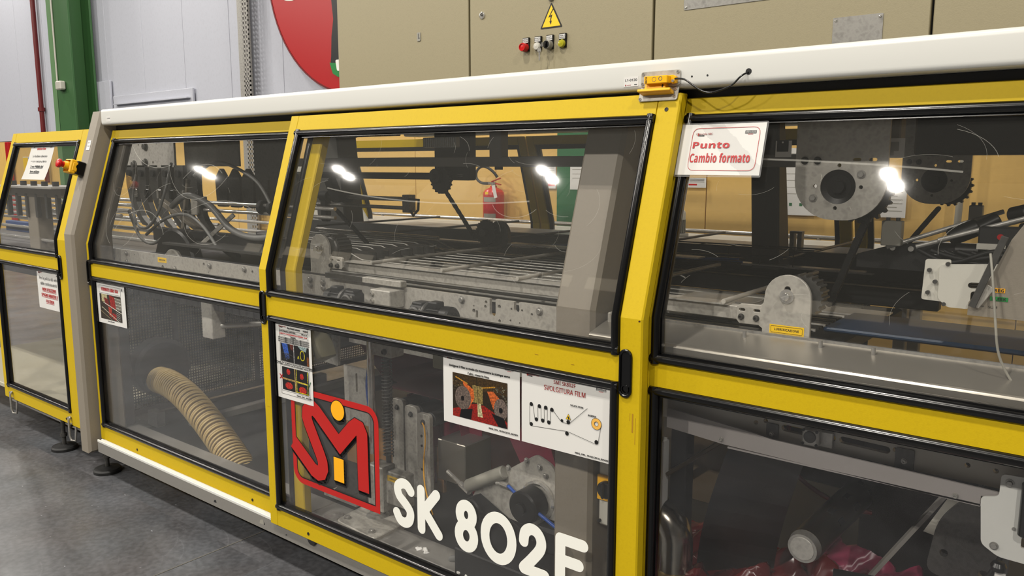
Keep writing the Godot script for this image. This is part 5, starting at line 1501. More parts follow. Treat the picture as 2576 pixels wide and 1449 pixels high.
	put(t, "guide_strip", MB.new().box(Vector3(-2.2, 1.17, -1.42), Vector3(2.8, 0.005, 0.03)), M.steel)
	for x in [-3.9, -3.2, -2.5, -1.8, -1.1]: put(t, "cross_rod", MB.new().tube([Vector3(x, 1.215, -1.29), Vector3(x, 1.215, -2.35)], 0.0065, 8), M.dark_steel)
	for k in 12: put(t, "deck_rib", MB.new().box(Vector3(-2.5, 1.128, -1.52 - k * 0.055), Vector3(4.4, 0.006, 0.01)), M.dark_steel)
	for x in [-1.55, -1.38, -1.30]:
		put(t, "cable_tie", MB.new().box(Vector3(x, 1.205, -1.20), Vector3(0.02, 0.015, 0.05)), M.black_matt)
	t = thing("cable_bundle", "loose bundle of black and blue cables along the lane edge", "cables", Vector3(-1.7, 1.23, -1.12))
	for k in 6:
		var y := 1.205 + 0.012 * (k % 3)
		var zz := -1.10 - 0.012 * k
		put(t, "cable", MB.new().tube(path([Vector3(-2.15, y, zz), Vector3(-1.95, y + 0.012 * sin(k * 2.0), zz), Vector3(-1.75, y + 0.015 * cos(k * 1.3), zz + 0.01), Vector3(-1.5, y - 0.005, zz), Vector3(-1.2, y + 0.01 * sin(k), zz - 0.01)], 3), 0.005, 6), [M.black_matt, M.blue_hose, M.black_plastic][k % 3 if k != 1 else 1])
	t = thing("cable_tray", "black wire cable tray above the dark lane", "cable tray", Vector3(-1.7, 1.2, -1.25))
	for q in [[1.255, -1.2], [1.225, -1.2], [1.255, -1.28]]: put(t, "wire", MB.new().tube([Vector3(-2.2, q[0], q[1]), Vector3(-0.95, q[0] + 0.01, q[1])], 0.003, 6), M.black_matt)
	for k in 10: put(t, "wire", MB.new().tube([Vector3(-2.15 + k * 0.125, 1.262, -1.28), Vector3(-2.15 + k * 0.125, 1.262, -1.2), Vector3(-2.15 + k * 0.125, 1.20, -1.2)], 0.0025, 6), M.black_matt)
	# overhead cross beam, hanger, shaft and chain drive
	t = thing("overhead_beam", "grey square overhead beam running behind all upper panes", "beam", Vector3(-2.2, 1.57, -0.9))
	put(t, "beam", MB.new().box(Vector3(-2.25, 1.585, -0.92), Vector3(2.75, 0.042, 0.04), 0.003), M.base_grey)
	put(t, "hanger", MB.new().box(Vector3(-2.19, 1.70, -0.92), Vector3(0.065, 0.20, 0.05), 0.003), M.base_grey)
	put(t, "stop_nut", MB.new().cyl(Vector3(-2.19, 1.552, -0.92), Vector3(-2.19, 1.566, -0.92), 0.018, 10), M.black_matt)
	put(t, "cable_gland", MB.new().cyl(Vector3(-1.62, 1.604, -0.92), Vector3(-1.62, 1.625, -0.92), 0.014, 10).tube(path([Vector3(-1.62, 1.625, -0.92), Vector3(-1.625, 1.67, -0.92), Vector3(-1.68, 1.72, -0.92), Vector3(-1.75, 1.74, -0.92)]), 0.004, 6), M.black_matt)
	t = thing("chain_drive", "black chain drive head with toothed wheel under the roof", "chain drive", Vector3(-2.6, 1.5, -1.0))
	put(t, "housing", MB.new().prism(rounded([Vector2(-2.66, 1.80), Vector2(-2.44, 1.80), Vector2(-2.44, 1.502), Vector2(-2.66, 1.502)], 0.012), -1.06, -1.02), M.black_matt)
	put(t, "toothed_wheel", sprocket(MB.new(), Vector3(-2.585, 1.502, -0.985), 0.062, 18, 0.02), M.black_steel)
	put(t, "hub", MB.new().cyl(Vector3(-2.60, 1.52, -1.0), Vector3(-2.60, 1.52, -0.95), 0.035, 20, 0.004).cyl(Vector3(-2.60, 1.52, -0.95), Vector3(-2.60, 1.52, -0.935), 0.014, 12), M.black_steel)
	put(t, "shaft", MB.new().tube([Vector3(-3.75, 1.520, -1.0), Vector3(-2.60, 1.520, -1.0)], 0.0165, 14), M.black_steel)
	put(t, "slot_mark", MB.new().box(Vector3(-2.50, 1.528, -1.018), Vector3(0.035, 0.003, 0.003)).box(Vector3(-2.50, 1.520, -1.018), Vector3(0.035, 0.003, 0.003)), M.steel)
	chain("black roller chain slanting down from the drive head", [Vector3(-2.615, 1.50, -1.0), Vector3(-2.385, 1.235, -1.0)], 0.016, 0.014, M.black_steel)
	t = thing("return_wheel", "black toothed return wheel beside a rounded plate on the lane", "toothed wheel", Vector3(-2.31, 1.2, -1.0))
	put(t, "toothed_wheel", sprocket(MB.new(), Vector3(-2.315, 1.275, -0.985), 0.058, 24, 0.016), M.black_steel)
	put(t, "hub", MB.new().cyl(Vector3(-2.315, 1.275, -0.98), Vector3(-2.315, 1.275, -0.955), 0.018, 16, 0.002), M.dark_steel)
	var rp := PackedVector2Array([Vector2(-2.31, 1.19), Vector2(-2.16, 1.19), Vector2(-2.16, 1.215), Vector2(-2.21, 1.22)])
	for q in arc2(Vector2(-2.268, 1.272), 0.055, 0.055, 0, 180, 12): rp.append(q)
	put(t, "plate_body", MB.new().prism(rp, -1.03, -1.01), M.dark_steel)
	chain("slack black chain hanging near the left of the lane", [Vector3(-3.05, 1.36, -0.75), Vector3(-2.83, 1.21, -0.75)], 0.018, 0.014, M.black_steel)
	# pale ribbed covers under the roof
	for q in [[-3.18, 0.68, 1.722, 0.028, 0], [-2.565, 0.205, 1.673, 0.046, 1]]:
		t = thing("ribbed_cover", ["long pale ribbed cover under the machine roof", "short pale ribbed cover above the chain drive head"][q[4]], "lamp", Vector3(q[0], q[2], -0.96))
		put(t, "cover", MB.new().box(Vector3(q[0], q[2], -0.965), Vector3(q[1], q[3], 0.03), 0.003), M.ribbed_white)
		for k in int(q[1] / 0.012): put(t, "prism_rib", MB.new().box(Vector3(q[0] - q[1] / 2 + 0.008 + k * 0.012, q[2], -0.949), Vector3(0.004, q[3] * 0.9, 0.004)), M.pvc_grey)
		put(t, "bracket", MB.new().box(Vector3(q[0], q[2] + 0.04, -0.985), Vector3(0.03, 0.11, 0.01)), M.dark_paint)
	# clamp arm at the left, by the pale sheet
	t = thing("clamp_arm", "grey clamp on two rods near the pale sheet", "clamp", Vector3(-3.4, 1.3, -1.1))
	put(t, "rod", MB.new().tube([Vector3(-4.2, 1.40, -1.15), Vector3(-2.98, 1.40, -1.15)], 0.012, 10), M.alu)
	put(t, "rod", MB.new().tube([Vector3(-4.2, 1.355, -1.15), Vector3(-2.98, 1.355, -1.15)], 0.010, 10), M.alu)
	put(t, "end_block", MB.new().box(Vector3(-2.97, 1.378, -1.15), Vector3(0.05, 0.09, 0.05), 0.003), M.plate)
	put(t, "clamp_head", MB.new().box(Vector3(-3.52, 1.44, -1.12), Vector3(0.06, 0.13, 0.05), 0.008, Basis(Vector3(0, 0, 1), 0.5)).cyl(Vector3(-3.47, 1.40, -1.19), Vector3(-3.47, 1.40, -1.09), 0.03, 14), M.black_matt)
	put(t, "collar", MB.new().cyl(Vector3(-3.66, 1.40, -1.15), Vector3(-3.60, 1.40, -1.15), 0.03, 16).box(Vector3(-3.63, 1.33, -1.15), Vector3(0.06, 0.14, 0.04), 0.01), M.black_matt)
	put(t, "hook", MB.new().tube([Vector3(-2.95, 1.40, -1.13), Vector3(-2.88, 1.40, -1.13), Vector3(-2.885, 1.35, -1.13), Vector3(-2.92, 1.32, -1.13), Vector3(-2.94, 1.345, -1.13)], 0.007, 8), M.black_matt)
	solo("pale_sheet", "tall pale slanted sheet hanging behind the clamp rods", "sheet", MB.new().prism(PackedVector2Array([Vector2(-5.25, 1.60), Vector2(-4.72, 1.60), Vector2(-4.35, 1.16), Vector2(-5.25, 1.16)]), -2.12, -2.11), M.pvc_white)
	solo("dark_column", "dark slanted column beside the pale sheet at the rear", "column", run_x(MB.new(), PackedVector2Array([Vector2(-1.62, 1.12), Vector2(-1.56, 1.80), Vector2(-1.72, 1.80), Vector2(-1.78, 1.12)]), -4.30, -4.02, 0.01), M.column_grey)
	# black sucker arms and hoses behind the hose door
	arms()

func arms() -> void:
	var t := thing("tool_plate", "pale drilled plate with bolts above a row of curved dark arms", "plate", Vector3(-4.55, 1.56, -0.6))
	put(t, "plate_body", MB.new().prism(PackedVector2Array([Vector2(-4.78, 1.56), Vector2(-4.22, 1.56), Vector2(-4.22, 1.72), Vector2(-4.72, 1.72)]), -0.612, -0.60, Transform3D.IDENTITY, [ring(Vector2(-4.60, 1.685), 0.006, 8), ring(Vector2(-4.40, 1.69), 0.006, 8), ring(Vector2(-4.45, 1.585), 0.009, 10)]), M.alu)
	for q in [Vector2(-4.52, 1.675), Vector2(-4.66, 1.575), Vector2(-4.53, 1.585)]: put(t, "bolt", bolt(MB.new(), Vector3(q.x, q.y, -0.60), 0.018), M.dark_steel)
	put(t, "crossbar", MB.new().box(Vector3(-3.9, 1.71, -0.62), Vector3(1.5, 0.012, 0.05)), M.pvc_grey)
	put(t, "back_plate", MB.new().box(Vector3(-3.95, 1.64, -0.66), Vector3(0.52, 0.15, 0.01)), M.dark_steel)
	put(t, "end_plate", MB.new().box(Vector3(-3.30, 1.60, -0.58), Vector3(0.28, 0.20, 0.01)), M.dark_steel)
	for k in 6:
		var x := -4.72 + k * 0.135
		var a := thing("curved_arm", "curved dark steel arm hanging in a row below the drilled plate", "arm", Vector3(x, 1.2, -0.6), "curved arms behind the hose door")
		put(a, "blade", MB.new().prism(PackedVector2Array([Vector2(x - 0.05, 1.57), Vector2(x + 0.042, 1.57), Vector2(x + 0.040, 1.44), Vector2(x + 0.05, 1.36), Vector2(x + 0.10, 1.28), Vector2(x + 0.17, 1.22), Vector2(x + 0.10, 1.23), Vector2(x + 0.02, 1.30), Vector2(x - 0.03, 1.38), Vector2(x - 0.055, 1.46)]), -0.63, -0.60), M.dark_steel)
		put(a, "pivot", MB.new().cyl(Vector3(x, 1.525, -0.6), Vector3(x, 1.525, -0.585), 0.02, 14), M.black_matt)
		put(a, "clip", MB.new().box(Vector3(x + 0.045, 1.41, -0.598), Vector3(0.02, 0.05, 0.02), 0.003), M.black_plastic if k % 2 else M.steel)
	for k in 6:
		var x := -4.02 + k * 0.125
		var a := thing("gripper_finger", "straight dark arm with a rounded head above two chrome rods", "arm", Vector3(x, 1.3, -0.75), "straight arms behind the hose door")
		put(a, "blade", MB.new().prism(rounded([Vector2(x - 0.048, 1.345), Vector2(x + 0.048, 1.345), Vector2(x + 0.055, 1.50), Vector2(x, 1.56), Vector2(x - 0.055, 1.50)], 0.02), -0.77, -0.75), M.dark_steel)
	t = thing("chrome_rods", "pair of chrome rods with black collars behind the hose door", "rods", Vector3(-3.6, 1.34, -0.62))
	for y in [1.375, 1.335]: put(t, "rod", MB.new().tube([Vector3(-4.0, y, -0.62), Vector3(-2.9, y, -0.62)], 0.009, 12), M.chrome)
	put(t, "end_block", MB.new().box(Vector3(-4.03, 1.355, -0.62), Vector3(0.07, 0.10, 0.06), 0.004), M.plate)
	for x in [-3.45, -3.37, -3.26]: put(t, "collar", MB.new().cyl(Vector3(x - 0.014, 1.365, -0.62), Vector3(x + 0.014, 1.365, -0.62), 0.035, 18, 0.004), M.black_matt)
	t = thing("arm_brace", "pair of crossed grey braces below the curved arms", "brace", Vector3(-4.0, 1.2, -0.5))
	put(t, "brace_bar", MB.new().bar(Vector3(-4.2, 1.38, -0.5), Vector3(-3.5, 1.12, -0.5), 0.03, 0.03, 0.002), M.post_grey)
	put(t, "brace_bar", MB.new().bar(Vector3(-3.95, 1.50, -0.52), Vector3(-4.06, 1.13, -0.52), 0.02, 0.02, 0.002), M.post_grey)
	put(t, "brace_bar", MB.new().bar(Vector3(-3.55, 1.33, -0.52), Vector3(-3.7, 1.16, -0.40), 0.02, 0.02, 0.002), M.plate)
	put(t, "dark_beam", MB.new().box(Vector3(-3.55, 1.205, -0.48), Vector3(1.35, 0.07, 0.05), 0.004), M.dark_paint)
	t = thing("cam_wheel", "large dark wheel with a pale hub half hidden behind the side plate", "wheel", Vector3(-3.85, 1.0, -0.36))
	put(t, "rim", MB.new().lathe([Vector2(0.10, -0.03), Vector2(0.18, -0.03), Vector2(0.19, -0.02), Vector2(0.19, 0.02), Vector2(0.18, 0.03), Vector2(0.10, 0.03)], 32, Transform3D(Basis(Vector3.RIGHT, Vector3(0, 0, 1), Vector3.DOWN), Vector3(-3.80, 1.07, -0.36))), M.black_steel)
	put(t, "hub", MB.new().cyl(Vector3(-3.8, 1.07, -0.40), Vector3(-3.8, 1.07, -0.32), 0.09, 24, 0.006), M.plate)
	# grey air hoses in loops
	var loops := [
		[Vector3(-4.35, 1.52, -0.45), Vector3(-4.35, 1.38, -0.42), Vector3(-4.25, 1.27, -0.38), Vector3(-4.10, 1.25, -0.36), Vector3(-3.98, 1.33, -0.36), Vector3(-3.95, 1.47, -0.40), Vector3(-4.0, 1.58, -0.46)],
		[Vector3(-4.0, 1.36, -0.45), Vector3(-3.8, 1.42, -0.42), Vector3(-3.6, 1.38, -0.42), Vector3(-3.42, 1.27, -0.42), Vector3(-3.22, 1.24, -0.42), Vector3(-3.0, 1.27, -0.42)],
		[Vector3(-3.72, 1.52, -0.42), Vector3(-3.55, 1.58, -0.42), Vector3(-3.40, 1.57, -0.42), Vector3(-3.2, 1.50, -0.42), Vector3(-3.1, 1.40, -0.42)],
		[Vector3(-4.15, 1.21, -0.38), Vector3(-3.95, 1.30, -0.38), Vector3(-3.75, 1.33, -0.38), Vector3(-3.6, 1.28, -0.38), Vector3(-3.48, 1.18, -0.38)],
		[Vector3(-4.28, 1.33, -0.36), Vector3(-4.18, 1.20, -0.36), Vector3(-4.05, 1.17, -0.36), Vector3(-3.9, 1.22, -0.36), Vector3(-3.78, 1.20, -0.36)],
	]
	for k in loops.size():
		solo("air_hose", ["grey air hose looping under the drilled plate", "grey air hose waving across the chrome rods", "grey air hose arching over the straight arms", "grey air hose bowed over the cam wheel", "grey air hose sagging beside the cam wheel"][k], "hose", MB.new().tube(path(loops[k], 6), 0.008 if k != 1 else 0.016, 8), M.hose_grey)

# ---------------------------------------------------------------- inside, right: format change side
func drive_plate(label: String, shift: Vector3) -> void:
	var c := Vector2(-0.627, 1.517)
	var t := thing("drive_plate", label, "plate", Vector3(c.x, 1.43, -0.35) + shift)
	var T := Transform3D(Basis.IDENTITY, Vector3(0, 0, -0.35) + shift)
	var p := PackedVector2Array([Vector2(-0.513, 1.78), Vector2(-0.735, 1.78), Vector2(-0.735, 1.54)])
	for q in arc2(Vector2(-0.637, 1.532), 0.098, 0.098, 180, 270, 10): p.append(q)
	for q in arc2(Vector2(-0.611, 1.532), 0.098, 0.098, 270, 360, 10): p.append(q)
	var hs := [ring(c, 0.043, 28)]
	for q in [Vector2(-0.626, 1.570), Vector2(-0.683, 1.518), Vector2(-0.572, 1.517), Vector2(-0.631, 1.464)]: hs.append(ring(q, 0.005, 10))
	for q in [-0.585, -0.548]: hs.append(slot(Vector2(q - 0.006, 1.584), Vector2(q + 0.006, 1.584), 0.004, 4))
	put(t, "plate_body", MB.new().prism(p, -0.010, 0.0, T, hs), M.plate)
	put(t, "bearing", MB.new().lathe([Vector2(0.043, -0.03), Vector2(0.043, -0.004), Vector2(0.030, -0.008), Vector2(0.018, -0.008), Vector2(0.016, 0.004), Vector2(0, 0.004)], 28, Transform3D(Basis(Vector3.RIGHT, Vector3(0, 0, 1), Vector3.DOWN), T * Vector3(c.x, c.y, 0))), M.black_steel)
	for q in [Vector2(-0.712, 1.582), Vector2(-0.680, 1.582)]: put(t, "socket_screw", socket(MB.new(), T * Vector3(q.x, q.y, 0), 0.0075), M.black_steel)
	for q in [Vector2(-0.573, 1.548), Vector2(-0.686, 1.488)]: put(t, "nut", bolt(MB.new(), T * Vector3(q.x, q.y, 0), 0.0078), M.steel)
	put(t, "toothed_wheel", sprocket(MB.new(), T * Vector3(-0.585, 1.50, -0.06), 0.075, 20, 0.02), M.black_steel)

func inside_right() -> void:
	drive_plate("large grey drive plate with a round bearing opening, close behind the pane", Vector3.ZERO)
	drive_plate("large grey drive plate hanging deeper in the machine under the dark box", Vector3(0, 0, -1.10))
	chain("dark open roller chain running down from the near drive plate", [Vector3(-0.565, 1.44, -0.40), Vector3(-0.645, 1.21, -0.40)], 0.020, 0.016, M.black_steel)
	chain("dark chain running down from the deeper drive plate", [Vector3(-0.60, 1.42, -1.42), Vector3(-0.74, 1.22, -1.42)], 0.020, 0.016, M.black_steel)
	# greasing plate
	var t := thing("bearing_plate", "grey rounded plate with a yellow greasing label", "bearing plate", Vector3(-0.70, 1.07, -0.24))
	var p := PackedVector2Array([Vector2(-0.760, 1.02), Vector2(-0.640, 1.02), Vector2(-0.641, 1.24)])
	for q in arc2(Vector2(-0.6995, 1.242), 0.0585, 0.0585, 0, 180, 16): p.append(q)
	for q in [Vector2(-0.760, 1.225), Vector2(-0.767, 1.217), Vector2(-0.820, 1.216), Vector2(-0.830, 1.208), Vector2(-0.831, 1.174), Vector2(-0.822, 1.164), Vector2(-0.771, 1.165), Vector2(-0.761, 1.158)]: p.append(q)
	put(t, "plate_body", MB.new().prism(p, -0.25, -0.24, Transform3D.IDENTITY, [slot(Vector2(-0.7005, 1.255), Vector2(-0.7005, 1.264), 0.008, 5), slot(Vector2(-0.821, 1.2005), Vector2(-0.811, 1.2005), 0.0035, 4), slot(Vector2(-0.782, 1.2015), Vector2(-0.771, 1.2015), 0.0035, 4)], 0.001), M.plate)
	put(t, "axle_nut", MB.new().cyl(Vector3(-0.7005, 1.247, -0.24), Vector3(-0.7005, 1.247, -0.236), 0.018, 20).cyl(Vector3(-0.7005, 1.247, -0.236), Vector3(-0.7005, 1.247, -0.225), 0.011, 6, 0.001), M.chrome)
	for q in [-0.817, -0.777]: put(t, "socket_screw", socket(MB.new(), Vector3(q, 1.182, -0.24), 0.0065), M.dark_steel)
	put(t, "wheel", sprocket(MB.new(), Vector3(-0.675, 1.245, -0.29), 0.056, 22, 0.05), M.dark_steel)
	var l := tape_label("lubrication_label", "yellow framed label on the rounded greasing plate", Transform3D(Basis.IDENTITY, Vector3(-0.6975, 1.161, -0.24)), 0.087, 0.023, [["LUBRIFICAZIONE", 0.0058, 0, 0, 0.062]], "ink_yellow", "ink_black")
	frame_line(l, Transform3D(Basis.IDENTITY, Vector3(-0.6975, 1.161, -0.24)), -0.040, -0.0085, 0.040, 0.0085, 0.0006, 0.003)
	# stainless cover with rounded front edge
	t = thing("steel_cover", "long stainless cover with a rounded shining edge below the notice", "cover", Vector3(-0.4, 1.0, -0.12))
	var cp := []
	for q in arc2(Vector2(-0.112, 1.103), 0.012, 0.012, 20, 100, 6): cp.append(q)
	var pr := PackedVector2Array([Vector2(-0.102, 0.985)])
	for q in cp: pr.append(q)
	for q in [Vector2(-0.225, 1.145), Vector2(-0.225, 1.139), Vector2(-0.112, 1.108), Vector2(-0.105, 1.100), Vector2(-0.105, 0.985)]: pr.append(q)
	put(t, "bent_sheet", run_x(MB.new(), pr, -1.195, 0.55), M.steel_soft)
	put(t, "edge_strip", MB.new().box(Vector3(-0.32, 1.147, -0.23), Vector3(1.75, 0.008, 0.01)), M.steel)
	put(t, "end_bracket", MB.new().box(Vector3(-1.18, 1.095, -0.215), Vector3(0.012, 0.13, 0.07), 0.003), M.plate)
	put(t, "stud", socket(MB.new(), Vector3(-1.172, 1.135, -0.19), 0.008, Vector3(1, 0, 0)), M.chrome)
	for x in [-0.79, -0.60, -0.48]: put(t, "stud", MB.new().cyl(Vector3(x, 1.13, -0.20), Vector3(x, 1.155, -0.20), 0.005, 10), M.steel)
	# white drilled plates and the grey slotted sheet
	t = thing("setting_plate", "pale drilled setting plates screwed together at the outfeed", "plate", Vector3(-0.32, 1.26, -0.22))
	put(t, "back_sheet", MB.new().prism(rounded([Vector2(-0.394, 1.274), Vector2(-0.345, 1.272), Vector2(-0.34, 1.366), Vector2(-0.391, 1.364)], 0.005), -0.232, -0.226), M.pvc_white)
	put(t, "front_sheet", MB.new().prism(rounded([Vector2(-0.361, 1.355), Vector2(-0.245, 1.364), Vector2(-0.245, 1.30), Vector2(-0.297, 1.302), Vector2(-0.297, 1.262), Vector2(-0.341, 1.262), Vector2(-0.360, 1.28)], 0.008), -0.226, -0.220, Transform3D.IDENTITY, [slot(Vector2(-0.297, 1.314), Vector2(-0.262, 1.3155), 0.0065, 5)]), M.pvc_white)
	for q in [[-0.381, 1.341], [-0.381, 1.291], [-0.345, 1.357], [-0.347, 1.268], [-0.368, 1.316]]: put(t, "screw", MB.new().cyl(Vector3(q[0], q[1], -0.226), Vector3(q[0], q[1], -0.2175), 0.0045, 12), M.dark_steel)
	t = thing("slant_sheet", "grey slanted sheet with coloured format tags", "sheet", Vector3(-0.2, 1.25, -0.2))
	put(t, "sheet", MB.new().prism(PackedVector2Array([Vector2(-0.297, 1.252), Vector2(0.20, 1.25), Vector2(0.20, 1.60), Vector2(-0.12, 1.60), Vector2(-0.228, 1.418), Vector2(-0.262, 1.330), Vector2(-0.297, 1.28)]), -0.208, -0.202), M.post_grey)
	put(t, "pointer", MB.new().bar(Vector3(-0.238, 1.425, -0.19), Vector3(-0.288, 1.272, -0.19), 0.006, 0.014, 0.001), M.dark_steel)
	put(t, "pointer_arm", MB.new().bar(Vector3(-0.256, 1.318, -0.196), Vector3(-0.283, 1.273, -0.196), 0.004, 0.016, 0.001), M.plate)
	put(t, "screw", socket(MB.new(), Vector3(-0.266, 1.313, -0.202), 0.005), M.chrome)
	put(t, "tick", MB.new().box(Vector3(-0.2555, 1.312, -0.2015), Vector3(0.005, 0.002, 0.001)).box(Vector3(-0.266, 1.295, -0.2015), Vector3(0.006, 0.003, 0.001)), M.paper)
	put(t, "tag", MB.new().box(Vector3(-0.2415, 1.3105, -0.2015), Vector3(0.021, 0.0095, 0.001)), M.vinyl_yellow)
	words(t, "lettering", "REG", 0.0062, M.ink_black, Vector3(-0.2415, 1.3105, -0.2006), Basis.IDENTITY, 0.017)
	put(t, "tag", MB.new().box(Vector3(-0.241, 1.2925, -0.2015), Vector3(0.033, 0.009, 0.001)), M.green_bright)
	words(t, "lettering", "SLEEK", 0.006, M.ink_black, Vector3(-0.241, 1.2925, -0.2006), Basis.IDENTITY, 0.026)
	words(t, "lettering", "SLIM", 0.005, M.ink_black, Vector3(-0.251, 1.274, -0.2015), Basis.IDENTITY, 0.016, "sans")
	put(t, "ink_dash", MB.new().box(Vector3(-0.272, 1.2745, -0.2016), Vector3(0.010, 0.0012, 0.0006)), M.ink_black)
	solo("signal_cable", "thin pale cable hanging in front of the slanted sheet", "cable", MB.new().tube(path([Vector3(-0.262, 1.388, -0.19), Vector3(-0.252, 1.338, -0.175), Vector3(-0.240, 1.258, -0.165), Vector3(-0.230, 1.191, -0.165), Vector3(-0.214, 1.149, -0.17), Vector3(-0.191, 1.112, -0.175)]), 0.0026, 8), M.pvc_grey)
	# grey sensor boxes with two glands
	var k := 0
	for q in [[-0.528, 1.397, -0.5, 0.048, 0.064], [-0.403, 1.435, -0.9, 0.034, 0.044]]:
		t = thing("sensor_box", ["grey sensor box with two glands on the black arm", "smaller grey sensor box with two glands deeper inside"][k], "sensor", Vector3(q[0], q[1] - q[4] / 2, q[2]))
		put(t, "box", MB.new().box(Vector3(q[0], q[1], q[2]), Vector3(q[3], q[4], 0.03), 0.002), M.pvc_grey)
		for s in [-1, 1]: put(t, "gland", MB.new().cyl(Vector3(q[0] + s * q[3] * 0.25, q[1] + q[4] / 2, q[2]), Vector3(q[0] + s * q[3] * 0.25, q[1] + q[4] / 2 + 0.008, q[2]), 0.0055, 10), M.dark_steel)
		k += 1
	# black arm with bright buttons and linkage rods
	t = thing("linkage_arm", "black linkage arm with two bright pivots and steel rods", "linkage", Vector3(-0.45, 1.3, -0.55))
	put(t, "arm_plate", MB.new().prism(PackedVector2Array([Vector2(-0.62, 1.335), Vector2(-0.54, 1.362), Vector2(-0.47, 1.372), Vector2(-0.30, 1.375), Vector2(-0.12, 1.39), Vector2(-0.12, 1.30), Vector2(-0.62, 1.30)]), -0.57, -0.53), M.black_matt)
	for x in [-0.530, -0.486]: put(t, "pivot", MB.new().cyl(Vector3(x, 1.357, -0.53), Vector3(x, 1.357, -0.52), 0.007, 16), M.chrome)
	for q in [[Vector3(-0.54, 1.36, -0.50), Vector3(-0.30, 1.455, -0.62)], [Vector3(-0.47, 1.365, -0.50), Vector3(-0.16, 1.47, -0.56)], [Vector3(-0.42, 1.385, -0.50), Vector3(-0.20, 1.46, -0.50)]]: put(t, "rod", MB.new().tube(q, 0.006, 10), M.alu)
	put(t, "rod_end", MB.new().cyl(Vector3(-0.40, 1.39, -0.52), Vector3(-0.34, 1.42, -0.54), 0.022, 16, 0.004).cyl(Vector3(-0.34, 1.415, -0.53), Vector3(-0.30, 1.44, -0.55), 0.018, 14, 0.003).cyl(Vector3(-0.38, 1.36, -0.51), Vector3(-0.33, 1.36, -0.51), 0.02, 14), M.black_steel)
	for q in [[-0.255, 1.455, 0.020], [-0.20, 1.47, 0.026], [-0.155, 1.49, 0.022], [-0.23, 1.42, 0.018]]: put(t, "joint_knuckle", MB.new().cyl(Vector3(q[0] - 0.02, q[1] - 0.006, -0.55), Vector3(q[0] + 0.02, q[1] + 0.006, -0.53), q[2], 14, 0.004), M.black_steel)
	put(t, "valve_block", MB.new().box(Vector3(-0.285, 1.40, -0.50), Vector3(0.09, 0.05, 0.05), 0.004), M.black_matt)
	put(t, "red_button", MB.new().cyl(Vector3(-0.283, 1.402, -0.475), Vector3(-0.283, 1.402, -0.470), 0.007, 14), M.red_paint)
	put(t, "fitting", MB.new().cyl(Vector3(-0.425, 1.352, -0.50), Vector3(-0.385, 1.352, -0.50), 0.007, 12).cyl(Vector3(-0.31, 1.36, -0.48), Vector3(-0.285, 1.36, -0.48), 0.010, 8), M.chrome)
	put(t, "white_clip", MB.new().box(Vector3(-0.30, 1.378, -0.475), Vector3(0.06, 0.014, 0.02)), M.pvc_white)
	for j in 5: put(t, "cable", MB.new().tube(path([Vector3(-0.46 + j * 0.03, 1.36, -0.48), Vector3(-0.38 + j * 0.03, 1.335 + 0.01 * (j % 2), -0.46), Vector3(-0.28 + j * 0.02, 1.37 - 0.008 * j, -0.46), Vector3(-0.16, 1.35 + 0.02 * j, -0.50)]), 0.006, 7), M.black_matt)
	# grooved bracket, dark column, rear details
	t = thing("grooved_bracket", "grey upright bracket with a centre groove on the rear lane", "bracket", Vector3(-1.12, 1.22, -1.5))
	for s in [-0.015, 0.015]: put(t, "leg", MB.new().box(Vector3(-1.119 + s, 1.268, -1.5), Vector3(0.019, 0.08, 0.03), 0.002), M.plate)
	put(t, "cap", MB.new().box(Vector3(-1.119, 1.305, -1.5), Vector3(0.05, 0.008, 0.03), 0.001), M.plate)
	var col := PackedVector2Array([Vector2(-1.24, 1.80), Vector2(-1.30, 1.80), Vector2(-1.44, 1.17), Vector2(-1.32, 1.17)])
	solo("rear_column", "dark slanted column behind the red notice", "column", run_x(MB.new(), col, -1.23, -1.12, 0.006), M.column_grey)
	solo("blue_tray", "long blue plastic tray seen low through the slanted pane", "tray", MB.new().box(Vector3(-0.20, 1.165, -0.42), Vector3(0.85, 0.012, 0.26), 0.004), M.blue_tray)
	t = thing("cross_sheet", "pale slotted steel strips between the lanes", "strips", Vector3(-0.95, 1.15, -0.6))
	put(t, "strip", MB.new().prism(rect(-1.15, -0.66, -0.55, -0.56), 1.160, 1.164, Transform3D(Basis(Vector3.RIGHT, Vector3(0, 0, 1), Vector3.UP), Vector3.ZERO)), M.alu)
	put(t, "strip", MB.new().prism(rect(-1.15, -0.48, -0.78, -0.36), 1.150, 1.154, Transform3D(Basis(Vector3.RIGHT, Vector3(0, 0, 1), Vector3.UP), Vector3.ZERO), [slot(Vector2(-0.95, -0.40), Vector2(-0.84, -0.40), 0.015, 6)]), M.alu)
	# notices and a white sheet hanging inside
	var hn := [[-0.772, 1.612, -0.36, 0.042, 0.042, "black square taped over a small white paper beside the drive plate"], [-0.52, 1.612, -0.42, 0.050, 0.048, "folded white slip with a faint drawing behind the pane"]]
	for i in 2:
		var q: Array = hn[i]
		t = thing("paper_slip", q[5], "paper", Vector3(q[0], q[1], q[2]))
		put(t, "sheet", MB.new().box(Vector3(q[0], q[1], q[2]), Vector3(q[3], q[4], 0.001)), M.paper)
		if i == 0:
			put(t, "black_square", MB.new().box(Vector3(q[0] - 0.002, q[1] + 0.008, q[2] + 0.001), Vector3(0.030, 0.030, 0.001)), M.black_matt)
			put(t, "white_spot", MB.new().cyl(Vector3(q[0] - 0.002, q[1] + 0.017, q[2] + 0.0015), Vector3(q[0] - 0.002, q[1] + 0.017, q[2] + 0.002), 0.0025, 10), M.paper)
		else:
			put(t, "drawing", MB.new().box(Vector3(q[0], q[1] + 0.004, q[2] + 0.001), Vector3(0.024, 0.022, 0.0005)).box(Vector3(q[0] - 0.008, q[1] - 0.012, q[2] + 0.001), Vector3(0.018, 0.012, 0.0005)), M.pvc_grey)
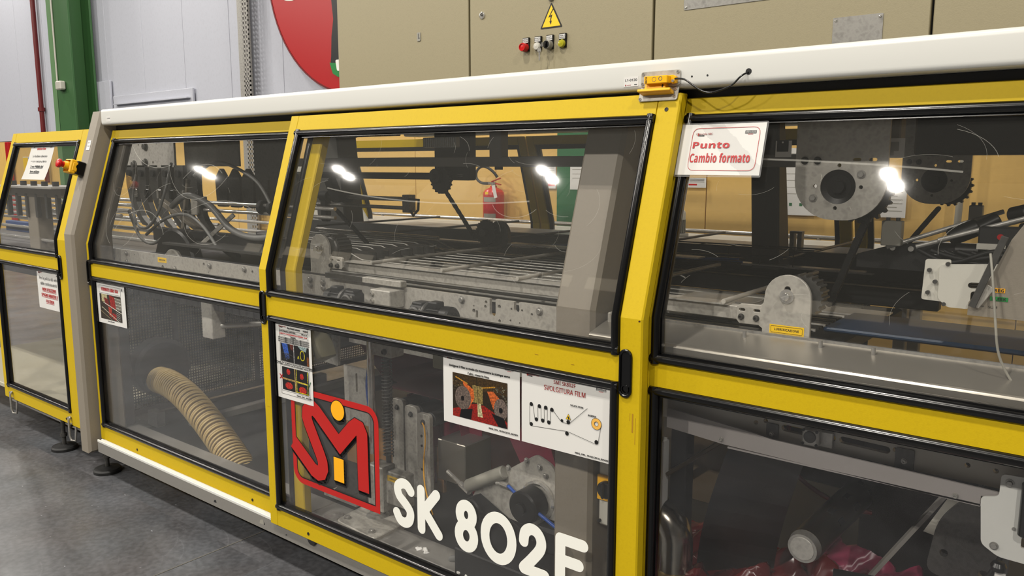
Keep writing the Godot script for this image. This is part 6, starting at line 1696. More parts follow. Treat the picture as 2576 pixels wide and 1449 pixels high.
	solo("roof_support", "grey square roof support behind the folded slip", "support", MB.new().box(Vector3(-0.535, 1.69, -0.46), Vector3(0.05, 0.20, 0.05), 0.003), M.post_grey)
	solo("drive_box", "dark box hanging under the roof beyond the drive plate", "box", MB.new().box(Vector3(-0.43, 1.68, -1.0), Vector3(0.30, 0.16, 0.20), 0.006), M.column_grey)

# ---------------------------------------------------------------- inside, lower half
func inside_lower() -> void:
	# perforated end wall
	var t := thing("perforated_wall", "dark perforated sheet with square holes closing the machine end", "perforated sheet", Vector3(-4.3, 0.25, -1.2))
	var pitch := 0.0158
	var b := MB.new()
	for k in 122: b.box(Vector3(-4.3, 0.62, -0.27 - k * pitch), Vector3(0.002, 0.76, 0.0062))
	for k in 49: b.box(Vector3(-4.3, 0.245 + k * pitch, -1.23), Vector3(0.002, 0.0062, 1.93))
	var lat := put(t, "lattice", b, M.dark_paint)
	lat.set_meta("kind", "stuff")
	for z in [-0.24, -0.58, -1.1, -1.7, -2.22]: put(t, "frame_bar", MB.new().box(Vector3(-4.292, 0.62, z), Vector3(0.02, 0.80, 0.025)), M.dark_paint)
	put(t, "frame_bar", MB.new().box(Vector3(-4.292, 0.225, -1.2), Vector3(0.02, 0.03, 2.0)), M.dark_paint)
	put(t, "frame_bar", MB.new().box(Vector3(-4.292, 1.01, -1.2), Vector3(0.02, 0.03, 2.0)), M.dark_paint)
	# inner post and duct
	solo("inner_post", "grey box post just inside the hose door", "post", MB.new().box(Vector3(-4.19, 0.66, -0.20), Vector3(0.10, 0.90, 0.10), 0.006), M.dark_paint)
	t = thing("corrugated_hose", "beige ribbed suction hose curving down behind the lower pane", "hose", Vector3(-3.6, 0.2, -0.3))
	var hp := path([Vector3(-4.22, 0.405, -0.42), Vector3(-4.05, 0.415, -0.40), Vector3(-3.85, 0.385, -0.38), Vector3(-3.62, 0.315, -0.35), Vector3(-3.40, 0.225, -0.32), Vector3(-3.22, 0.14, -0.295), Vector3(-3.05, 0.05, -0.28)], 20)
	put(t, "tube_wall", MB.new().tube(hp, 0.0655, 24, false), M.hose_beige)
	var rib := TorusMesh.new()
	rib.inner_radius = 0.0625
	rib.outer_radius = 0.0735
	rib.rings = 28
	rib.ring_segments = 8
	var run := 0.0
	for i in range(1, hp.size()):
		run += hp[i].distance_to(hp[i - 1])
		if run < 0.0195: continue
		run -= 0.0195
		var y: Vector3 = (hp[i] - hp[i - 1]).normalized()
		var x := y.cross(Vector3(0, 0, 1)).normalized()
		set_mesh(t, "rib", rib, M.hose_rib, hp[i] - where(t), Basis(x, y, x.cross(y)))
	put(t, "cuff", MB.new().tube([Vector3(-4.30, 0.40, -0.43), Vector3(-4.12, 0.412, -0.41)], 0.072, 24, false), M.pvc_grey)
	t = thing("blower", "dark blower wheel housing at the end of the ribbed hose", "blower", Vector3(-4.24, 0.3, -0.55))
	put(t, "housing", MB.new().lathe([Vector2(0, 0.06), Vector2(0.14, 0.06), Vector2(0.16, 0.05), Vector2(0.16, -0.03), Vector2(0, -0.03)], 32, Transform3D(Basis(Vector3.UP, Vector3(1, 0, 0), Vector3(0, 0, 1)), Vector3(-4.25, 0.47, -0.45))), M.black_matt)
	# rails on the tray
	t = thing("tray_edge", "grey raised tray edge along the front of the machine floor", "tray edge", Vector3(-3.2, 0.21, -0.2))
	put(t, "edge_plate", MB.new().box(Vector3(-2.65, 0.212, -0.185), Vector3(2.9, 0.012, 0.12), 0.003), M.base_grey)
	t = thing("cross_rail", "dark rail lying across the machine floor behind the hose", "rail", Vector3(-3.9, 0.22, -0.9))
	put(t, "rail", MB.new().box(Vector3(-4.02, 0.245, -0.85), Vector3(0.06, 0.06, 1.1), 0.004), M.dark_paint)
	put(t, "rail", MB.new().box(Vector3(-3.86, 0.235, -0.95), Vector3(0.05, 0.04, 1.1), 0.004), M.base_grey)
	put(t, "end_block", MB.new().box(Vector3(-4.02, 0.255, -0.30), Vector3(0.09, 0.08, 0.05), 0.004), M.dark_steel)
	# infeed chain below the side plate
	t = thing("chain_bed", "row of small steel chain links under the side plate", "chain bed", Vector3(-3.4, 0.95, -0.25))
	for k in 22: put(t, "link_plate", MB.new().box(Vector3(-4.0 + k * 0.055, 0.955, -0.24), Vector3(0.05, 0.07, 0.02), 0.004), M.dark_steel)
	for k in 8: put(t, "pin", MB.new().cyl(Vector3(-3.9 + k * 0.14, 0.965, -0.23), Vector3(-3.9 + k * 0.14, 0.965, -0.22), 0.008, 10), M.steel)
	t = thing("hanging_bracket", "grey hanging bracket with a steel rod behind the hose door", "bracket", Vector3(-3.33, 0.8, -0.22))
	put(t, "bracket", MB.new().box(Vector3(-3.33, 0.875, -0.22), Vector3(0.085, 0.17, 0.012), 0.003).box(Vector3(-3.292, 0.875, -0.25), Vector3(0.010, 0.17, 0.06), 0.003), M.plate)
	put(t, "rod", MB.new().tube([Vector3(-3.30, 0.845, -0.26), Vector3(-3.06, 0.86, -0.45)], 0.013, 12), M.steel)
	# emblem door: lifting column with spring
	t = thing("lift_column", "steel lifting column with a spring and screw on a bolted foot plate", "column", Vector3(-2.25, 0.2, -0.25))
	put(t, "foot_plate", MB.new().prism(rounded([Vector2(-2.345, -0.12), Vector2(-2.105, -0.10), Vector2(-2.12, -0.33), Vector2(-2.37, -0.36)], 0.03), 0.206, 0.232, Transform3D(Basis(Vector3.RIGHT, Vector3(0, 0, 1), Vector3.UP), Vector3.ZERO), [], 0.003), M.plate)
	for q in [Vector2(-2.315, -0.155), Vector2(-2.155, -0.135), Vector2(-2.16, -0.30)]: put(t, "bolt", bolt(MB.new(), Vector3(q.x, 0.232, q.y), 0.011, Vector3.UP), M.steel)
	put(t, "shaft", MB.new().tube([Vector3(-2.325, 0.93, -0.30), Vector3(-2.325, 0.45, -0.30)], 0.0145, 14), M.chrome)
	put(t, "screw_spindle", MB.new().tube([Vector3(-2.235, 0.93, -0.30), Vector3(-2.235, 0.43, -0.30)], 0.011, 12), M.dark_steel)
	var sp := []
	for i in 420:
		var a := i * TAU / 14.0
		sp.append(Vector3(-2.235 + cos(a) * 0.019, 0.86 - i * 0.00096, -0.30 + sin(a) * 0.019))
	put(t, "spring", MB.new().tube(sp, 0.0028, 6), M.dark_steel)
	put(t, "top_block", MB.new().box(Vector3(-2.225, 0.885, -0.30), Vector3(0.105, 0.05, 0.07), 0.004), M.plate)
	put(t, "screw", socket(MB.new(), Vector3(-2.205, 0.882, -0.265), 0.009), M.dark_steel)
	put(t, "guide_block", MB.new().box(Vector3(-2.245, 0.345, -0.27), Vector3(0.085, 0.18, 0.07), 0.004), M.plate)
	for y in [0.40, 0.35, 0.30]: put(t, "screw", MB.new().cyl(Vector3(-2.222, y, -0.235), Vector3(-2.222, y, -0.231), 0.005, 10), M.black_matt)
	put(t, "lower_collar", MB.new().lathe([Vector2(0.03, 0.255), Vector2(0.03, 0.24), Vector2(0.045, 0.232)], 20, Transform3D(Basis.IDENTITY, Vector3(-2.25, 0.0, -0.25))), M.steel)
	put(t, "side_block", MB.new().box(Vector3(-2.155, 0.355, -0.28), Vector3(0.11, 0.13, 0.05), 0.004), M.plate)
	var l := tape_label("lubrication_label", "yellow label on the block of the lifting column", Transform3D(Basis.IDENTITY, Vector3(-2.158, 0.395, -0.2548)), 0.075, 0.022, [["LUBRIFICAZIONE", 0.006, 0, 0, 0.056]], "ink_yellow", "ink_black")
	solo("floor_disc", "turned steel disc lying flat on the machine floor", "disc", MB.new().lathe([Vector2(0.036, 0.206), Vector2(0.036, 0.214), Vector2(0.006, 0.216), Vector2(0.004, 0.210), Vector2(0, 0.210)], 32, Transform3D(Basis.IDENTITY, Vector3(-2.39, 0.012, -0.15))), M.steel)
	t = thing("floor_gusset", "grey triangular gusset on the machine floor below the emblem", "gusset", Vector3(-2.5, 0.2, -0.3))
	put(t, "gusset", MB.new().prism(PackedVector2Array([Vector2(-2.60, 0.206), Vector2(-2.36, 0.206), Vector2(-2.36, 0.41)]), -0.30, -0.292), M.dark_steel)
	put(t, "flange", MB.new().box(Vector3(-2.50, 0.22, -0.32), Vector3(0.2, 0.012, 0.10)), M.plate)
	solo("board", "bare plywood board behind the emblem on the machine floor", "board", MB.new().box(Vector3(-2.55, 0.30, -0.62), Vector3(0.62, 0.20, 0.018), 0.002), M.plywood)
	solo("blue_tube", "blue air tube beside the bright shaft", "tube", MB.new().tube(path([Vector3(-2.335, 0.92, -0.34), Vector3(-2.352, 0.85, -0.33), Vector3(-2.372, 0.73, -0.32), Vector3(-2.364, 0.63, -0.32), Vector3(-2.35, 0.52, -0.33)]), 0.006, 8), M.blue_hose)
	t = thing("sensor_housing", "tilted beige sensor housing hanging beside the lesson sheet", "sensor", Vector3(-2.49, 0.85, -0.2))
	put(t, "housing", MB.new().box(Vector3(-2.485, 0.885, -0.18), Vector3(0.085, 0.125, 0.08), 0.006, Basis(Vector3(0, 0, 1), 0.42)), M.beige_plastic)
	put(t, "lid_line", MB.new().box(Vector3(-2.475, 0.89, -0.139), Vector3(0.004, 0.12, 0.002), 0.0, Basis(Vector3(0, 0, 1), 0.42)), M.ink_grey)
	for q in [Vector2(-2.50, 0.835), Vector2(-2.46, 0.852)]: put(t, "screw", MB.new().cyl(Vector3(q.x, q.y, -0.14), Vector3(q.x, q.y, -0.137), 0.004, 8), M.black_matt)
	t = thing("drop_plate", "grey drilled plate hanging below the tilted sensor housing", "plate", Vector3(-2.48, 0.78, -0.25))
	put(t, "plate_body", MB.new().prism(rounded([Vector2(-2.60, 0.80), Vector2(-2.46, 0.79), Vector2(-2.45, 0.96), Vector2(-2.60, 0.96)], 0.008), -0.262, -0.25, Transform3D.IDENTITY, [ring(Vector2(-2.535, 0.86), 0.004, 8), ring(Vector2(-2.575, 0.825), 0.004, 8)]), M.plate)
	put(t, "bolt", bolt(MB.new(), Vector3(-2.53, 0.83, -0.25), 0.010), M.steel)
	t = thing("under_plate", "pale drilled plate and box hanging above the film rollers", "plate", Vector3(-2.1, 0.85, -0.36))
	put(t, "plate_body", MB.new().prism(rect(-2.52, 0.86, -1.60, 0.95), -0.372, -0.36, Transform3D.IDENTITY, [ring(Vector2(-2.40, 0.92), 0.005, 8), ring(Vector2(-2.07, 0.885), 0.004, 8)]), M.plate)
	put(t, "junction_box", MB.new().box(Vector3(-1.93, 0.885, -0.32), Vector3(0.11, 0.07, 0.06), 0.005), M.beige_plastic)
	# film rollers between uprights, and the plum film
	t = thing("roller_stand", "stand of grey rubber film rollers held by rounded flat uprights", "roller stand", Vector3(-2.25, 0.2, -0.7))
	for q in [[-2.395, 0.60, -0.50], [-2.315, 0.585, -0.50], [-2.205, 0.583, -0.46]]:
		var up := put(t, "upright", MB.new().prism(rounded([Vector2(q[0] - 0.036, 0.206), Vector2(q[0] + 0.036, 0.206), Vector2(q[0] + 0.036, q[1] + 0.01), Vector2(q[0] - 0.036, q[1] + 0.01)], 0.018), q[2] - 0.02, q[2], Transform3D.IDENTITY, [], 0.001), M.plate)
		put(up, "axle_bolt", bolt(MB.new(), Vector3(q[0], q[1] - 0.025, q[2]), 0.009), M.dark_steel)
		put(t, "roller", MB.new().cyl(Vector3(q[0] + 0.01, q[1] - 0.02, q[2] - 0.03), Vector3(q[0] + 0.01, q[1] - 0.02, q[2] - 0.95), 0.030, 20, 0.003), M.roller_rubber)
	put(t, "roller", MB.new().cyl(Vector3(-2.62, 0.62, -0.45), Vector3(-2.62, 0.62, -1.5), 0.034, 20, 0.003), M.roller_rubber)
	put(t, "roller", MB.new().cyl(Vector3(-2.78, 0.80, -0.45), Vector3(-2.78, 0.80, -1.5), 0.034, 20, 0.003), M.roller_rubber)
	for y in [0.50, 0.46, 0.36]: put(t, "hole", MB.new().cyl(Vector3(-2.215, y, -0.4605), Vector3(-2.215, y, -0.4592), 0.006, 10), M.black_matt)
	solo("yellow_wire", "thin yellow wire running down a flat upright", "wire", MB.new().tube(path([Vector3(-2.20, 0.56, -0.45), Vector3(-2.185, 0.54, -0.447), Vector3(-2.182, 0.48, -0.447), Vector3(-2.192, 0.40, -0.447), Vector3(-2.18, 0.30, -0.44), Vector3(-2.10, 0.22, -0.40)]), 0.003, 6), M.vinyl_yellow)
	solo("slot_plate", "pale slotted plate standing behind the emblem", "plate", MB.new().prism(rect(-2.62, 0.50, -2.47, 0.74), -0.42, -0.41, Transform3D.IDENTITY, [slot(Vector2(-2.54, 0.64), Vector2(-2.54, 0.71), 0.006, 4)]), M.plate)
	solo("cover_box", "bare steel cover box beside the flat uprights", "box", MB.new().box(Vector3(-2.11, 0.395, -0.60), Vector3(0.15, 0.17, 0.16), 0.003), M.steel_soft)
	t = thing("film_web", "plum coloured film stretched over the rubber rollers", "film", Vector3(-2.3, 0.2, -0.9))
	var fz0 := -0.60
	var fz1 := -1.35
	var web := [[Vector2(-2.80, 0.835), Vector2(-2.60, 0.66)], [Vector2(-2.60, 0.66), Vector2(-2.30, 0.612)], [Vector2(-2.30, 0.612), Vector2(-2.16, 0.612)], [Vector2(-2.16, 0.612), Vector2(-2.06, 0.22)], [Vector2(-2.44, 0.60), Vector2(-2.44, 0.25)], [Vector2(-2.30, 0.58), Vector2(-2.28, 0.24)]]
	for w in web:
		var n2 := Vector2(w[1].y - w[0].y, w[0].x - w[1].x).normalized() * 0.0012
		put(t, "film_panel", MB.new().prism(PackedVector2Array([w[0] - n2, w[1] - n2, w[1] + n2, w[0] + n2]), fz1, fz0), M.film_plum)
	put(t, "film_panel", MB.new().prism(rect(-2.36, 0.34, -2.06, 0.60), -0.652, -0.65), M.film_plum)
	put(t, "film_panel", MB.new().prism(rect(-2.46, -1.3, -2.10, -0.50), 0.652, 0.654, Transform3D(Basis(Vector3.RIGHT, Vector3(0, 0, 1), Vector3.UP), Vector3.ZERO)), M.film_plum)
	solo("film_sheet", "slanted plum film running down behind the posted sheets", "film", MB.new().prism(PackedVector2Array([Vector2(-1.96, 0.80), Vector2(-1.70, 0.80), Vector2(-1.57, 0.42), Vector2(-1.72, 0.42)]), -0.52, -0.517), M.film_plum)
	# tension unit
	t = thing("tension_unit", "slanted grey tension unit with belt wheels and a blue air tube", "tension unit", Vector3(-1.65, 0.22, -0.33))
	put(t, "side_plate", MB.new().prism(rounded([Vector2(-1.86, 0.36), Vector2(-1.82, 0.43), Vector2(-1.56, 0.605), Vector2(-1.49, 0.58), Vector2(-1.44, 0.45), Vector2(-1.46, 0.36), Vector2(-1.62, 0.34)], 0.02), -0.36, -0.35), M.plate)
	put(t, "cylinder", MB.new().cyl(Vector3(-1.86, 0.42, -0.34), Vector3(-1.69, 0.515, -0.34), 0.024, 18, 0.004), M.pvc_grey)
	put(t, "piston_rod", MB.new().cyl(Vector3(-1.98, 0.44, -0.36), Vector3(-1.85, 0.40, -0.335), 0.008, 10).cyl(Vector3(-1.90, 0.415, -0.345), Vector3(-1.85, 0.40, -0.335), 0.012, 10), M.chrome)
	put(t, "belt_wheel", MB.new().cyl(Vector3(-1.56, 0.44, -0.345), Vector3(-1.56, 0.44, -0.27), 0.058, 26, 0.006).cyl(Vector3(-1.56, 0.44, -0.27), Vector3(-1.56, 0.44, -0.255), 0.020, 14), M.black_steel)
	put(t, "wheel_rim", MB.new().lathe([Vector2(0.066, 0.0), Vector2(0.068, 0.008), Vector2(0.060, 0.012)], 28, Transform3D(Basis(Vector3.RIGHT, Vector3(0, 0, 1), Vector3.DOWN), Vector3(-1.545, 0.45, -0.345))), M.chrome)
	put(t, "belt_wheel", MB.new().cyl(Vector3(-1.80, 0.36, -0.34), Vector3(-1.80, 0.36, -0.28), 0.045, 22, 0.005).cyl(Vector3(-1.80, 0.36, -0.28), Vector3(-1.80, 0.36, -0.274), 0.026, 16), M.black_steel)
	put(t, "belt", MB.new().bar(Vector3(-1.80, 0.405, -0.31), Vector3(-1.56, 0.30, -0.31), 0.05, 0.012), M.black_matt)
	put(t, "roller", MB.new().cyl(Vector3(-1.70, 0.43, -0.36), Vector3(-1.70, 0.43, -1.2), 0.036, 18, 0.003), M.black_matt)
	for q in [Vector2(-1.545, 0.565), Vector2(-1.52, 0.54), Vector2(-1.60, 0.575), Vector2(-1.68, 0.53), Vector2(-1.455, 0.44)]: put(t, "bolt", bolt(MB.new(), Vector3(q.x, q.y, -0.35), 0.008), M.steel)
	put(t, "fitting", MB.new().cyl(Vector3(-1.70, 0.472, -0.335), Vector3(-1.66, 0.475, -0.325), 0.010, 10).cyl(Vector3(-1.705, 0.472, -0.335), Vector3(-1.72, 0.470, -0.33), 0.008, 10), M.chrome)
	put(t, "air_tube", MB.new().tube(path([Vector3(-1.66, 0.475, -0.325), Vector3(-1.58, 0.455, -0.30), Vector3(-1.50, 0.43, -0.29), Vector3(-1.38, 0.38, -0.29)]), 0.006, 8), M.blue_hose)
	put(t, "motor_block", MB.new().box(Vector3(-1.46, 0.32, -0.34), Vector3(0.12, 0.14, 0.12), 0.01), M.black_matt)
	# switch box at the post
	t = thing("isolator_box", "white box with a yellow plate and black rotary knob beside the grey post", "switch box", Vector3(-1.14, 0.53, -0.17))
	put(t, "box", MB.new().box(Vector3(-1.135, 0.64, -0.185), Vector3(0.11, 0.21, 0.06), 0.006), M.pvc_white)
	put(t, "yellow_plate", MB.new().box(Vector3(-1.14, 0.653, -0.152), Vector3(0.10, 0.075, 0.010), 0.002), M.amber)
	put(t, "knob", MB.new().cyl(Vector3(-1.155, 0.655, -0.147), Vector3(-1.155, 0.655, -0.128), 0.025, 22, 0.003).box(Vector3(-1.155, 0.655, -0.124), Vector3(0.010, 0.044, 0.014), 0.003), M.black_plastic)
	for q in [Vector2(-1.182, 0.55), Vector2(-1.128, 0.622)]: put(t, "screw", MB.new().cyl(Vector3(q.x, q.y, -0.155), Vector3(q.x, q.y, -0.146), 0.005, 8), M.black_matt)
	solo("blue_tube", "blue air tubes hanging by the white switch box", "tube", MB.new().tube(path([Vector3(-1.21, 0.70, -0.30), Vector3(-1.205, 0.62, -0.29), Vector3(-1.19, 0.52, -0.28), Vector3(-1.15, 0.44, -0.27), Vector3(-1.08, 0.38, -0.27)]), 0.006, 8), M.blue_hose)
	# floor bits
	t = thing("floor_hatch", "black bent floor cover at the bottom of the emblem pane", "cover", Vector3(-1.5, 0.2, -0.14))
	put(t, "cover", MB.new().box(Vector3(-1.42, 0.26, -0.22), Vector3(0.62, 0.10, 0.20), 0.004), M.black_matt)
	solo("grey_duct", "bent grey cable duct on the machine floor behind the digits", "duct", MB.new().tube(path([Vector3(-1.80, 0.22, -0.18), Vector3(-1.72, 0.26, -0.18), Vector3(-1.62, 0.285, -0.20), Vector3(-1.45, 0.29, -0.24)]), 0.012, 10), M.hose_grey)
	for q in [[Vector3(-1.93, 0.216, -0.17), "crumpled pale rag on the machine floor by the foot plate"], [Vector3(-1.70, 0.222, -0.13), "crumpled pale rag on the machine floor by the cable duct"]]:
		var rb := MB.new()
		for k in 5: rb.box(q[0] + Vector3(0.012 * k - 0.02, 0.004 * (k % 2), 0.006 * sin(k * 2.0)), Vector3(0.022, 0.010, 0.014), 0.003, Basis(Vector3(0.3, 1, 0.2).normalized(), k * 0.9))
		solo("rag", q[1], "rag", rb, M.paper)
	lower_right()

func lower_right() -> void:
	# slotted aluminium rail and cover strip
	var t := thing("slotted_rail", "slotted aluminium rail below the middle bar of the open bay", "rail", Vector3(-0.6, 0.86, -0.2))
	put(t, "rail_body", MB.new().prism(PackedVector2Array([Vector2(-1.06, 0.885), Vector2(0.5, 0.882), Vector2(0.5, 1.02), Vector2(-1.06, 1.02)]), -0.215, -0.20, Transform3D.IDENTITY, [slot(Vector2(-0.675, 0.922), Vector2(-0.560, 0.920), 0.0085, 6), slot(Vector2(-0.535, 0.921), Vector2(-0.437, 0.918), 0.0085, 6), ring(Vector2(-0.749, 0.921), 0.006, 10), ring(Vector2(-0.724, 0.930), 0.006, 10), ring(Vector2(-0.418, 0.923), 0.006, 10), ring(Vector2(-0.271, 0.921), 0.006, 10), ring(Vector2(-0.217, 0.921), 0.0055, 10), ring(Vector2(-0.905, 0.938), 0.003, 8)]), M.alu_dull)
	for q in [[-0.705, 0.905, 0.03, 0.045], [-0.397, 0.906, 0.040, 0.050]]:
		var c := put(t, "clamp_plate", MB.new().prism(rounded([Vector2(q[0] - q[2] / 2, q[1] - q[3] / 2), Vector2(q[0] + q[2] / 2, q[1] - q[3] / 2), Vector2(q[0] + q[2] / 2, q[1] + q[3] / 2), Vector2(q[0] - q[2] / 2, q[1] + q[3] / 2)], 0.004), -0.20, -0.195), M.dark_steel)
		put(c, "socket_screw", socket(MB.new(), Vector3(q[0], q[1] - 0.004, -0.195), 0.005), M.steel)
	t = thing("air_cylinder_end", "square aluminium cylinder end with a round cap on the slotted rail", "cylinder", Vector3(-0.60, 0.9, -0.19))
	put(t, "body", MB.new().box(Vector3(-0.603, 0.920, -0.185), Vector3(0.040, 0.042, 0.03), 0.004).box(Vector3(-0.575, 0.915, -0.195), Vector3(0.04, 0.04, 0.008), 0.002), M.alu)
	put(t, "cap", MB.new().cyl(Vector3(-0.603, 0.922, -0.17), Vector3(-0.603, 0.922, -0.166), 0.0145, 22, 0.001), M.dark_steel)
	for q in [Vector2(-0.619, 0.904), Vector2(-0.587, 0.904), Vector2(-0.619, 0.937), Vector2(-0.587, 0.937)]: put(t, "screw", MB.new().cyl(Vector3(q.x, q.y, -0.17), Vector3(q.x, q.y, -0.1675), 0.0035, 8), M.black_matt)
	t = thing("cover_strip", "long plain sheet metal strip screwed under the slotted rail", "strip", Vector3(-0.6, 0.85, -0.17))
	put(t, "strip", MB.new().prism(PackedVector2Array([Vector2(-0.985, 0.921), Vector2(-0.74, 0.902), Vector2(-0.695, 0.895), Vector2(-0.24, 0.886), Vector2(-0.19, 0.885), Vector2(-0.19, 0.870), Vector2(-0.237, 0.870), Vector2(-0.237, 0.845), Vector2(-0.82, 0.855), Vector2(-0.985, 0.868)]), -0.176, -0.17), M.sheet_grey)
	put(t, "lower_lip", MB.new().box(Vector3(-0.52, 0.849, -0.19), Vector3(0.58, 0.004, 0.04)), M.sheet_grey)
	for q in [Vector2(-0.828, 0.868), Vector2(-0.285, 0.857)]: put(t, "socket_screw", socket(MB.new(), Vector3(q.x, q.y, -0.17), 0.005), M.steel)
	# white painted bracket at the right
	t = thing("bracket_plate", "white painted bracket plate with hexagon bolts at the end of the rail", "bracket", Vector3(-0.19, 0.75, -0.16))
	put(t, "plate_body", MB.new().prism(rounded([Vector2(-0.202, 0.931), Vector2(0.1, 0.938), Vector2(0.1, 0.74), Vector2(-0.195, 0.748), Vector2(-0.228, 0.768), Vector2(-0.236, 0.872), Vector2(-0.203, 0.880)], 0.010), -0.166, -0.16, Transform3D.IDENTITY, [rounded([Vector2(-0.156, 0.78), Vector2(-0.10, 0.78), Vector2(-0.10, 0.803), Vector2(-0.156, 0.803)], 0.004)]), M.white_enamel)
	for q in [Vector2(-0.186, 0.914), Vector2(-0.2035, 0.770)]: put(t, "bolt", bolt(MB.new(), Vector3(q.x, q.y, -0.16), 0.0065), M.steel)
	put(t, "small_screw", MB.new().cyl(Vector3(-0.171, 0.818, -0.16), Vector3(-0.171, 0.818, -0.157), 0.0035, 8), M.steel)
	put(t, "black_cylinder", MB.new().cyl(Vector3(-0.145, 0.93, -0.14), Vector3(-0.145, 0.815, -0.14), 0.018, 18, 0.003), M.black_plastic)
	put(t, "knob", MB.new().lathe([Vector2(0, 0.735), Vector2(0.012, 0.734), Vector2(0.016, 0.726), Vector2(0.014, 0.716), Vector2(0.006, 0.712), Vector2(0, 0.712)], 20, Transform3D(Basis.IDENTITY, Vector3(-0.192, 0, -0.165))), M.black_plastic)
	put(t, "tag", MB.new().box(Vector3(-0.188, 0.70, -0.166), Vector3(0.02, 0.022, 0.003)), M.paper)
	# expanding mandrel for the film reel
	t = thing("reel_mandrel", "steel film reel mandrel with a bright turned end", "mandrel", Vector3(-0.60, 0.55, -0.5))
	var A := Vector3(-0.625, 0.605, -0.23)
	var B := Vector3(-0.575, 0.650, -0.95)
	var d := (B - A).normalized()
	put(t, "tube", MB.new().tube([A + d * 0.02, B], 0.043, 28), M.mandrel)
	put(t, "end_ring", MB.new().tube([A, A + d * 0.022], 0.041, 28, true, [0.038, 0.043]), M.steel)
	put(t, "end_face", MB.new().cyl(A + d * 0.001, A - d * 0.002, 0.031, 26, 0.001), M.alu)
	for k in 5:
		var c := A + d * (0.16 + k * 0.11)
		var side := d.cross(Vector3.UP).normalized()
		for a in [0.5, 1.35]:
			var o := Vector3.UP * sin(a) + side * cos(a) * 1.0
			put(t, "key_slot", MB.new().box(c + o * 0.0425, Vector3(0.016, 0.004, 0.030), 0.001, Basis(d.cross(o).normalized(), o, d)), M.black_steel)
	# dark film hanging over the bay, draped film on the floor
	t = thing("dark_film", "dark brown film hanging in a wide sheet under the rail", "film", Vector3(-0.9, 0.3, -0.5))
	var b := MB.new()
	var P := func(u: float, v: float) -> Vector3:
		var top := Vector3(lerpf(-0.845, -0.66, u), lerpf(0.835, 0.81, u), -0.28 - 0.05 * u)
		var bot := Vector3(lerpf(-1.0, -0.80, u), 0.30, -0.42 - 0.10 * u)
		return top.lerp(bot, v) + Vector3(0, 0, 0.06 * sin(v * PI))
	for i in 8:
		for j in 10:
			var a: Vector3 = P.call(i / 8.0, j / 10.0)
			var c1: Vector3 = P.call((i + 1) / 8.0, j / 10.0)
			var c2: Vector3 = P.call((i + 1) / 8.0, (j + 1) / 10.0)
			var c3: Vector3 = P.call(i / 8.0, (j + 1) / 10.0)
			var n := (c1 - a).cross(c3 - a).normalized()
			if n.z < 0: n = -n
			b.smooth(a, c1, c2, c3, n, n, n, n)
	put(t, "sheet", b, M.film_dark)
	put(t, "guide_bar", MB.new().bar(Vector3(-0.855, 0.838, -0.27), Vector3(-1.02, 0.70, -0.26), 0.04, 0.012, 0.002), M.mandrel)
	crumpled("red_film", "crumpled dark red film lying on the machine floor", Vector3(-0.86, 0.40, -0.42), Vector2(0.62, 0.45), 0.045, 7, M.film_red, 0.10)
	crumpled("pink_film", "crumpled pink and black printed film below the mandrel", Vector3(-0.44, 0.42, -0.42), Vector2(0.52, 0.45), 0.04, 12, M.film_pink, -0.12)
	t = thing("film_print", "black printed patches and tape on the crumpled pink film", "print", Vector3(-0.5, 0.46, -0.3))
	for q in [[Vector3(-0.500, 0.492, -0.30), Vector3(0.13, 0.004, 0.16), 0.25, "black_matt"], [Vector3(-0.52, 0.503, -0.26), Vector3(0.018, 0.004, 0.035), 0.3, "pvc_grey"], [Vector3(-0.41, 0.49, -0.30), Vector3(0.03, 0.005, 0.07), -0.3, "pvc_grey"]]:
		put(t, "patch", MB.new().box(q[0], q[1], 0.001, Basis(Vector3.UP, q[2]) * Basis(Vector3.RIGHT, 0.25)), M[q[3]])
	# stainless elbow
	t = thing("steel_elbow", "polished steel pipe elbow with a clamp at the bottom of the bay", "pipe elbow", Vector3(-1.0, 0.3, -0.27))
	var el := []
	for k in 9:
		var a := deg_to_rad(k * 11.25)
		el.append(Vector3(-1.07 + 0.07 * sin(a) + 0.0, 0.50 + 0.07 * cos(a) - 0.0, -0.27))
	put(t, "elbow", MB.new().tube([Vector3(-1.16, 0.57, -0.27)] + el + [Vector3(-1.0, 0.42, -0.27), Vector3(-1.0, 0.30, -0.27)], 0.052, 28), M.elbow_steel)
	put(t, "clamp_ring", MB.new().tube([Vector3(-1.0, 0.415, -0.27), Vector3(-1.0, 0.395, -0.27)], 0.057, 28), M.brass)
	put(t, "clamp_ring", MB.new().tube([Vector3(-1.0, 0.385, -0.27), Vector3(-1.0, 0.377, -0.27)], 0.057, 28), M.brass)
	# white box, black column, pale panels
	solo("white_duct", "narrow white metal duct beside the black seal in the open bay", "duct", MB.new().box(Vector3(-1.045, 0.665, -0.25), Vector3(0.034, 0.27, 0.05), 0.003), M.white_enamel)
	solo("black_pillar", "black square pillar next to the narrow white duct", "pillar", MB.new().box(Vector3(-1.0, 0.55, -0.30), Vector3(0.05, 0.70, 0.05), 0.003), M.black_matt)
	solo("tan_panel", "dirty tan panel behind the black pillar", "panel", MB.new().box(Vector3(-0.95, 0.72, -0.42), Vector3(0.26, 0.30, 0.01), 0.002), M.tan_panel)
	solo("yellow_beam_scrap", "dull yellow bar deep under the rail", "bar", MB.new().box(Vector3(-0.95, 0.82, -0.60), Vector3(0.5, 0.04, 0.03), 0.003), M.yellow)
	solo("white_cable", "pale cable hanging at the corner of the open bay", "cable", MB.new().tube(path([Vector3(-1.045, 1.00, -0.18), Vector3(-1.035, 0.95, -0.18), Vector3(-1.045, 0.89, -0.18), Vector3(-1.05, 0.80, -0.22)]), 0.006, 8), M.pvc_grey)
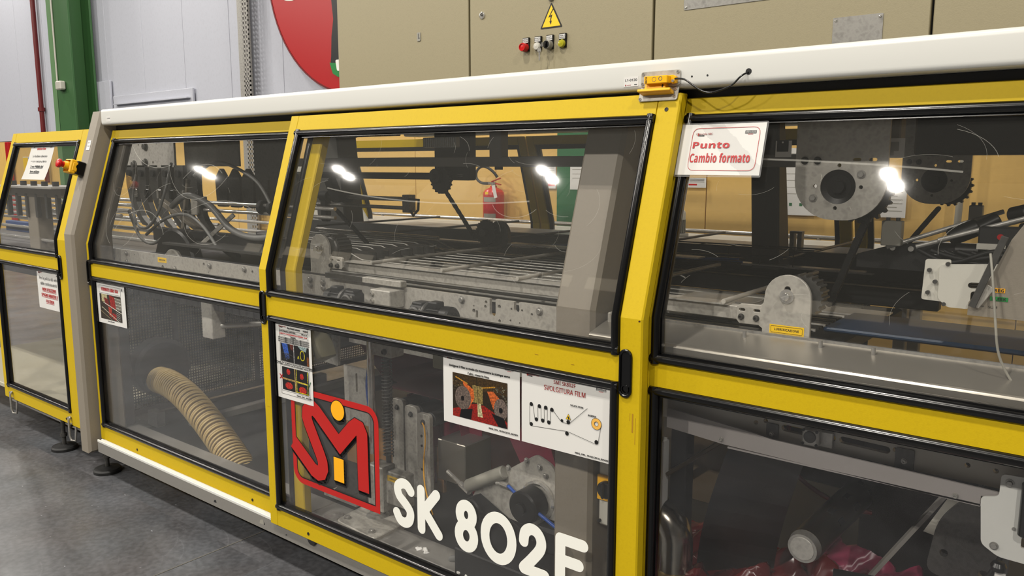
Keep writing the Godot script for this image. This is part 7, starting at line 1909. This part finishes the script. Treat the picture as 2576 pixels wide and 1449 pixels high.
	t = thing("motor_cover", "black motor cover with a faded warning triangle behind the mandrel", "cover", Vector3(-0.62, 0.6, -0.75))
	put(t, "box", MB.new().box(Vector3(-0.66, 0.74, -0.80), Vector3(0.42, 0.26, 0.25), 0.008), M.black_matt)
	put(t, "red_edge", MB.new().box(Vector3(-0.66, 0.872, -0.672), Vector3(0.42, 0.02, 0.01)), M.red_paint)
	put(t, "warning_triangle", MB.new().prism(PackedVector2Array([Vector2(-0.715, 0.74), Vector2(-0.655, 0.73), Vector2(-0.68, 0.785)]), -0.674, -0.672), M.ink_yellow)
	solo("rust_cable", "reddish cable bending behind the dark film", "cable", MB.new().tube(path([Vector3(-0.78, 0.84, -0.55), Vector3(-0.79, 0.74, -0.55), Vector3(-0.74, 0.66, -0.55), Vector3(-0.62, 0.61, -0.55), Vector3(-0.55, 0.60, -0.58)]), 0.007, 8), M.red_pipe)
	t = thing("reel_support", "dark reel support plates with a pale gusset at the right of the bay", "support", Vector3(-0.25, 0.4, -0.55))
	put(t, "back_wall", MB.new().box(Vector3(-0.42, 0.62, -0.62), Vector3(0.34, 0.55, 0.02), 0.003), M.black_matt)
	put(t, "round_plate", MB.new().prism(rounded([Vector2(-0.38, 0.54), Vector2(-0.20, 0.52), Vector2(-0.20, 0.70), Vector2(-0.24, 0.75), Vector2(-0.31, 0.75), Vector2(-0.36, 0.68)], 0.03), -0.46, -0.44, Transform3D.IDENTITY, [ring(Vector2(-0.34, 0.60), 0.010, 10), ring(Vector2(-0.25, 0.57), 0.012, 10)]), M.dark_steel)
	put(t, "gusset", MB.new().prism(PackedVector2Array([Vector2(-0.40, 0.62), Vector2(-0.33, 0.61), Vector2(-0.31, 0.74), Vector2(-0.34, 0.745)]), -0.50, -0.495), M.pvc_white)
	put(t, "pale_panel", MB.new().box(Vector3(-0.27, 0.79, -0.70), Vector3(0.20, 0.10, 0.01)), M.pvc_white)
	put(t, "yellow_bar", MB.new().box(Vector3(-0.27, 0.86, -0.66), Vector3(0.32, 0.05, 0.03), 0.003), M.yellow)
	put(t, "slant_bar", MB.new().bar(Vector3(-0.50, 0.50, -0.40), Vector3(-0.33, 0.78, -0.46), 0.016, 0.010), M.base_grey)
	for k in 3: put(t, "cable", MB.new().tube(path([Vector3(-0.24 + 0.01 * k, 0.86, -0.40), Vector3(-0.27, 0.80, -0.40), Vector3(-0.22, 0.76 - 0.02 * k, -0.38), Vector3(-0.21, 0.66, -0.36), Vector3(-0.27, 0.52, -0.36)]), 0.006, 7), M.black_matt)

# a sheet of film thrown down in folds
func crumpled(called: String, label: String, c: Vector3, s: Vector2, high: float, seed_: int, m: Material, lean: float) -> void:
	var f := noise(1.7, seed_, FastNoiseLite.TYPE_SIMPLEX_SMOOTH, 3)
	var n := 40
	var P := []
	for i in n + 1:
		for j in n + 1:
			var u := float(i) / n - 0.5
			var v := float(j) / n - 0.5
			var r := f.get_noise_2d(u * 1.6, v * 1.6)
			P.append(c + Vector3(u * s.x + 0.05 * r, high * r * 2.4 + lean * 0.35 * u, v * s.y + 0.04 * f.get_noise_2d(v * 2.0 + 9.0, u * 2.0)))
	var N := []
	for i in n + 1:
		for j in n + 1:
			var a: Vector3 = P[mini(i + 1, n) * (n + 1) + j] - P[maxi(i - 1, 0) * (n + 1) + j]
			var b: Vector3 = P[i * (n + 1) + mini(j + 1, n)] - P[i * (n + 1) + maxi(j - 1, 0)]
			var k := b.cross(a).normalized()
			N.append(k if k.y > 0 else -k)
	var mb := MB.new()
	for i in n:
		for j in n:
			var q := [i * (n + 1) + j, (i + 1) * (n + 1) + j, (i + 1) * (n + 1) + j + 1, i * (n + 1) + j + 1]
			mb.smooth(P[q[0]], P[q[1]], P[q[2]], P[q[3]], N[q[0]], N[q[1]], N[q[2]], N[q[3]])
	solo(called, label, "film", mb, m)

# ---------------------------------------------------------------- behind and beyond the machine
func far_side() -> void:
	# conveyor table between the machine and the wall, with upright motors and a rail
	var t := thing("rear_table", "white topped conveyor table standing behind the machine", "table", Vector3(-3.2, 0, -2.95))
	put(t, "top", MB.new().box(Vector3(-3.4, 1.10, -2.98), Vector3(5.4, 0.05, 0.42), 0.006), M.pvc_white)
	for x in [-5.9, -4.4, -2.9, -1.0]:
		for z in [-2.82, -3.14]: put(t, "leg", MB.new().box(Vector3(x, 0.54, z), Vector3(0.06, 1.08, 0.06), 0.004), M.base_grey)
	t = thing("hand_rail", "bright round rail running along behind the machine", "rail", Vector3(-2, 0, -3.3))
	put(t, "rail", MB.new().tube([Vector3(-6.0, 1.135, -3.28), Vector3(0.2, 1.135, -3.28)], 0.014, 10), M.chrome)
	for x in [-5.5, -3.6, -1.6, 0.0]: put(t, "stand", MB.new().tube([Vector3(x, 0.0, -3.28), Vector3(x, 1.13, -3.28)], 0.014, 8), M.chrome)
	for q in [[-2.36, 0.042, "upright finned grey motor on the rear table, seen under the red notice"], [-2.80, 0.040, "upright finned grey motor on the rear table beside the grey post"]]:
		var c := Vector3(q[0], 1.125, -2.92)
		var r: float = q[1]
		t = thing("upright_motor", q[2], "motor", c)
		put(t, "flange", MB.new().cyl(c, c + Vector3(0, 0.02, 0), r * 1.5, 20, 0.003), M.pvc_grey)
		var b := MB.new().cyl(c + Vector3(0, 0.02, 0), c + Vector3(0, 0.11, 0), r * 0.86, 20)
		for k in 20:
			var a := TAU * k / 20
			b.box(c + Vector3(cos(a) * r * 0.92, 0.065, sin(a) * r * 0.92), Vector3(0.010, 0.085, 0.003), 0.0, Basis(Vector3.UP, -a))
		put(t, "finned_body", b, M.pvc_grey)
		put(t, "fan_cover", MB.new().lathe([Vector2(r, 0.105), Vector2(r, 0.150), Vector2(r * 0.85, 0.164), Vector2(0, 0.166)], 22, Transform3D(Basis.IDENTITY, c)), M.pvc_white)
	# infeed machine beyond the bent post, seen through the end door
	t = thing("infeed_conveyor", "steel infeed conveyor with many bright rails behind the end door", "conveyor", Vector3(-5.6, 0, -1.0))
	for k in 9:
		var y := 1.02 + 0.045 * (k % 5)
		put(t, "guide_rail", MB.new().tube([Vector3(-8.6, y, -0.40 - k * 0.17), Vector3(-4.6, y, -0.40 - k * 0.17)], 0.011, 8), M.chrome)
	for k in 5: put(t, "guide_rail", MB.new().tube([Vector3(-7.6 + 0.1 * k, 1.22 + 0.03 * k, -0.7 - 0.06 * k), Vector3(-5.2, 1.22 + 0.03 * k, -0.7 - 0.06 * k)], 0.012, 8), M.chrome)
	put(t, "bed", MB.new().box(Vector3(-6.6, 0.93, -1.05), Vector3(4.2, 0.08, 1.5), 0.004), M.dark_steel)
	put(t, "blue_strip", MB.new().box(Vector3(-6.0, 1.07, -0.7), Vector3(0.6, 0.05, 0.05), 0.004).box(Vector3(-6.9, 1.10, -0.8), Vector3(0.5, 0.08, 0.05), 0.004), M.blue_paint)
	put(t, "gantry_post", MB.new().box(Vector3(-6.03, 1.20, -0.60), Vector3(0.16, 0.42, 0.10), 0.004), M.post_grey)
	put(t, "gantry_beam", MB.new().box(Vector3(-6.0, 1.39, -0.60), Vector3(0.95, 0.06, 0.12), 0.004), M.post_grey)
	put(t, "gantry_plate", MB.new().box(Vector3(-5.95, 1.428, -0.60), Vector3(1.0, 0.012, 0.3)), M.alu)
	for k in 6: put(t, "clamp_foot", MB.new().box(Vector3(-6.4 + k * 0.16, 1.30, -0.55), Vector3(0.03, 0.16, 0.03), 0.003), M.dark_steel)
	for k in 5: put(t, "clamp_knob", MB.new().cyl(Vector3(-6.3 + k * 0.17, 1.434, -0.55), Vector3(-6.3 + k * 0.17, 1.465, -0.55), 0.02, 12), M.black_matt)
	for x in [-8.4, -4.75]:
		for z in [-0.4, -1.7]: put(t, "leg", MB.new().box(Vector3(x, 0.45, z), Vector3(0.08, 0.90, 0.08), 0.004), M.base_grey)
	t = thing("drip_pan", "cream ribbed pan on the floor frame behind the end door", "pan", Vector3(-5.5, 0.1, -0.8))
	put(t, "pan", MB.new().box(Vector3(-5.8, 0.16, -0.75), Vector3(2.2, 0.04, 1.1), 0.01), M.cream)
	put(t, "back_rim", MB.new().box(Vector3(-5.8, 0.27, -1.32), Vector3(2.2, 0.26, 0.03), 0.006), M.cream)
	for k in 8: put(t, "rib", MB.new().box(Vector3(-6.7 + k * 0.26, 0.28, -1.29), Vector3(0.04, 0.16, 0.04), 0.008), M.cream)
	solo("frame_sill", "cream sill along the foot of the end door", "sill", MB.new().box(Vector3(-5.3, 0.19, -0.20), Vector3(1.9, 0.03, 0.12), 0.004), M.cream)
	t = thing("square_post", "grey square post with four holes behind the cleaning notice", "post", Vector3(-4.62, 0.0, -0.22))
	put(t, "tube", MB.new().box(Vector3(-4.60, 0.52, -0.22), Vector3(0.10, 0.80, 0.10), 0.004), M.base_grey)
	for q in [Vector2(-4.62, 0.60), Vector2(-4.58, 0.605), Vector2(-4.62, 0.55), Vector2(-4.58, 0.555)]: put(t, "hole", MB.new().cyl(Vector3(q.x, q.y, -0.171), Vector3(q.x, q.y, -0.1695), 0.008, 10), M.black_matt)
	put(get_node("infeed_conveyor"), "red_guard", MB.new().box(Vector3(-6.0, 0.84, -1.0), Vector3(0.25, 0.12, 0.04), 0.004), M.red_paint)
	solo("added_pale_panel", "added pale panel that brightens the holes of the perforated sheet", "panel", MB.new().box(Vector3(-4.75, 0.60, -1.3), Vector3(0.02, 0.60, 1.9), 0.003), M.cream)  # panel added so that the holes in front of it look bright
	t = thing("wall_notice", "yellow and blue safety notice seen beyond the end door", "notice", Vector3(-14.45, 1.39, -3.77))
	put(t, "sheet", MB.new().box(Vector3(-14.45, 1.55, -3.765), Vector3(0.42, 0.32, 0.004)), M.paper)
	put(t, "yellow_half", MB.new().box(Vector3(-14.555, 1.55, -3.762), Vector3(0.19, 0.29, 0.004)), M.ink_yellow)
	put(t, "blue_half", MB.new().box(Vector3(-14.345, 1.55, -3.762), Vector3(0.18, 0.29, 0.004)), M.blue_hose)
	solo("red_cabinet", "tall narrow red cabinet standing at the yellow wall beyond the end door", "cabinet", MB.new().box(Vector3(-15.15, 0.98, -3.74), Vector3(0.13, 1.95, 0.06), 0.01), M.red_paint)
